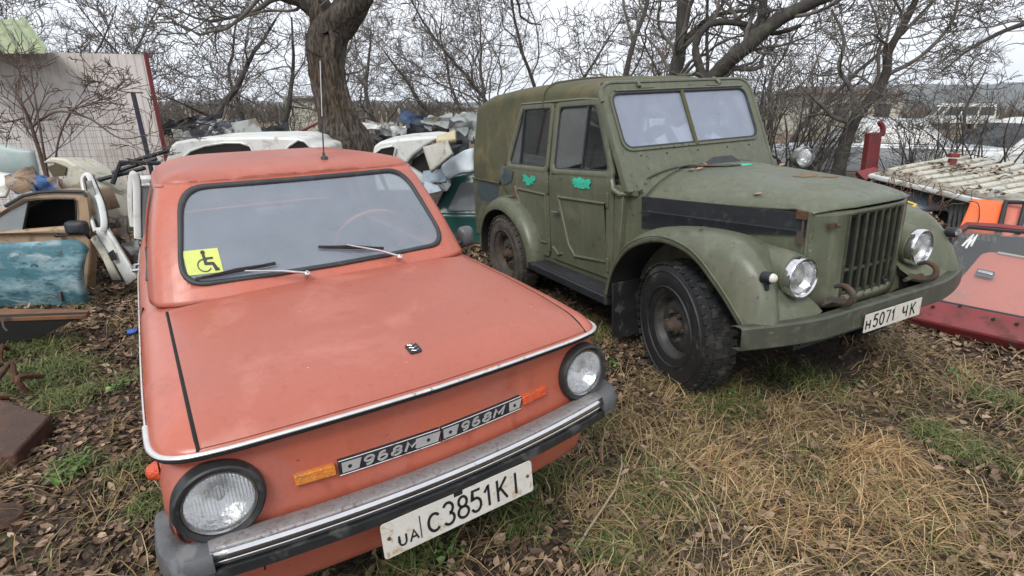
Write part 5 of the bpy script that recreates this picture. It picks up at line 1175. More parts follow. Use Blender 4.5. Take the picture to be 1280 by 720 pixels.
for k, (u, Y, s_, kd) in enumerate([(20, 14, .8, K_TAL2), (75, 17, 1.0, K_ORC2), (130, 21, .95, K_FAR), (-30, 20, 1.0, K_FAR), (215, 22, .9, K_FAR), (300, 25, 1.0, K_FAR), (390, 24, .95, K_FAR), (440, 30, .9, K_FAR), (590, 26, .95, K_FAR), (700, 22, .85, K_FAR), (800, 24, .9, K_FAR), (860, 20, .8, K_FAR), (960, 26, 1.0, K_FAR)]):
    o = place(kd, kd is K_FAR and k == 2, u, 130, Y, s_, k*1.7, 'bare leafless tree in the background row behind the yard', 'tree', 'bare trees in the background row')
    o.name = 'distant_tree'
for k, (u, v, Y, s_) in enumerate([(955, 170, 9.5, .95), (975, 190, 8.6, .85), (1000, 180, 10.5, 1.0), (925, 150, 11, 1.0), (1020, 170, 9.4, .75)]):
    kd = (K_SHR, K_SH2)[k % 2]; place(kd, k < 2, u, v, Y, s_, k*2.1, 'thicket shrub of thin dark upright stems behind the olive bonnet', 'shrub', 'thicket shrubs behind the olive car')
for k, (u, v, Y, s_) in enumerate([(1180, 180, 8.5, .72), (1235, 190, 9.0, .75), (1140, 180, 9.4, .62), (1275, 190, 8, .7)]):
    place((K_SHR, K_SH2)[k % 2], 0, u, v, Y, s_, k*1.3 + .5, 'thin bare shrub growing between the ribbed roof and the white cars', 'shrub', 'shrubs by the white cars')
for k, (u, Y, s_) in enumerate([(235, 10, .55), (320, 11, .6), (375, 10, .5), (520, 18, .6), (440, 18, .6), (250, 16, .8), (200, 13, .7), (355, 15, .7)]):
    place((K_SHR, K_SH2)[k % 2], 0, u, 150, Y, s_, k*1.9, 'low leafless scrub growing round the scrap heaps', 'shrub', 'low scrub behind the scrap')
# bush in front of the shed with arching red-brown branches
def pathtree(nm, label, cat, limbs, bark, seed, dens, mx_=3, wig=.25, minr=.005, upt=.01, group=None, ang=(.5, 1.2), lenf=.5, kk=12, twig=None):
    """limbs: list of (list of (u, v, Y), r0, r1, n_children)"""
    rg = np.random.default_rng(seed); root = bpy.data.objects.new(nm, None); COL.objects.link(root); tr, cr2 = TB(), TB(); first = limbs[0][0][0]
    b0 = P(*first); root.location = (b0.x, b0.y, 0); off = np.array([b0.x, b0.y, 0])
    for li, (pp, r0, r1, nc) in enumerate(limbs):
        q = [P(*a) for a in pp]; q = cr_(q, 6); pts = [np.array(a) - off for a in q]; n = len(pts) - 1
        rad = np.linspace(r0, r1, n + 1)*(1 + .06*np.sin(np.arange(n + 1)*1.9)); (tr if li == 0 or r0 > .05 else cr2).tube(pts, rad, kk if r0 > .05 else 6)
        tot = sum(np.linalg.norm(pts[i + 1] - pts[i]) for i in range(n))
        for c in range(nc):
            t_ = rg.uniform(.25, 1); i_ = min(int(t_*n), n - 1); dr = pts[i_ + 1] - pts[i_]; dr /= np.linalg.norm(dr) + 1e-9; rv = rg.normal(0, 1, 3); rv -= rv @ dr*dr; rv /= np.linalg.norm(rv); a = rg.uniform(*ang); nd = dr*math.cos(a) + rv*math.sin(a); nd /= np.linalg.norm(nd)
            branch(cr2, rg, pts[i_], nd, max(.35, tot*lenf*rg.uniform(.5, 1)*(1.2 - .5*t_)), max(rad[i_]*rg.uniform(.2, .5), minr), 1, mx_, dens, wig, upt, minr, ang)
    t_ = tr.build('trunk', bark); t_.parent = root
    if cr2.V: c_ = cr2.build('crown', twig or TWIG); c_.parent = root
    return tag(root, label, cat, group)
RB = pmat('red_brown_twig', (.13, .085, .065), (.075, .055, .045), 8, .85)
pathtree('bare_bush', 'bare bush of arching red brown branches in front of the beige shed wall', 'bush',
    [([(62, 240, 5.7), (48, 190, 5.7), (30, 140, 5.7), (5, 100, 5.8), (-20, 70, 5.9)], .022, .008, 10),
     ([(62, 240, 5.7), (52, 180, 5.6), (42, 120, 5.7), (36, 80, 5.8)], .014, .005, 7),
     ([(40, 160, 5.7), (70, 142, 5.6), (110, 150, 5.5), (150, 175, 5.4), (190, 168, 5.4)], .014, .004, 10),
     ([(66, 240, 5.7), (72, 180, 5.6), (90, 140, 5.6), (120, 120, 5.6)], .012, .004, 8),
     ([(30, 150, 5.7), (0, 155, 5.6), (-30, 140, 5.6)], .012, .004, 8),
     ([(178, 118, 5.9), (150, 116, 5.8), (120, 105, 5.8)], .008, .003, 5)], RB, 3, (6, 4, 3, 2), 3, .20, .0032, .01, twig=RB)
# the thick old trunk behind the small car
root = bpy.data.objects.new('old_tree', None); COL.objects.link(root); q0 = P(436, 200, 6.6); root.location = (q0.x, q0.y, 0)
def off(u, v, Y): q = P(u, v, Y); return Vector((q.x - q0.x, q.y - q0.y, q.z))
spine = cr_([Vector((.12, 0, -.2)), Vector((.08, 0, .35)), off(436, 192, 6.6), off(423, 150, 6.6), off(413, 110, 6.6), off(409, 75, 6.6), off(409, 45, 6.65)], 7)
m = MB(); rows = []; nS = len(spine)
for i_, p in enumerate(spine):
    f = i_/(nS - 1); r = float(np.interp(f, [0, .16, .33, .5, .66, .82, 1], [.48, .38, .30, .225, .185, .185, .235])); row = []
    for k in range(40):
        a = 2*math.pi*k/40; w = 1 + .10*math.sin(3*a + f*5) + .07*math.sin(7*a - f*6 + 1) + .05*math.sin(13*a + f*9) + .03*math.sin(i_*1.7 + 5*a)
        w += (1 - f)**3*.25*math.sin(5*a + 1); row.append(p + Vector((math.cos(a)*r*w, math.sin(a)*r*w, .02*math.sin(9*a))))
    rows.append(row)
m.grid(rows, cv=True, cap=True)
def limb(pts, r0, r1, k=20, tw=0):
    sp_ = cr_(pts, 8); rws = []; n = len(sp_)
    for i_, p in enumerate(sp_):
        a_ = sp_[max(0, i_ - 1)]; b_ = sp_[min(n - 1, i_ + 1)]; d = (b_ - a_).normalized(); s1 = d.cross(Vector((0, 1, .1))).normalized(); s2 = s1.cross(d); r = r0 + (r1 - r0)*i_/(n - 1)
        rws.append([p + (s1*math.cos(t) + s2*math.sin(t))*r*(1 + .10*math.sin(3*t + i_*.4 + tw) + .06*math.sin(8*t - i_*.3)) for t in [2*math.pi*q/k for q in range(k)]])
    return rws
m.grid(limb([off(402, 70, 6.62), off(412, 42, 6.6), off(432, 18, 6.55), off(448, -8, 6.5), off(458, -60, 6.4), off(480, -120, 6.3)], .20, .13), cv=True, cap=True)
m.grid(limb([off(409, 62, 6.7), off(402, 25, 6.75), off(392, -10, 6.8), off(380, -70, 6.9)], .175, .10, tw=2), cv=True, cap=True)
m.grid(limb([off(398, 18, 6.75), off(378, 4, 6.7), off(352, -6, 6.6), (off(300, -30, 6.4))], .095, .05, tw=1), cv=True, cap=True)
OB = bpy.data.materials.new('furrowed_bark'); OB.use_nodes = True; t = OB.node_tree; b = t.nodes['Principled BSDF']; L = t.links.new; b.inputs['Roughness'].default_value = .95; b.inputs['Specular IOR Level'].default_value = .15
tc = N(t, 'ShaderNodeTexCoord'); mp = N(t, 'ShaderNodeMapping'); mp.inputs['Scale'].default_value = (1.5, 1.5, .35); L(tc.outputs['Object'], mp.inputs[0])
n1 = N(t, 'ShaderNodeTexNoise'); n1.inputs['Scale'].default_value = 22; n1.inputs['Detail'].default_value = 8; n1.inputs['Distortion'].default_value = .6; L(mp.outputs[0], n1.inputs[0])
n2 = N(t, 'ShaderNodeTexNoise'); n2.inputs['Scale'].default_value = 3; n2.inputs['Detail'].default_value = 6; L(tc.outputs['Object'], n2.inputs[0])
r1 = N(t, 'ShaderNodeValToRGB'); e = r1.color_ramp.elements; e[0].position = .38; e[0].color = (.040, .033, .028, 1); e[1].position = .66; e[1].color = (.135, .115, .095, 1); L(n1.outputs[0], r1.inputs[0])
r2 = N(t, 'ShaderNodeMapRange'); r2.inputs[1].default_value = .5; r2.inputs[2].default_value = .68; L(n2.outputs[0], r2.inputs[0]); mxn = N(t, 'ShaderNodeMix', data_type='RGBA'); mxn.blend_type = 'MULTIPLY'; L(r2.outputs[0], mxn.inputs[0]); L(r1.outputs[0], mxn.inputs[6]); mxn.inputs[7].default_value = (.95, .82, .68, 1); L(mxn.outputs[2], b.inputs['Base Color'])
bp = N(t, 'ShaderNodeBump'); bp.inputs['Strength'].default_value = 1; bp.inputs['Distance'].default_value = .05; L(n1.outputs[0], bp.inputs['Height']); L(bp.outputs[0], b.inputs['Normal'])
tk = m.build('trunk', OB, root, ang=180); tk.parent = root
rg = np.random.default_rng(8); cr2 = TB()
for a, d, L_, r in [((455, -40, 6.4), (.9, .1, .1), 2.2, .05), ((440, -20, 6.4), (.7, -.4, .3), 1.8, .04), ((380, 2, 6.7), (-.5, .1, -.55), 1.3, .02), ((360, -4, 6.6), (-.8, .1, -.2), 1.8, .03), ((385, -60, 6.8), (-.9, 0, .2), 2.2, .05), ((396, 10, 6.7), (.2, -.6, .6), 1.2, .02), ((330, -15, 6.5), (-.7, .3, -.4), 1.8, .022), ((470, -90, 6.3), (.8, .2, -.3), 2.4, .035), ((428, 95, 6.7), (.9, .4, .1), .9, .010)]:
    d = np.array(d); branch(cr2, rg, np.array(off(*a)), d/np.linalg.norm(d), L_, r, 1, 4, (0, 6, 5, 4), .26, -.01, .0045)
c_ = cr2.build('crown', TWIG); c_.parent = root
tag(root, 'thick twisted old tree trunk with furrowed bark, rising right behind the small car roof', 'tree')
# leaning trees on the right
pathtree('leaning_tree', 'big dark tree with a thick limb sweeping up to the right, behind the canvas roof', 'tree',
    [([(872, 240, 9.5), (874, 170, 9.5), (884, 110, 9.5), (905, 80, 9.3), (935, 55, 9.1), (965, 28, 9), (1000, 8, 8.9), (1045, -12, 8.8), (1110, -40, 8.6)], .15, .075, 14),
     ([(884, 110, 9.5), (868, 60, 9.6), (885, 30, 9.6), (925, 28, 9.5), (965, 40, 9.4), (1000, 30, 9.3)], .07, .03, 9),
     ([(930, 60, 9.2), (950, 20, 9.3), (955, -30, 9.4)], .09, .04, 8)], BARK2, 21, (6, 4, 3, 2.4), 4, .24, .0048, .01)
pathtree('forked_tree', 'upright dark tree with two stems left of the thick sweeping limb', 'tree',
    [([(838, 240, 10.5), (840, 140, 10.5), (844, 90, 10.5), (850, 50, 10.5), (852, 0, 10.5), (858, -60, 10.5)], .15, .08, 12),
     ([(846, 62, 10.5), (866, 38, 10.4), (895, 18, 10.3), (930, 12, 10.2)], .06, .03, 8)], BARK2, 22, (6, 4, 3, 2.4), 4, .24, .005, .02)
pathtree('young_tree', 'dark crooked young tree forking above the red post and green car', 'tree',
    [([(1040, 250, 8.2), (1050, 200, 8.2), (1060, 165, 8.2), (1072, 140, 8.2), (1090, 118, 8.2), (1106, 92, 8.2), (1110, 62, 8.2), (1128, 30, 8.2), (1146, -10, 8.2), (1160, -60, 8.2)], .105, .03, 15),
     ([(1068, 146, 8.2), (1064, 112, 8.3), (1048, 84, 8.4), (1054, 48, 8.5), (1038, 10, 8.6)], .045, .015, 9),
     ([(1106, 92, 8.2), (1150, 68, 8.0), (1190, 22, 7.9), (1196, -30, 7.8)], .035, .014, 9),
     ([(1054, 190, 8.2), (1062, 150, 8.0), (1100, 140, 7.9), (1140, 165, 7.8)], .016, .006, 6),
     ([(1070, 160, 8.2), (1030, 150, 8.1), (1010, 120, 8.1)], .014, .005, 5)], BARK2, 23, (6, 4, 3, 2.4), 4, .25, .0046, .01)
pathtree('old_branch', 'long bare branches of a tree reaching in from the right edge', 'tree',
    [([(1420, 160, 7.2), (1400, 60, 7.2), (1350, 15, 7.1), (1270, 30, 7.0), (1210, 60, 7), (1180, 85, 7)], .06, .006, 14), ([(1390, 50, 7.2), (1330, 20, 7.3), (1270, -10, 7.4)], .03, .008, 8)], BARK2, 24, (6, 4, 3, 2.4), 4, .25, .0042, .0)
# far country: hill with a wood, scrub belt
def hill(name, pts, Y0, Y1, mat, zfun, label=None):
    m = MB(); rows = []
    for k, x in enumerate(pts): rows.append([(x, Y0, -1), (x, Y0 + (Y1 - Y0)*.25, zfun(x)*.55), (x, Y0 + (Y1 - Y0)*.6, zfun(x)*.93), (x, Y1, zfun(x)), (x, Y1 + 300, -1)])
    m.grid(rows); o = m.build(name, mat, None, smooth=True, ang=180); tag(o, None, None, kind='structure'); return o
HW = pmat('wooded_hill_cover', (.050, .055, .040), (.075, .065, .05), .03, 1.0, bump=1, bsc=.12, dirt=(.03, .04, .03), damt=.6, dsc=.01)
hill('hills', np.linspace(-1700, 2200, 160), 900, 1150, HW, lambda x: 12 + 38/(1 + math.exp(-(x - 450)/160)) + 2.0*math.sin(x*.02) + 1.2*math.sin(x*.09 + 1) + .8*math.sin(x*.31))
SC = pmat('scrub_belt', (.10, .078, .058), (.065, .05, .04), .6, 1.0)
tb = TB(); rg = np.random.default_rng(31)
for k in range(2600):
    Y = rg.uniform(58, 95) if k % 3 else rg.uniform(240, 330); x = rg.uniform(-1.05, 1.05)*Y; h = rg.uniform(.6, 2.4)*(1.0 if Y < 100 else 2.6); w = h*rg.uniform(.15, .5); a = rg.uniform(0, 6.28)
    p0 = np.array([x, Y, -.1]); p1 = p0 + [rg.normal(0, .3)*w, 0, h*.5]; p2 = p1 + [rg.normal(0, 1)*w, rg.normal(0, .5)*w, h*.5]; tb.tube([p0, p1, p2], [.10*h*.5, .16*h*.6, .02], 4)
tag(tb.build('scrub', SC), 'belt of brown leafless scrub out across the far field', 'scrub', kind='stuff')
# ================================================================== shed, fence, scrap and the other cars
MT['sheet'] = pmat('beige_sheet_metal', (.62, .57, .54), (.56, .515, .485), .8, .6, dirt=(.46, .41, .37), damt=.4, dsc=1.5)
MT['sheet_green'] = pmat('pale_green_roof_sheet', (.30, .35, .20), (.25, .30, .165), 2, .6, dirt=(.22, .22, .14), damt=.5, dsc=5)
MT['red_old'] = pmat('old_red_paint', (.21, .024, .027), (.15, .018, .022), 4, .5, dirt=(.13, .04, .035), damt=.5, dsc=9)
MT['white_old'] = pmat('dirty_white_paint', (.66, .67, .64), (.58, .59, .56), 3, .4, dirt=(.40, .38, .32), damt=.45, dsc=5)
MT['cream'] = pmat('cream_paint', (.55, .53, .44), (.46, .44, .35), 3, .5, dirt=(.25, .22, .16), damt=.5, dsc=7)
MT['tan'] = pmat('tan_paint', (.42, .29, .18), (.36, .25, .16), 3, .45, dirt=(.22, .15, .09), damt=.5, dsc=5)
MT['turq'] = pmat('flaking_turquoise', (.035, .12, .15), (.07, .19, .23), 2.6, .6, dirt=(.30, .37, .37), damt=.35, dsc=4, patch=[((.30, .42, .46), 2.6, .46, .66), ((.10, .06, .035), 6, .62, .68), ((.03, .06, .07), 11, .56, .66)], stretch=(1, 1, 2.6))
MT['teal'] = pmat('teal_car_paint', (.025, .12, .105), (.02, .095, .085), 3, .3, dirt=(.08, .11, .095), damt=.4, dsc=6, coat=.3)
MT['silver'] = pmat('silver_car_paint', (.50, .52, .54), (.42, .44, .46), 3, .3, .3, dirt=(.3, .3, .28), damt=.4, dsc=5)
MT['bright_green'] = pmat('bright_green_paint', (.03, .42, .05), (.03, .34, .04), 3, .35)
MT['grey_sheet'] = pmat('weathered_grey_sheet', (.34, .36, .35), (.26, .28, .27), 2.5, .7, dirt=(.18, .15, .11), damt=.5, dsc=6)
MT['pale_blue'] = pmat('pale_blue_panel', (.30, .37, .43), (.24, .31, .37), 2.5, .45, dirt=(.2, .2, .18), damt=.4, dsc=6)
MT['blue'] = pmat('blue_tarp', (.035, .075, .16), (.06, .10, .17), 6, .6, dirt=(.13, .13, .12), damt=.4, dsc=9)
MT['black_film'] = pmat('black_film', (.012, .013, .018), (.02, .022, .03), 4, .28, bump=.8, bsc=9)
MT['car_glass'] = glass('dark_car_glass', (.03, .033, .035), .55, (.25, .28, .28), .05)
MT['pale_glass'] = glass('pale_sheen_glass', (.42, .45, .46), .62, (.5, .55, .55), .12)  # pale diffuse coat paints a white reflection into the glass
MT['bright_orange'] = pmat('bright_orange_paint', (.80, .14, .03), (.72, .13, .035), 3, .45)
MT['dusty_orange'] = pmat('dusty_orange_paint', (.62, .17, .11), (.56, .17, .12), 2, .5, dirt=(.42, .2, .15), damt=.4, dsc=5)
MT['yellow_steel'] = pmat('yellow_painted_steel', (.62, .42, .03), (.5, .34, .03), 8, .5, dirt=(.25, .15, .06), damt=.3, dsc=18)
MT['navy'] = pmat('dark_navy_pipe', (.025, .025, .05), (.04, .035, .06), 8, .5)

def qp(c, nu=10, nv=10, bul=0, nrm=None, crumple=0, seed=0, ph=3.0):
    """bilinear patch through 4 corners with a bulge and crumple"""
    a, b, cc, d = [Vector(p) for p in c]; n = nrm or (b - a).cross(d - a).normalized(); rows = []
    for i in range(nu + 1):
        u = i/nu; r = []
        for j in range(nv + 1):
            v = j/nv; p = a*(1 - u)*(1 - v) + b*u*(1 - v) + cc*u*v + d*(1 - u)*v; k = bul*math.sin(math.pi*u)**.6*math.sin(math.pi*v)**.6 if bul else 0
            p = p + n*k
            if crumple: p = p + mnoise.noise_vector(p*ph + Vector((seed, seed*2.1, 1)))*crumple
            r.append(p)
        rows.append(r)
    return rows
def panel(name, c, mat, label, cat, th=.02, parent=None, **kw):
    bl = {k: kw.pop(k) for k in list(kw) if k in ('bul', 'crumple', 'seed', 'ph', 'nu', 'nv')}
    m = MB(); m.grid(qp(c, **bl)); o = m.build(name, mat, parent, solid=th, ang=60, **kw)
    if label: tag(o, label, cat)
    return o
def px(*a): return [P(*p) for p in a]
def prism(pts, Y, depth, skew=(0, 0)):     # outline at distance Y, extruded away by depth
    m = MB(); q = [P(u, v, Y) for u, v in pts]; m.poly(q, (skew[0], depth, skew[1])); return m

def lump(u, v, Y, sx, sy, sz, mt, seed, jit=.05):
    rl = np.random.default_rng(900 + seed*7 + int(u)); m = MB(); c = P(u, v, Y)
    for q in range(5 if sx > .15 else 3):
        o = c + Vector((rl.uniform(-.5, .5)*sx, rl.uniform(-.3, .5)*sy, rl.uniform(-.35, .25)*sz)); w = sx*rl.uniform(.45, .95); h = sz*rl.uniform(.6, 1.1); a = rl.uniform(-.5, .5); tl_ = rl.uniform(-.8, .8)
        ex = Vector((math.cos(a), math.sin(a)*.5, math.sin(a)*.6))*w; ey = Vector((-.5*math.sin(a), tl_, 1)).normalized()*h
        cs = [o - ex - ey*rl.uniform(.6, 1), o + ex*rl.uniform(.7, 1) - ey, o + ex + ey*rl.uniform(.5, 1), o - ex*rl.uniform(.4, 1) + ey]
        g = qp(cs, 9, 7, crumple=min(w, h)*.42, seed=seed + q*3.3, ph=2.4/max(min(w, h), .05)*.35); n_ = Vector((0, .012, .004)); m.grid(g); m.grid([[p + n_ for p in r] for r in g])
    return m

# shed
A = P(182, 70, 7.5); Bq = P(-90, 64, 7.0); H_ = A.z; A = Vector((A.x, A.y, 0)); Bv = Vector((Bq.x, Bq.y, 0)); d = (Bv - A); Ls = d.length; d.normalize(); nn_ = Vector((d.y, -d.x, 0)); nn_ = nn_ if nn_.y < 0 else -nn_
shed = empty('shed', A, 'beige corrugated metal shed wall with a pale green roof edge and red corner post', 'shed')
m = MB(); k = 0; s_ = 0; cols = []
while s_ < Ls:
    for ds, h in ((0, 0), (.052, 0), (.060, .006), (.086, .006)): cols.append((s_ + ds, h))
    s_ += .094
m.grid([[d*s_ + nn_*h + Vector((0, 0, z)) for z in (-.1, .8, 1.6, H_)] for s_, h in cols]); m.build('wall', 'sheet', shed, smooth=False, solid=.012)
m = MB(); dd = Vector((A.x, A.y, 0)).normalized()*1.0; dd = (dd + Vector((-.12, 0, 0))).normalized()
m.grid([[dd*(.02 + 3.0*i_/30) + Vector((0, 0, z)) for z in (-.1, H_)] for i_ in range(31)]); m.build('side_wall', 'sheet', shed, solid=.012)
m = MB(); m.tube([nn_*.03 + Vector((0, 0, -.1)), nn_*.03 + Vector((0, 0, H_ + .01))], .030, 4); m.build('corner_post', 'red_old', shed)
R0 = P(58, 69, 6.9) - A; R1 = P(28, 27, 8.6) - A; R2 = P(-90, 27, 8.2) - A; R3 = P(-90, 69, 6.4) - A; rows = []
n = 44
for i_ in range(n + 1):
    f = i_/n; h = .06*(1 if i_ % 6 == 0 else 0); rows.append([R0.lerp(R3, f) + Vector((0, 0, h)), R1.lerp(R2, f) + Vector((0, 0, h))])
m = MB(); m.grid(rows); m.build('roof', 'sheet_green', shed, smooth=False, solid=.01)
# fence in front of the shed: leaning navy pipe and a wire net
q0 = P(187, 208, 6.2); q1 = P(165, 118, 6.2)
m = MB(); m.tube([Vector((q0.x + .02, q0.y, -.1)), q0, q1], .024, 10); m.lathe([(-.005, .024), (.004, .024), (.005, .001)], c=q1, ax=(0, 0, 1), k=10); one(m, 'fence_post', 'navy', 'thin dark navy pipe post standing in front of the beige shed wall', 'fence post')
tb = TB(); za, zb = P(100, 250, 6.3).z, P(100, 139, 6.3).z; xa, xb = P(-60, 200, 6.3).x, q0.x
for k in range(int((xb - xa)/.062) + 1):
    x = xa + k*.062; tb.tube([[x, 6.25, .1], [x + .01*math.sin(k), 6.25 + .012*math.sin(k*1.7), (.1 + zb)/2], [x, 6.25, zb]], [.0016]*3, 3)
for k in range(22):
    z = .1 + (zb - .1)*k/21; tb.tube([[xa + (xb - xa)*t, 6.25 + .01*math.sin(t*11 + k), z - .02*math.sin(math.pi*t)] for t in np.linspace(0, 1, 9)], [.0016]*9, 3)
tag(tb.build('wire_fence', pmat('fence_wire', (.16, .15, .14), None, 4, .5, .6)), 'fine wire mesh fence stretched in front of the beige shed wall', 'fence')

# ------- generic car bodies
SIDE = {
 'estate': ([(0, .30), (.0, .46), (.03, .55), (.25, .62), (1, .64), (1, .30)], [(.24, .62), (.37, .96), (.45, 1.0), (.88, .985), (.93, .95), (.995, .64)], [(.30, .40, .56, 0), (.565, .76, 0, 0), (.785, .93, 0, 0)]),
 'hatch': ([(0, .28), (0, .46), (.03, .54), (.27, .64), (.98, .68), (1, .55), (1, .28)], [(.25, .64), (.40, .97), (.50, 1.0), (.80, .98), (.96, .68)], None),
 'saloon': ([(0, .28), (0, .48), (.03, .56), (.29, .64), (.80, .66), (.98, .66), (1, .55), (1, .28)], [(.27, .64), (.40, .97), (.48, 1.0), (.68, .985), (.82, .66)], None),
 'van': ([(0, .22), (0, .36), (.02, .42), (.10, .50), (1, .50), (1, .22)], [(.09, .50), (.20, .93), (.26, 1.0), (.97, 1.0), (.995, .50)], None)}
def car(name, label, M, L_, W, H, mat, kind, gl='car_glass', wheels=True, group=None, nside=3):
    root = empty(name, M, label, 'car' if kind != 'van' else 'van', group); lo_, up, _ = SIDE[kind]
    def body(o, y0, taper, zt0=None):
        m = MB(); rows = []
        for y, ins in ((-1, .035), (-.97, .012), (-.80, 0), (0, -.012), (.80, 0), (.97, .012), (1, .035)):
            r = []
            cxm = .5
            for x, z in o:
                xx = x + (cxm - x)*ins*1.6; zz = z*H; zc = zz - (ins*H*.5 if z > .5 else 0); tw = taper(z); r.append((-xx*L_, y*W/2*tw, zc))
            rows.append(r)
        m.grid(rows, cv=True, cap=True); return m
    b_ = body(lo_, 0, lambda z: 1).build('body', mat, root, bevel=.035, seg=3, ang=50)
    tp = lambda z: 1 - .26*max(0, (z - .62))/.38 if kind != 'van' else 1 - .10*max(0, z - .5)/.5
    c_ = body(up, 0, lambda z: tp(z)*.97).build('cabin', mat, root, bevel=.03, seg=3, ang=50)
    x0b, zb_ = up[0]; x1b = up[-1][0]; x0t = up[1][0]; zt_ = up[1][1]; x1t = up[-2][0]; zbb = zb_ + .03; ztt = zt_ - .05
    def sp_(f, g, s, h):      # f along 0..1, g up 0..1 on the side
        xb_ = x0b + .03 + (x1b - x0b - .06)*f; xt_ = x0t + .015 + (x1t - x0t - .03)*f; x = xb_ + (xt_ - xb_)*g; z = zbb + (ztt - zbb)*g; return Vector((-x*L_, s*(W/2*tp(z)*.97 + h - .004), z*H))
    cuts = [i_/nside for i_ in range(nside + 1)]
    for s in (-1, 1):
        for i_ in range(nside):
            f0, f1 = cuts[i_] + .022, cuts[i_ + 1] - .022; m = MB(); qd = [sp_(f0, .04, s, .0), sp_(f1, .04, s, .0), sp_(f1, .96, s, .0), sp_(f0, .96, s, .0)]; m.poly(rquad(qd, .03, 3), (0, s*.012, 0)); m.build('side_window', gl, root)
    def fr_(xb_, xt_, s0, g0, g1, w):
        z0, z1 = zb_ + (zt_ - zb_)*g0, zb_ + (zt_ - zb_)*g1; xa_, xc = xb_ + (xt_ - xb_)*g0, xb_ + (xt_ - xb_)*g1
        return [Vector((-xa_*L_ + s0, -W/2*tp(z0)*w, z0*H)), Vector((-xa_*L_ + s0, W/2*tp(z0)*w, z0*H)), Vector((-xc*L_ + s0, W/2*tp(z1)*w, z1*H)), Vector((-xc*L_ + s0, -W/2*tp(z1)*w, z1*H))]
    for nm, xb_, xt_, sg in (('windscreen', x0b, x0t, 1), ('rear_window', x1b, x1t, -1)):
        ex = .012*L_/4; m = MB(); m.poly(rquad(fr_(xb_, xt_, sg*(.0 + ex), .10, .90, .86), .05, 3), (sg*.014, 0, .004)); m.build(nm, gl, root)
    for s in (-1, 1):
        m = MB(); m.lathe([(0, .075), (.02, .07), (.03, .04), (.032, .001)], c=(-.005*L_, s*W*.36, .43*H if kind != 'van' else .30*H), k=16); m.build('headlight', 'lens', root)
        m = MB(); m.box((-L_*.998, s*W*.42, .50*H if kind != 'van' else .36*H), (.03, .16, .14)); m.build('tail_lamp', 'red_old', root, bevel=.01)
    for x_ in (.02, .985):
        m = MB(); m.box((-x_*L_ + (.05 if x_ < .5 else -.02), 0, .30*H if kind != 'van' else .22*H), (.14, W*.96, .12)); m.build('bumper', 'interior', root, bevel=.03)
    if wheels:
        for x_ in (.19, .81):
            for s in (-1, 1):
                m = MB(); m.lathe([(-.09, .18), (-.09, .28), (-.07, .305), (.07, .305), (.09, .28), (.09, .19), (.05, .17), (.05, .001)], c=(-x_*L_, s*(W/2 - .09), .305), ax=(0, s, 0), k=24); w = m.build('wheel', 'tyre', root)
                m = MB(); m.lathe([(0, .40), (.006, .36)], c=(-x_*L_, s*(W/2 + .001), .31), ax=(0, s, 0), k=24, close=False); m.f = [f for f in m.f if len(f) == 4]; m.build('arch', 'dark', root)
    return root
def cm(x, y, yaw, z=0, roll=0, pitch=0): return Matrix.Translation((x, y, z)) @ Matrix.Rotation(math.radians(yaw), 4, 'Z') @ Matrix.Rotation(math.radians(roll), 4, 'X') @ Matrix.Rotation(math.radians(pitch), 4, 'Y')
# right: white estate, silver car, white van, green car
car('estate_car', 'white estate car with dark side windows, behind the ribbed old roof', cm(7.7, 10.6, 176, 0), 4.5, 1.75, 1.45, 'white_old', 'estate')
car('parked_car', 'silver white car partly hidden by shrubs, between the red post and the white estate car', cm(5.6, 12.6, 150, 0), 4.2, 1.7, 1.42, 'silver', 'saloon')
car('parked_car', 'pale grey car seen left of the red post, behind the young forked tree', cm(5.9, 12.2, 5, .0), 4.0, 1.65, 1.4, 'silver', 'hatch')
car('van', 'white van with roof rack standing farthest back in front of the ploughed field', cm(34.5, 47, 172, 0), 4.6, 1.9, 2.0, 'white_old', 'van')
car('scrap_car', 'low bright green car body behind the thicket, left of the young forked tree', cm(5.25, 10.9, 12, -.35), 3.6, 1.6, 1.35, 'bright_green', 'saloon', wheels=False)
car('scrap_car', 'teal green estate car with glass painted pale as a white reflection, behind the canvas rear of the olive car', cm(2.9, 7.35, 0, -.50), 3.9, 1.6, 1.36, 'teal', 'estate', gl='pale_glass', wheels=False)
# red posts
p0 = P(1097, 207, 7.4); p1 = P(1099, 148, 7.4); m = MB(); m.hexa([(p0.x - .10, p0.y, 0), (p0.x + .07, p0.y, 0), (p0.x + .07, p0.y + .12, 0), (p0.x - .10, p0.y + .12, 0), (p1.x - .09, p1.y, P(0, 167, 7.4).z), (p1.x + .07, p1.y, P(0, 166, 7.4).z), (p1.x + .07, p1.y + .12, P(0, 166, 7.4).z), (p1.x - .09, p1.y + .12, P(0, 167, 7.4).z)])
m.tube(cr_([P(1101, 168, 7.45), P(1103, 158, 7.45), P(1098, 150, 7.45)], 4), .035, 8); one(m, 'red_post', 'red_old', 'dark red steel post with a bent top, standing left of the white cars', 'post', bevel=.01)
m = MB(); a = P(1190, 198, 6.9); m.box((a.x, a.y, a.z*.5 + .02), (.07, .07, a.z)); m.box((a.x, a.y, a.z + .06), (.11, .07, .05)); one(m, 'short_post', 'red_old', 'short red post top poking above the ribbed old roof', 'post', bevel=.006)
m = MB(); m.poly(px((1070, 212, 6.6), (1094, 206, 6.6), (1098, 212, 6.55), (1082, 224, 6.5)), (.02, .06, -.05)); one(m, 'red_scrap', 'red_old', 'small red metal scrap piece lying at the foot of the red post', 'scrap', bevel=.008)
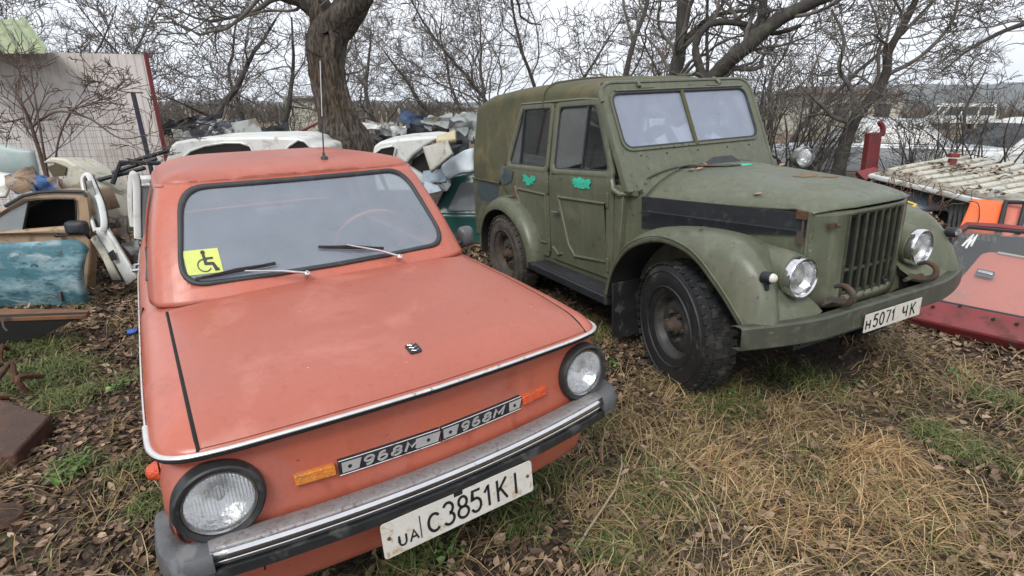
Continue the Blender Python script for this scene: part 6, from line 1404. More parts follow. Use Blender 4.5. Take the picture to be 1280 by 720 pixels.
# house behind
hx0 = P(1022, 130, 34); hx1 = P(1112, 130, 34); zt = P(1100, 113, 34).z; hs = empty('house', Vector(((hx0.x + hx1.x)/2, 36, 0)), 'low cream rendered house with a brown roof, far behind the young forked tree', 'house'); w2 = (hx1.x - hx0.x)/2
m = MB(); m.box((0, 0, 1.15), (2*w2, 6, 2.5)); m.build('wall', 'cream', hs)
rw = pmat('brown_roof', (.12, .075, .055), (.09, .06, .045), 2, .8); m = MB(); m.hexa([(-w2 - .4, -3.4, 2.4), (w2 + .4, -3.4, 2.4), (w2 + .4, 3.4, 2.4), (-w2 - .4, 3.4, 2.4), (-w2 - .3, -.3, zt + .35), (w2 - .5, -.3, zt + .35), (w2 - .5, .3, zt + .35), (-w2 - .3, .3, zt + .35)]); m.build('roof', rw, hs)
for k in (-.6, -.1, .5):
    m = MB(); m.box((w2*k, -3.02, 1.4), (.9, .06, .9)); m.build('window', 'interior', hs)
# a pale shed far behind the trunk and one in the gap
for (u0, u1, vt, Y, lab) in ((355, 398, 124, 28, 'pale flat shed seen far behind the trunk on its left side'), (556, 592, 135, 30, 'small white hut far off beside the canvas rear of the olive car')):
    a, b = P(u0, vt, Y), P(u1, vt, Y); m = MB(); hr = empty('hut', Vector(((a.x + b.x)/2, Y + 1.5, 0)), lab, 'hut'); m.box((0, 0, a.z/2), (b.x - a.x, 3, a.z)); m.build('wall', 'cream', hr); m = MB(); m.box((0, 0, a.z + .06), (b.x - a.x + .4, 3.4, .12)); m.build('roof', 'grey_sheet', hr)
# ribbed roof of a crushed van on the right
rt = bpy.data.objects.new('van_roof', None); COL.objects.link(rt); c00 = P(1090, 212, 6.3); rt.location = (c00.x, c00.y, 0); o_ = Vector(rt.location)
na = P(1088, 212, 6.3); nb = P(1250, 248, 4.75); fb = P(1420, 225, 5.6); fa = P(1195, 189, 8.1)
ribs = []; nr = 9; m = MB(); rows = []
NU = 40
for i_ in range(NU + 1):
    u = i_/NU; t_ = (u*nr) % 1; r = []
    for j in range(101):
        v = j/100; p = (na.lerp(nb, v)).lerp(fa.lerp(fb, v), u) - o_; edge = min(v, 1 - v, u, 1 - u); tv = (v*8) % 1; rr_ = .0*min(1, max(0, (.5 - abs(tv - .5))*5 - .9)) if .08 < v < .95 and .05 < u else 0
        p.z += rr_ + .05*math.sqrt(min(1, edge/.10)) + .018*math.sin(v*6 + u*4) - .05; r.append(p)
    rows.append(r)
m.grid(rows); m.build('roof_skin', pmat('weathered_shaded_roof_skin', (.30, .28, .235), (.21, .185, .15), 7, .6, dirt=(.11, .08, .055), damt=.6, dsc=9), rt, solid=.015, ang=40)  # weathered, and darker than the ribs to paint shade between them
for k in range(9):
    v = .10 + .098*k; m = MB(); m.tube([(na.lerp(nb, v)).lerp(fa.lerp(fb, v), u) - o_ + Vector((0, 0, .0 + .018*math.sin(v*6 + u*4))) for u in [.07 + .9*q/14 for q in range(15)]], (.038, .026), 8); m.build('roof_rib', 'cream', rt)
m = MB(); e = [na.lerp(nb, t_) - o_ + Vector((0, -.01, -.055)) for t_ in [k/12 for k in range(13)]]; m.tube(e, (.022, .03), 8); e2 = [nb.lerp(fb, t_) - o_ + Vector((0, -.01, -.055)) for t_ in [k/8 for k in range(9)]]; m.tube(e2, (.02, .035), 8); e3 = [na.lerp(fa, t_) - o_ + Vector((0, -.0, -.05)) for t_ in [k/8 for k in range(9)]]; m.tube(e3, .02, 8); m.build('gutter', 'white_old', rt)
for a, b in (((1096, 214, 6.3), (1075, 250, 6.3)), ((1112, 230, 6.25), (1150, 212, 6.2)), ((1248, 252, 4.9), (1262, 290, 5.0)), ((1300, 240, 7), (1300, 300, 7.0))):
    m = MB(); pa, pb = P(*a) - o_, P(*b) - o_; m.tube([pa, pa.lerp(pb, .5) + Vector((.02, 0, .01)), Vector((pb.x, pb.y, max(pb.z, 0)))], .028, 8); m.build('roof_pillar', 'cream', rt)
tag(rt, 'old cream van roof with long ribs and leaves on it, resting low on its pillars', 'van roof')
m = MB(); q = [na + Vector((.2, .4, -.12)), nb + Vector((.3, .3, -.12)), fb + Vector((-.2, -.2, -.1)), fa + Vector((0, -.3, -.1))]; lo4 = [Vector((p.x, p.y, .05)) for p in q]; m.hexa(lo4 + q); one(m, 'dark_shade_block', 'dark', 'near-black block painting the shaded space below the ribbed cream roof', 'shade block', jit=.03)  # added dark block, painted shade under the roof
# leaves lying on it and hanging stems
n = 1500; u = rng.uniform(.03, .97, n); v = rng.beta(1.2, 1.4, n); q3 = []
for a, b in zip(u, v): p = (na.lerp(nb, b)).lerp(fa.lerp(fb, b), a); q3.append((p.x, p.y, p.z + .015 + rng.uniform(0, .02)))
q3 = np.array(q3); k_ = (np.sin(q3[:, 0]*5) + np.sin(q3[:, 1]*4 + 1) + rng.normal(0, .8, n)) > .5; q3 = q3[k_]
tag(leaves(len(q3), q3[:, 0], q3[:, 1], q3[:, 2], .05, 'roof_leaves', LEAF, .25), 'brown dead leaves scattered on the ribbed cream roof', 'leaves', kind='stuff')
tb = TB()
for k in range(46):
    a = na.lerp(nb, rng.uniform(.1, .95)) + Vector((rng.normal(0, .03), rng.uniform(-.08, .25), rng.uniform(-.05, .07))); p = np.array(a); pts = [p]; d3 = np.array([rng.normal(0, .5), rng.normal(0, .3), -1.]); 
    for q in range(6): d3 = d3 + rng.normal(0, .35, 3); d3 /= np.linalg.norm(d3); p = p + d3*rng.uniform(.03, .07); pts.append(p)
    tb.tube(pts, np.linspace(.0045, .002, len(pts)), 4)
tag(tb.build('dry_creeper', pmat('reddish_dry_stem', (.17, .085, .05), (.11, .06, .04), 9, .9)), 'dry reddish creeper hanging off the edge of the ribbed cream roof', 'creeper', kind='stuff')
# pale blue panel, corrugated sheet, leaf heap, yellow bracket, orange door
panel('car_bonnet', px((1128, 262, 5.7), (1215, 262, 5.4), (1200, 232, 6.0), (1150, 232, 6.1)), 'pale_blue', 'pale blue grey rounded car bonnet under the edge of the ribbed roof', 'bonnet', bul=.07, crumple=.02)
rows = []; c = px((1180, 292, 5.35), (1244, 300, 4.9), (1250, 234, 5.1), (1190, 236, 5.6))
for i_ in range(41):
    u = i_/40; h = .012*math.sin(i_*math.pi/2); rows.append([c[0].lerp(c[1], u) + Vector((0, h, 0)), c[3].lerp(c[2], u) + Vector((0, h, 0))])
m = MB(); m.grid(rows); one(m, 'corrugated_sheet', 'grey_sheet', 'light grey corrugated sheet standing upright behind the heap of leaves', 'metal sheet', solid=.006)
hc = PGND(1160, 330); hp = P(1160, 262, 5.0); m = MB(); rows = []
for i_ in range(25):
    r_ = i_/24; row = []
    for j in range(40):
        a = 2*math.pi*j/40; rr_ = r_*(.62 + .08*math.sin(3*a)); z = hp.z*.94*(1 - r_**2.2) - .02; p = Vector((hp.x + rr_*math.cos(a)*1.0, hp.y + .15 + rr_*math.sin(a)*.8, z)); row.append(p + mnoise.noise_vector(p*9)*.02)
    rows.append(row)
m.grid(rows, cv=True); one(m, 'leaf_mound', pmat('leafy_compost', (.09, .055, .035), (.05, .032, .022), 20, .95, bump=1, bsc=30), 'mound of rotting brown leaves behind the far headlamp of the olive car', 'leaf mound')
n = 1500; r_ = np.sqrt(rng.uniform(0, 1, n)); a = rng.uniform(0, 6.283, n); rr_ = r_*(.62 + .08*np.sin(3*a)); tag(leaves(n, hp.x + rr_*np.cos(a), hp.y + .15 + rr_*np.sin(a)*.8, hp.z*.94*(1 - r_**2.2) + .005, .062, 'mound_leaves', LEAF, .5), 'loose brown leaves covering the leaf mound', 'leaves', kind='stuff')
m = MB()
for a, b in (((1124, 247, 4.7), (1144, 254, 4.65)), ((1144, 253, 4.65), (1128, 268, 4.6)), ((1126, 251, 4.72), (1138, 259, 4.66)), ((1128, 268, 4.6), (1112, 282, 4.6))): m.tube([P(*a), P(*b)], (.018, .012), 4)
one(m, 'yellow_bracket', 'yellow_steel', 'bent yellow steel bracket sticking out behind the olive car grille', 'bracket', bevel=.003)
od = bpy.data.objects.new('orange_door', None); COL.objects.link(od); oc = P(1250, 300, 4.55); od.location = (oc.x, oc.y, 0)
def oo_(u, v, Y): return P(u, v, Y) - Vector((oc.x, oc.y, 0))
m = MB(); m.grid(qp([oo_(1196, 290, 4.45), oo_(1248, 290, 4.4), oo_(1256, 249, 4.6), oo_(1215, 246, 4.65)], bul=.015)); m.build('skin', 'bright_orange', od, solid=.03)
m = MB(); m.grid(qp([oo_(1249, 292, 4.4), oo_(1420, 300, 4.2), oo_(1420, 262, 4.4), oo_(1258, 252, 4.6)], bul=.01)); m.build('pane', 'dusty_orange', od, solid=.02)
m = MB(); m.tube([oo_(1247, 292, 4.37), oo_(1257, 250, 4.57), oo_(1340, 252, 4.4), oo_(1430, 256, 4.3)], (.022, .018), 6); m.tube([oo_(1282, 252, 4.5), oo_(1272, 290, 4.35)], (.02, .012), 6); m.build('frame', 'black', od)
m = MB(); m.tube(cr_([oo_(1210, 249, 4.58), oo_(1222, 252, 4.56), oo_(1224, 268, 4.5), oo_(1221, 278, 4.45)], 4), .004, 5); m.build('cable', 'rubber', od)
tag(od, 'bright orange car door leaning behind the dark red window frame', 'car door')
# red tailgate lying tilted with glass, an orange car door seen through it
tg = bpy.data.objects.new('red_tailgate', None); COL.objects.link(tg); tc0 = P(1210, 400, 3.7); tg.location = (tc0.x, tc0.y, 0); to = Vector(tg.location)
def tt(u, v, Y): return P(u, v, Y) - to
BL, BR, TR_, TL = (1135, 376, 3.98), (1430, 436, 3.05), (1430, 300, 3.7), (1180, 276, 4.55)
bl, br, tr_, tl = [tt(*a) for a in (BL, BR, TR_, TL)]; nrm_ = (br - bl).cross(tl - bl).normalized(); nrm_ = nrm_ if nrm_.y < 0 else -nrm_
def tf(a, b, h=0): return bl.lerp(br, a).lerp(tl.lerp(tr_, a), b) + nrm_*h
m = MB(); m.tube([tf(-.0, .02, .0), tf(.04, .45, .01), tf(.09, .86, .01), tf(.14, .985, .01), tf(.3, 1.0, .01), tf(.7, 1, .01), tf(1, 1, .01)], (.030, .026), 8); m.build('top_frame', 'red_old', tg)
m = MB(); o1_ = [(-.01, -.16), (1, -.13), (1, .02), (-.01, .03)]; rows = [[tf(a, b0, h) for b0, h in ((-.17, -.10), (-.17, .02), (-.05, .075), (.02, .06), (.05, .02), (.05, -.06))] for a in [k/10*1.0 - .01 for k in range(11)]]; m.grid(rows, cv=True, cap=True); m.build('lower_panel', 'red_old', tg, bevel=.012, ang=40)
for a in (.14, .26, .42, .52):
    m = MB(); m.lathe([(0, .012), (.004, .011), (.004, .001)], c=tf(a, -.06 if a != .26 else .0, .078), ax=nrm_, k=12); m.build('bolt_hole', 'dark', tg)
m = MB(); m.tube([tf(.01, .05, .012), tf(.055, .45, .014), tf(.105, .84, .014), tf(.15, .955, .014), tf(.5, .965, .014), tf(1, .965, .014)], (.012, .014), 6); m.tube([tf(.01, .06, .018), tf(1, .06, .018)], (.010, .014), 6); m.build('glass_seal', 'seal', tg)
m = MB(); rows = [[tf(a0 + (1 - a0)*k/10, b, .005) for k in range(11)] for b, a0 in ((.05, .01), (.3, .035), (.6, .072), (.85, .11), (.96, .16))]; m.grid(rows); m.build('glass', glass('grimy_tailgate_glass', (.35, .37, .38), .14, (.9, .9, .9), .05), tg)
m = MB()
for s_, dx in ((0, 0), (1, .022)): m.tube([tf(.155 + dx, .72, .010), tf(.185 + dx, .86, .010), tf(.168 + dx*1.2, .80, .010), tf(.19 + dx, .88, .010), tf(.18 + dx, .70 + .03*s_, .010)], (.008, .003), 5)
m.build('white_scrawl', 'white_old', tg)
tag(tg, 'dark red tailgate with grimy glass and a white scrawl, lying beside the olive bumper', 'tailgate')
dr = bpy.data.objects.new('orange_door', None); COL.objects.link(dr); dr.location = to
def td(a, b, h): return tf(a, b, h)
m = MB(); pl_ = [td(.13, .10, -.10), td(.60, .06, -.10), td(1.0, .05, -.10), td(1.0, .78, -.14), td(.5, .83, -.14), td(.31, .87, -.14), td(.255, .82, -.13)]; m.poly(rquad(pl_, .03, 3), nrm_*-.04); sk_ = m.build('skin', 'dusty_orange', dr, bevel=.01)
m = MB(); m.tube([td(.34, .845, -.125), td(.7, .805, -.125), td(1, .78, -.125)], (.010, .01), 6); m.build('waist_trim', 'cream', dr)
m = MB(); m.poly([td(.265, .515, -.095), td(.36, .505, -.095), td(.36, .59, -.10), td(.265, .60, -.10)], nrm_*.008); hd = m.build('handle_recess', 'cap_grey', dr, bevel=.004)
m = MB(); m.poly([td(.272, .545, -.086), td(.35, .535, -.086), td(.35, .565, -.088), td(.272, .575, -.088)], nrm_*.008); m.build('handle', 'chrome', hd, bevel=.003)
tag(dr, 'dusty orange car door with a chrome handle, seen through the red tailgate glass', 'car door')

# ------- left scrap
tn = bpy.data.objects.new('tan_car', None); COL.objects.link(tn); tn0 = P(60, 300, 4.75); tn.location = (tn0.x, tn0.y, 0); tno = Vector(tn.location)
def ta(u, v, Y=4.75): return P(u, v, Y) - tno
rowsT = []
prof = [(-120, 300), (-60, 285), (0, 262), (30, 248), (60, 243), (101, 243), (110, 250), (118, 275), (130, 300), (132, 330), (118, 370)]
def ring_patch(m, outer, inner, Y, dep, h=.02):
    n_ = max(len(outer), len(inner))
    A_ = [ta(u, v, Y) for u, v in outer]; B_ = [ta(u, v, Y) for u, v in inner]; m.grid([[a + Vector((0, dep, 0)), a, a.lerp(b, .5) + Vector((0, -h, 0)), b, b + Vector((0, dep*.4, 0))] for a, b in zip(A_, B_)], cu=True)
m = MB(); m.poly([ta(u, v) for u, v in [(-150, 296), (112, 292), (113, 330), (110, 372), (-150, 400)]], (0, .10, 0)); m.build('body', 'tan', tn, bevel=.02)
out = [(-62, 296), (-20, 278), (6, 262), (28, 249), (48, 244.5), (70, 243), (104, 243.5), (108, 250), (111, 270), (113, 294), (60, 295), (0, 296)]
inn = [(-40, 294), (-14, 281), (12, 265), (33, 254), (48, 252), (70, 251), (92, 251), (94, 253), (95, 268), (95, 284), (60, 287), (0, 292)]
m = MB(); ring_patch(m, out, inn, 4.72, .10, .015); m.build('window_frame', 'tan', tn, ang=60)
m = MB(); m.tube([ta(u, v - 1.5, 4.70) for u, v in out[2:8]], (.010, .016), 6); m.build('drip_rail', 'seal', tn)
m = MB(); m.tube([ta(36, 253, 4.70), ta(29, 289, 4.70)], (.010, .008), 6); m.tube([ta(u, v, 4.70) for u, v in inn[3:10]], .007, 6); m.build('window_bar', 'black', tn)
m = MB(); m.poly([ta(u, v, 4.73) for u, v in [(-38, 293), (-14, 282), (12, 266), (34, 255), (28, 290)]], (0, .006, 0)); m.build('quarter_glass', 'pale_glass', tn)
m = MB(); m.poly([ta(u, v, 4.76) for u, v in [(-40, 294), (-14, 281), (12, 265), (33, 254), (92, 251), (95, 288), (0, 294)]], (0, .02, 0)); 
m = MB(); m.grid([[ta(u, v, 4.74) + Vector((0, y, 0)) for u, v in [(-62, 296), (6, 262), (48, 244), (104, 243.5), (116, 270)]] for y in (0.02, .15, .35)]); m.build('roof', 'tan', tn, solid=.01)
m = MB(); m.poly([ta(u, v, 5.1) for u, v in [(-62, 330), (6, 262), (48, 250), (104, 250), (110, 330)]], (0, .02, 0)); m.build('cabin_shade', 'dark', tn)  # dark sheet as painted cabin shade behind the open window
m = MB(); m.lathe([(0, .02), (.02, .02), (.024, .001)], c=ta(72, 296, 4.72), ax=(0, -1, 0), k=10); m.tube([ta(70, 297, 4.70), ta(86, 296, 4.70)], .008, 6); m.build('handle', 'black', tn)
mr = MB(); rows = []
for a, w, h in ((-.05, .05, .03), (-.03, .085, .055), (.02, .09, .06), (.05, .05, .035)): rows.append([ta(96, 287, 4.55) + Vector((p[0]*w/.08, a, p[1]*h/.055)) for p in rrect(.16, .11, .03, 4)])
mr.grid(rows, cv=True, cap=True); mr.tube([ta(104, 290, 4.58), ta(112, 300, 4.65)], .014, 6); mr.build('door_mirror', 'black', tn)
tag(tn, 'tan car shell with an open side window and black mirror, on the left', 'scrap car')
# turquoise panel standing in front of it
tq = PGND(112, 378); m = MB(); rows = []
Yq = 4.33
for i_ in range(33):
    u = i_/32; r = []
    for j in range(17):
        v = j/16; uu = -70 + 182*u; vt_ = 306 + 2*math.sin(u*5); vb_ = 384 - 2*u
        if u > .93: e = (u - .93)/.07; vt_ += 9*e*e; vb_ -= 7*e*e
        p = P(uu, vt_ + (vb_ - vt_)*v, Yq); p.y -= .05*math.sin(math.pi*v)**.7; p = p + mnoise.noise_vector(p*3.1)*.012; r.append(p)
    rows.append(r)
m.grid(rows); one(m, 'car_door_panel', 'turq', 'flaking turquoise blue car door panel standing on edge in front of the tan car', 'door panel', solid=.05, ang=50)
m = MB(); a = P(75, 372, 4.24); m.box(a, (.035, .02, .09), Matrix.Rotation(.15, 3, 'Y')); one(m, 'small_bracket', 'cap_grey', 'small grey bracket at the foot of the turquoise panel', 'bracket', bevel=.004)
# rusty steel tray and rusty lump at the left edge
m = MB(); a = [P(-60, 388, 3.55), P(112, 389, 3.62), P(108, 396, 3.5), P(-60, 402, 3.3)]; m.hexa([p + Vector((0, 0, -.03)) for p in a] + a); 
tr_e = empty('rusty_tray', Vector((a[0].x, a[0].y, 0)), 'rusty steel tray or bench edge jutting in above the black hollow at the left', 'tray')
o = m.build('top', pmat('orange_rust', (.20, .09, .035), (.12, .055, .025), 6, .85, dirt=(.06, .04, .03), damt=.4, dsc=8), tr_e, bevel=.005); o.location = -Vector(tr_e.location)
m = MB(); b4 = [P(-60, 402, 3.3), P(104, 396, 3.5), P(50, 424, 3.45), P(-60, 452, 3.3)]; m.poly(b4, (0, .06, .0)); o = m.build('hollow_shade', 'dark', tr_e); o.location = -Vector(tr_e.location)  # dark sheet painting the shaded hollow below the tray
m = MB(); m.tube([P(3, 404, 3.28), P(5, 412, 3.27), P(9, 416, 3.27)], .006, 6); o = m.build('hook', 'cap_grey', tr_e); o.location = -Vector(tr_e.location)
m = MB(); c = px((-60, 590, 2.05), (20, 576, 2.12), (62, 520, 2.45), (-20, 500, 2.6)); g = [Vector((p.x, p.y, gh(p.x, p.y) + .0)) for p in c]; t4 = [Vector((p.x, p.y, p.z + h)) for p, h in zip(g, (.10, .09, .10, .14))]; m.hexa(g + t4); one(m, 'steel_channel', pmat('brown_rusty_steel', (.085, .048, .035), (.05, .032, .026), 9, .8, bump=.4, dirt=(.12, .06, .035), damt=.4, dsc=12), 'brown rusty steel channel lying on the grass at the left edge', 'steel channel', bevel=.012, jit=.01)
for k, (u, v) in enumerate(((0, 462), (10, 485), (20, 500), (5, 515))):
    p = PGND(u, v); m = MB(); m.tube(cr_([p + Vector((rng.normal(0, .05), rng.normal(0, .05), .02)), p + Vector((rng.normal(0, .08), rng.normal(0, .08), .12)), p + Vector((rng.normal(0, .15), rng.normal(0, .1), .06))], 4), .016, 7)
    one(m, 'rusty_pipe', 'rust', 'dark rusty bent pipe in the grass at the left edge', 'pipe', 'rusty pipes at the left edge')
m = MB(); p = PGND(8, 655); m.lathe([(0, .06), (.03, .075), (.05, .06), (.055, .001)], c=p, ax=(.2, 0, 1), k=12); one(m, 'rusty_disc', 'rust', 'small rusty round disc half hidden in leaves at the lower left', 'disc', jit=.01)
# cream front wing slanting down
w_ = [(50, 206), (62, 199), (80, 201), (100, 213), (122, 232), (145, 258), (162, 282), (158, 292), (140, 290), (118, 270), (95, 256), (78, 247), (66, 232), (80, 224), (82, 212), (68, 207)]
m = MB(); top = [P(u, v, 5.25) for u, v in w_]; m.poly(top, (.05, .32, -.03)); one(m, 'car_wing', 'cream', 'cream old front wing of a car slanting down behind the tan car', 'car wing', bevel=.02, seg=3)
m = MB(); m.poly([P(u, v, 5.235) for u, v in ((58, 211), (70, 207), (82, 212), (80, 222), (66, 224))], (0, .03, 0)); one(m, 'lamp_socket', pmat('brown_hollow', (.10, .085, .05), None, 9, .9), 'brown hollow lamp socket of the cream wing', 'lamp socket')
panel('plastic_sheet', px((-30, 222, 6.0), (50, 226, 6.0), (44, 192, 6.0), (-30, 178, 6.0)), pmat('translucent_sheet', (.40, .46, .44), (.30, .38, .37), 4, .35), 'pale greenish clear plastic sheet standing behind the mesh at the left edge', 'plastic sheet', crumple=.02, bul=.05)
panel('white_bonnet', px((-40, 252, 5.3), (8, 250, 5.25), (19, 223, 5.5), (-40, 216, 5.5)), 'white_old', 'white car bonnet end at the left edge above the tan car', 'bonnet', bul=.04, th=.03)
m = lump(44, 230, 5.15, .22, .1, .11, '', 3); one(m, 'crumpled_bag', pmat('bag_blue_brown', (.30, .20, .13), (.32, .26, .2), 5, .7, patch=[((.05, .12, .28), 5.5, .50, .56), ((.5, .5, .48), 9, .66, .70)]), 'crumpled bundle of blue and brown scrap sitting above the tan car roof', 'scrap bundle', smooth=False)
# bent white door frames
def frame(name, pts, r, mt, label, gl_=None, dep=.05):
    root = bpy.data.objects.new(name, None); COL.objects.link(root); c = P(*pts[0]); root.location = (c.x, c.y, 0); o_ = Vector(root.location)
    m = MB(); q = cr_([P(*p) - o_ for p in pts], 5); m.tube(q, (r, r*1.5), 8, closed=False); m.build('frame', mt, root)
    m = MB(); m.tube([p + Vector((r*.6, .03, -.01)) for p in q], r*.55, 6); m.build('rubber_edge', 'seal', root)
    tag(root, label, 'door frame'); return root, o_
f1, o1f = frame('door_frame', [(119, 292, 4.7), (110, 262, 4.8), (103, 232, 4.88), (104, 223, 4.9), (110, 221, 4.9), (117, 236, 4.85), (126, 258, 4.75), (130, 282, 4.66), (127, 292, 4.63)], .017, 'white_old', 'bent white car door with a grey pane leaning beside the tan car')
m = MB(); m.grid(qp([P(116, 286, 4.70) - o1f, P(131, 284, 4.66) - o1f, P(171, 350, 4.5) - o1f, P(158, 358, 4.5) - o1f], 10, 6, crumple=.02)); m.build('lower_rail', 'white_old', f1, solid=.035)
m = MB(); m.grid(qp([P(112, 300, 4.72) - o1f, P(119, 296, 4.7) - o1f, P(150, 352, 4.55) - o1f, P(140, 352, 4.55) - o1f], 10, 4, crumple=.02, seed=3)); m.build('lower_strut', 'cream', f1, solid=.03)
m = MB(); m.poly([P(136, 318, 4.58) - o1f, P(142, 314, 4.57) - o1f, P(147, 326, 4.55) - o1f, P(141, 328, 4.56) - o1f], (0, -.02, 0)); m.build('latch', 'black', f1, bevel=.003)
m = MB(); m.poly([P(u, v, 4.78) - o1f for u, v in ((107, 228), (113, 228), (124, 260), (128, 286), (120, 288), (112, 262))], (0, .01, 0)); m.build('mesh_pane', 'grey_sheet', f1)
f2, o2f = frame('window_frame', [(166, 285, 4.6), (163, 260, 4.6), (163, 232, 4.6), (166, 219, 4.6), (170, 232, 4.6), (171, 270, 4.55), (172, 300, 4.5)], .018, 'white_old', 'narrow white vertical window frame standing left of the small car', None)
m = MB(); q4 = [(173, 300), (175, 234), (200, 232), (200, 300)]; q = [P(u, v, 4.7) - o2f for u, v in q4]; m.tube(sub2(q, 2), (.022, .02), 6, closed=True); m.build('sash', 'white_old', f2); m = MB(); m.poly(q, (0, .008, 0)); m.build('pane', 'pale_glass', f2)
m = MB(); m.tube([P(176, 226, 4.85) - o2f, P(215, 224, 4.85) - o2f], (.02, .035), 6); m.build('lintel', 'white_old', f2)
# torn scrap lumps between
rg = np.random.default_rng(77)
for k, (u, v, Y, sx, sz, mt, lab) in enumerate([(140, 290, 4.75, .10, .14, 'rusty_metal', 'torn rusty scrap lump behind the bent door frame'), (155, 330, 4.7, .12, .10, 'rust', 'dark rusty scrap lump on the ground behind the bent door frame'), (172, 320, 4.75, .10, .16, 'grey_sheet', 'torn grey scrap piece between the window frame and the small car'), (152, 345, 4.65, .14, .07, 'interior', 'dark crushed scrap at the foot of the bent white door frame')]):
    one(lump(u, v, Y, sx, .14, sz, mt, k), 'scrap_lump', mt, lab, 'scrap', smooth=False)
m = MB()
for a in (((150, 208, 5.6), (210, 190, 5.6)), ((140, 218, 5.4), (195, 200, 5.5)), ((120, 228, 5.3), (180, 212, 5.3)), ((140, 232, 5.2), (150, 205, 5.3), (200, 206, 5.4))): m.tube([P(*p) for p in a], .022, 6)
one(m, 'black_frame_scrap', 'black', 'black bent scrap bars lying across behind the cream wing', 'scrap bars')
# white car body behind the small car
def shell(name, outline, arch, Y, dep, mt, label, arch2=None):
    root = bpy.data.objects.new(name, None); COL.objects.link(root); c = P(*outline[0], Y); root.location = (c.x, c.y, 0); o_ = Vector(root.location)
    m = MB(); m.poly([P(u, v, Y) - o_ for u, v in outline], (0, dep, .02)); m.build('body_shell', mt, root, bevel=.03, seg=3)
    for ar in [arch] + ([arch2] if arch2 else []):
        m = MB(); m.poly([P(u, v, Y - .006) - o_ for u, v in ar], (0, .004, 0)); m.build('hollow', 'dark', root)  # flat dark patch: shade of the opening painted onto the shell
        m = MB(); m.tube([P(u, v, Y - .01) - o_ for u, v in ar[:-2]], .012, 6); m.build('lip', mt, root)
    tag(root, label, 'car'); return root
shell('wrecked_car', [(205, 205), (212, 184), (218, 179), (240, 175), (290, 173), (330, 172), (368, 173), (380, 176), (384, 182), (400, 186), (405, 215), (200, 225)], [(228, 199), (238, 190), (255, 184), (280, 180), (300, 180), (312, 184), (318, 195), (318, 212), (228, 212)], 5.6, .9, 'white_old', 'white scrap car body with dark wheel arch, just behind the orange roof', [(354, 194), (360, 184), (372, 176), (380, 178), (386, 184), (400, 188), (400, 200), (354, 200)])
shell('wrecked_car', [(464, 200), (466, 184), (474, 178), (500, 174), (535, 171), (550, 172), (532, 183), (516, 195), (506, 206), (560, 240), (470, 240)], [(468, 192), (476, 186), (490, 183), (494, 186), (490, 205), (490, 215), (468, 215)], 6.3, .9, 'white_old', 'white scrap car front with raised bonnet, right of the thick trunk')
m = MB(); m.hexa([P(508, 240, 6.4), P(548, 236, 6.4), P(548, 236, 7.0), P(508, 240, 7.0), P(515, 200, 6.4), P(572, 184, 6.4), P(578, 180, 7.0), P(545, 182, 7.0)]); one(m, 'dark_shade_block', 'dark', 'near-black block painting the shaded gap in the scrap right of the white car front', 'shade block', jit=.03)  # added dark block, painted shade of the gap between scrap pieces
panel('plastic_sheet', px((539, 216, 6.0), (567, 194, 6.0), (560, 178, 6.1), (529, 186, 6.1)), pmat('dirty_cream_plastic', (.42, .41, .36), (.33, .32, .28), 5, .6, dirt=(.2, .18, .15), damt=.5, dsc=9), 'dirty cream grey plastic box panel leaning beside the white car front', 'plastic panel', th=.05, crumple=.012)
panel('yellowed_foam', px((545, 182, 6.1), (570, 179, 6.1), (569, 168, 6.2), (548, 176, 6.2)), pmat('yellowed_foam_mat', (.52, .46, .28), (.45, .4, .26), 9, .8), 'yellowed foam piece on top of the cream grey panel', 'foam', th=.06, crumple=.02)
panel('white_bag', px((552, 224, 6.2), (590, 214, 6.2), (590, 192, 6.4), (560, 206, 6.4)), pmat('white_film', (.58, .64, .67), (.5, .56, .6), 6, .5), 'crumpled white plastic bag on the roof of the teal hatchback', 'plastic bag', th=.05, crumple=.05, ph=5, bul=.06)
panel('blue_bag', px((528, 232, 6.1), (556, 226, 6.1), (552, 214, 6.3), (530, 219, 6.3)), 'pale_blue', 'pale blue crushed plastic beside the white bag', 'plastic sheet', th=.03, crumple=.03)
panel('blue_bag', px((527, 246, 6.0), (552, 240, 6.0), (548, 234, 6.05), (530, 226, 6.1)), 'pale_blue', 'small pale blue shard sticking out just above the orange windscreen pillar', 'plastic sheet', th=.02)
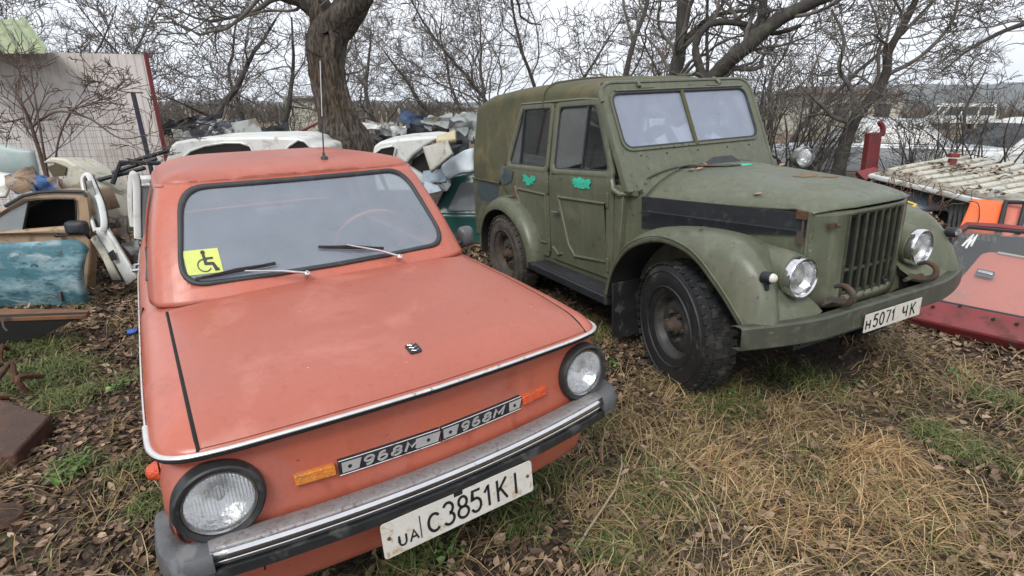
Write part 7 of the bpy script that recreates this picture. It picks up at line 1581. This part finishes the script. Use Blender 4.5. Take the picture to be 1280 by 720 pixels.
# scrap heap in the gap further back
rg = np.random.default_rng(41)
for k, (u, v, Y, sx, sz, mt, lab) in enumerate([
    (463, 158, 9.5, .35, .05, 'white_old', 'stack of white corrugated sheets right beside the thick trunk'), (487, 168, 8.6, .22, .18, 'grey_sheet', 'grey sheet metal scrap at the left of the far heap'),
    (501, 166, 8.2, .12, .14, 'white_old', 'small pale scrap piece in the far heap'), (531, 155, 9.0, .38, .18, 'blue', 'heap of blue grey crumpled tarpaulin on the far scrap pile'),
    (515, 170, 8.5, .30, .14, 'interior', 'dark scrap in front of the blue tarpaulin'), (548, 168, 8.4, .16, .12, 'tyre_dusty', 'dusty old tyre shape beside the blue tarpaulin'),
    (556, 155, 8.8, .32, .12, 'grey_sheet', 'grey crushed panel right of the blue tarpaulin'), (574, 160, 8.6, .22, .26, 'grey_sheet', 'tall light grey panel next to the canvas rear of the olive car'),
    (570, 180, 8.0, .25, .16, 'interior', 'dark scrap lump behind the yellowed foam'), (480, 182, 8.0, .4, .12, 'interior', 'dark scrap lump behind the white car front'),
    (280, 165, 7.6, .45, .10, 'black_film', 'black plastic film heaped behind the white scrap body'), (240, 160, 7.8, .5, .10, 'black_film', 'pile of black film right of the red corner post'),
    (330, 172, 7.4, .4, .08, 'interior', 'dark scrap pile left of the thick trunk'), (225, 172, 7.0, .10, .08, 'white_old', 'small white scrap piece at the foot of the red corner post'), (300, 176, 7.0, .6, .07, 'interior', 'dark scrap strip just above the white scrap body')]):
    one(lump(u, v, Y, sx, sx*.6, sz, mt, k), 'scrap_lump', mt, lab, 'scrap', smooth=False)
panel('grey_sheet_metal', px((296, 176, 6.9), (330, 173, 6.9), (320, 150, 7.0), (288, 155, 7.0)), 'grey_sheet', 'light grey metal sheet sticking up behind the white scrap body', 'metal sheet', th=.015, crumple=.02)
m = MB(); m.tube([P(355, 175, 7.6), P(402, 152, 7.8)], (.03, .02), 6); one(m, 'red_bar', 'red_old', 'dark red slanting steel bar left of the thick trunk', 'steel bar')
m = MB(); m.box((0, 0, 0), (.4, .02, .03)); 
m = MB(); m.hexa([P(380, 196, 5.6), P(405, 196, 5.6), P(405, 196, 5.9), P(380, 196, 5.9), P(379, 190, 5.6), P(405, 190, 5.6), P(405, 189, 5.9), P(379, 189, 5.9)]); one(m, 'chrome_strip', 'dull_chrome', 'short chrome strip lying beside the aerial behind the orange roof', 'strip', bevel=.004)
# field fence in the gap
for k in range(9):
    m = MB(); a = P(470 + 13*k, 150, 22); m.tube([(a.x, 22, 0), (a.x + .02, 22, 1.15)], .035, 6); o = one(m, 'fence_stake', 'rusty_metal', 'thin wooden stake of the field fence beyond the scrap', 'fence stake', 'stakes of the field fence')
tb = TB()
for z in (.35, .7, 1.05): tb.tube([[P(470, 150, 22).x + 5.0*t/8 - .4, 22, z - .02*math.sin(t)] for t in range(9)], [.006]*9, 3)
tag(tb.build('field_fence_wire', 'fence_wire' in bpy.data.materials and bpy.data.materials['fence_wire'] or TWIG), 'wires strung between the stakes of the field fence', 'fence wire')
# small blue rag and orange reflector, litter at the left
panel('blue_rag', px((160, 421, 3.45), (172, 419, 3.5), (170, 414, 3.6), (160, 416, 3.6)), pmat('blue_rag_cloth', (.03, .09, .35), (.05, .12, .4), 20, .7), 'small blue rag on the leaves left of the orange car', 'rag', th=.01, crumple=.03, ph=20)

# thin winter air: fades only the far hill
hz_m = bpy.data.materials.new('haze_air'); hz_m.use_nodes = True; t = hz_m.node_tree; t.nodes.clear(); ho_ = N(t, 'ShaderNodeOutputMaterial'); pv = N(t, 'ShaderNodeVolumePrincipled'); pv.inputs['Color'].default_value = (.86, .92, 1, 1); pv.inputs['Density'].default_value = .0003; t.links.new(pv.outputs[0], ho_.inputs['Volume'])
m = MB(); m.box((250, 850, 35), (4600, 2400, 150)); hz = m.build('haze', hz_m, None, smooth=False); tag(hz, 'thin grey winter haze over the far fields and hill', 'haze', kind='stuff')
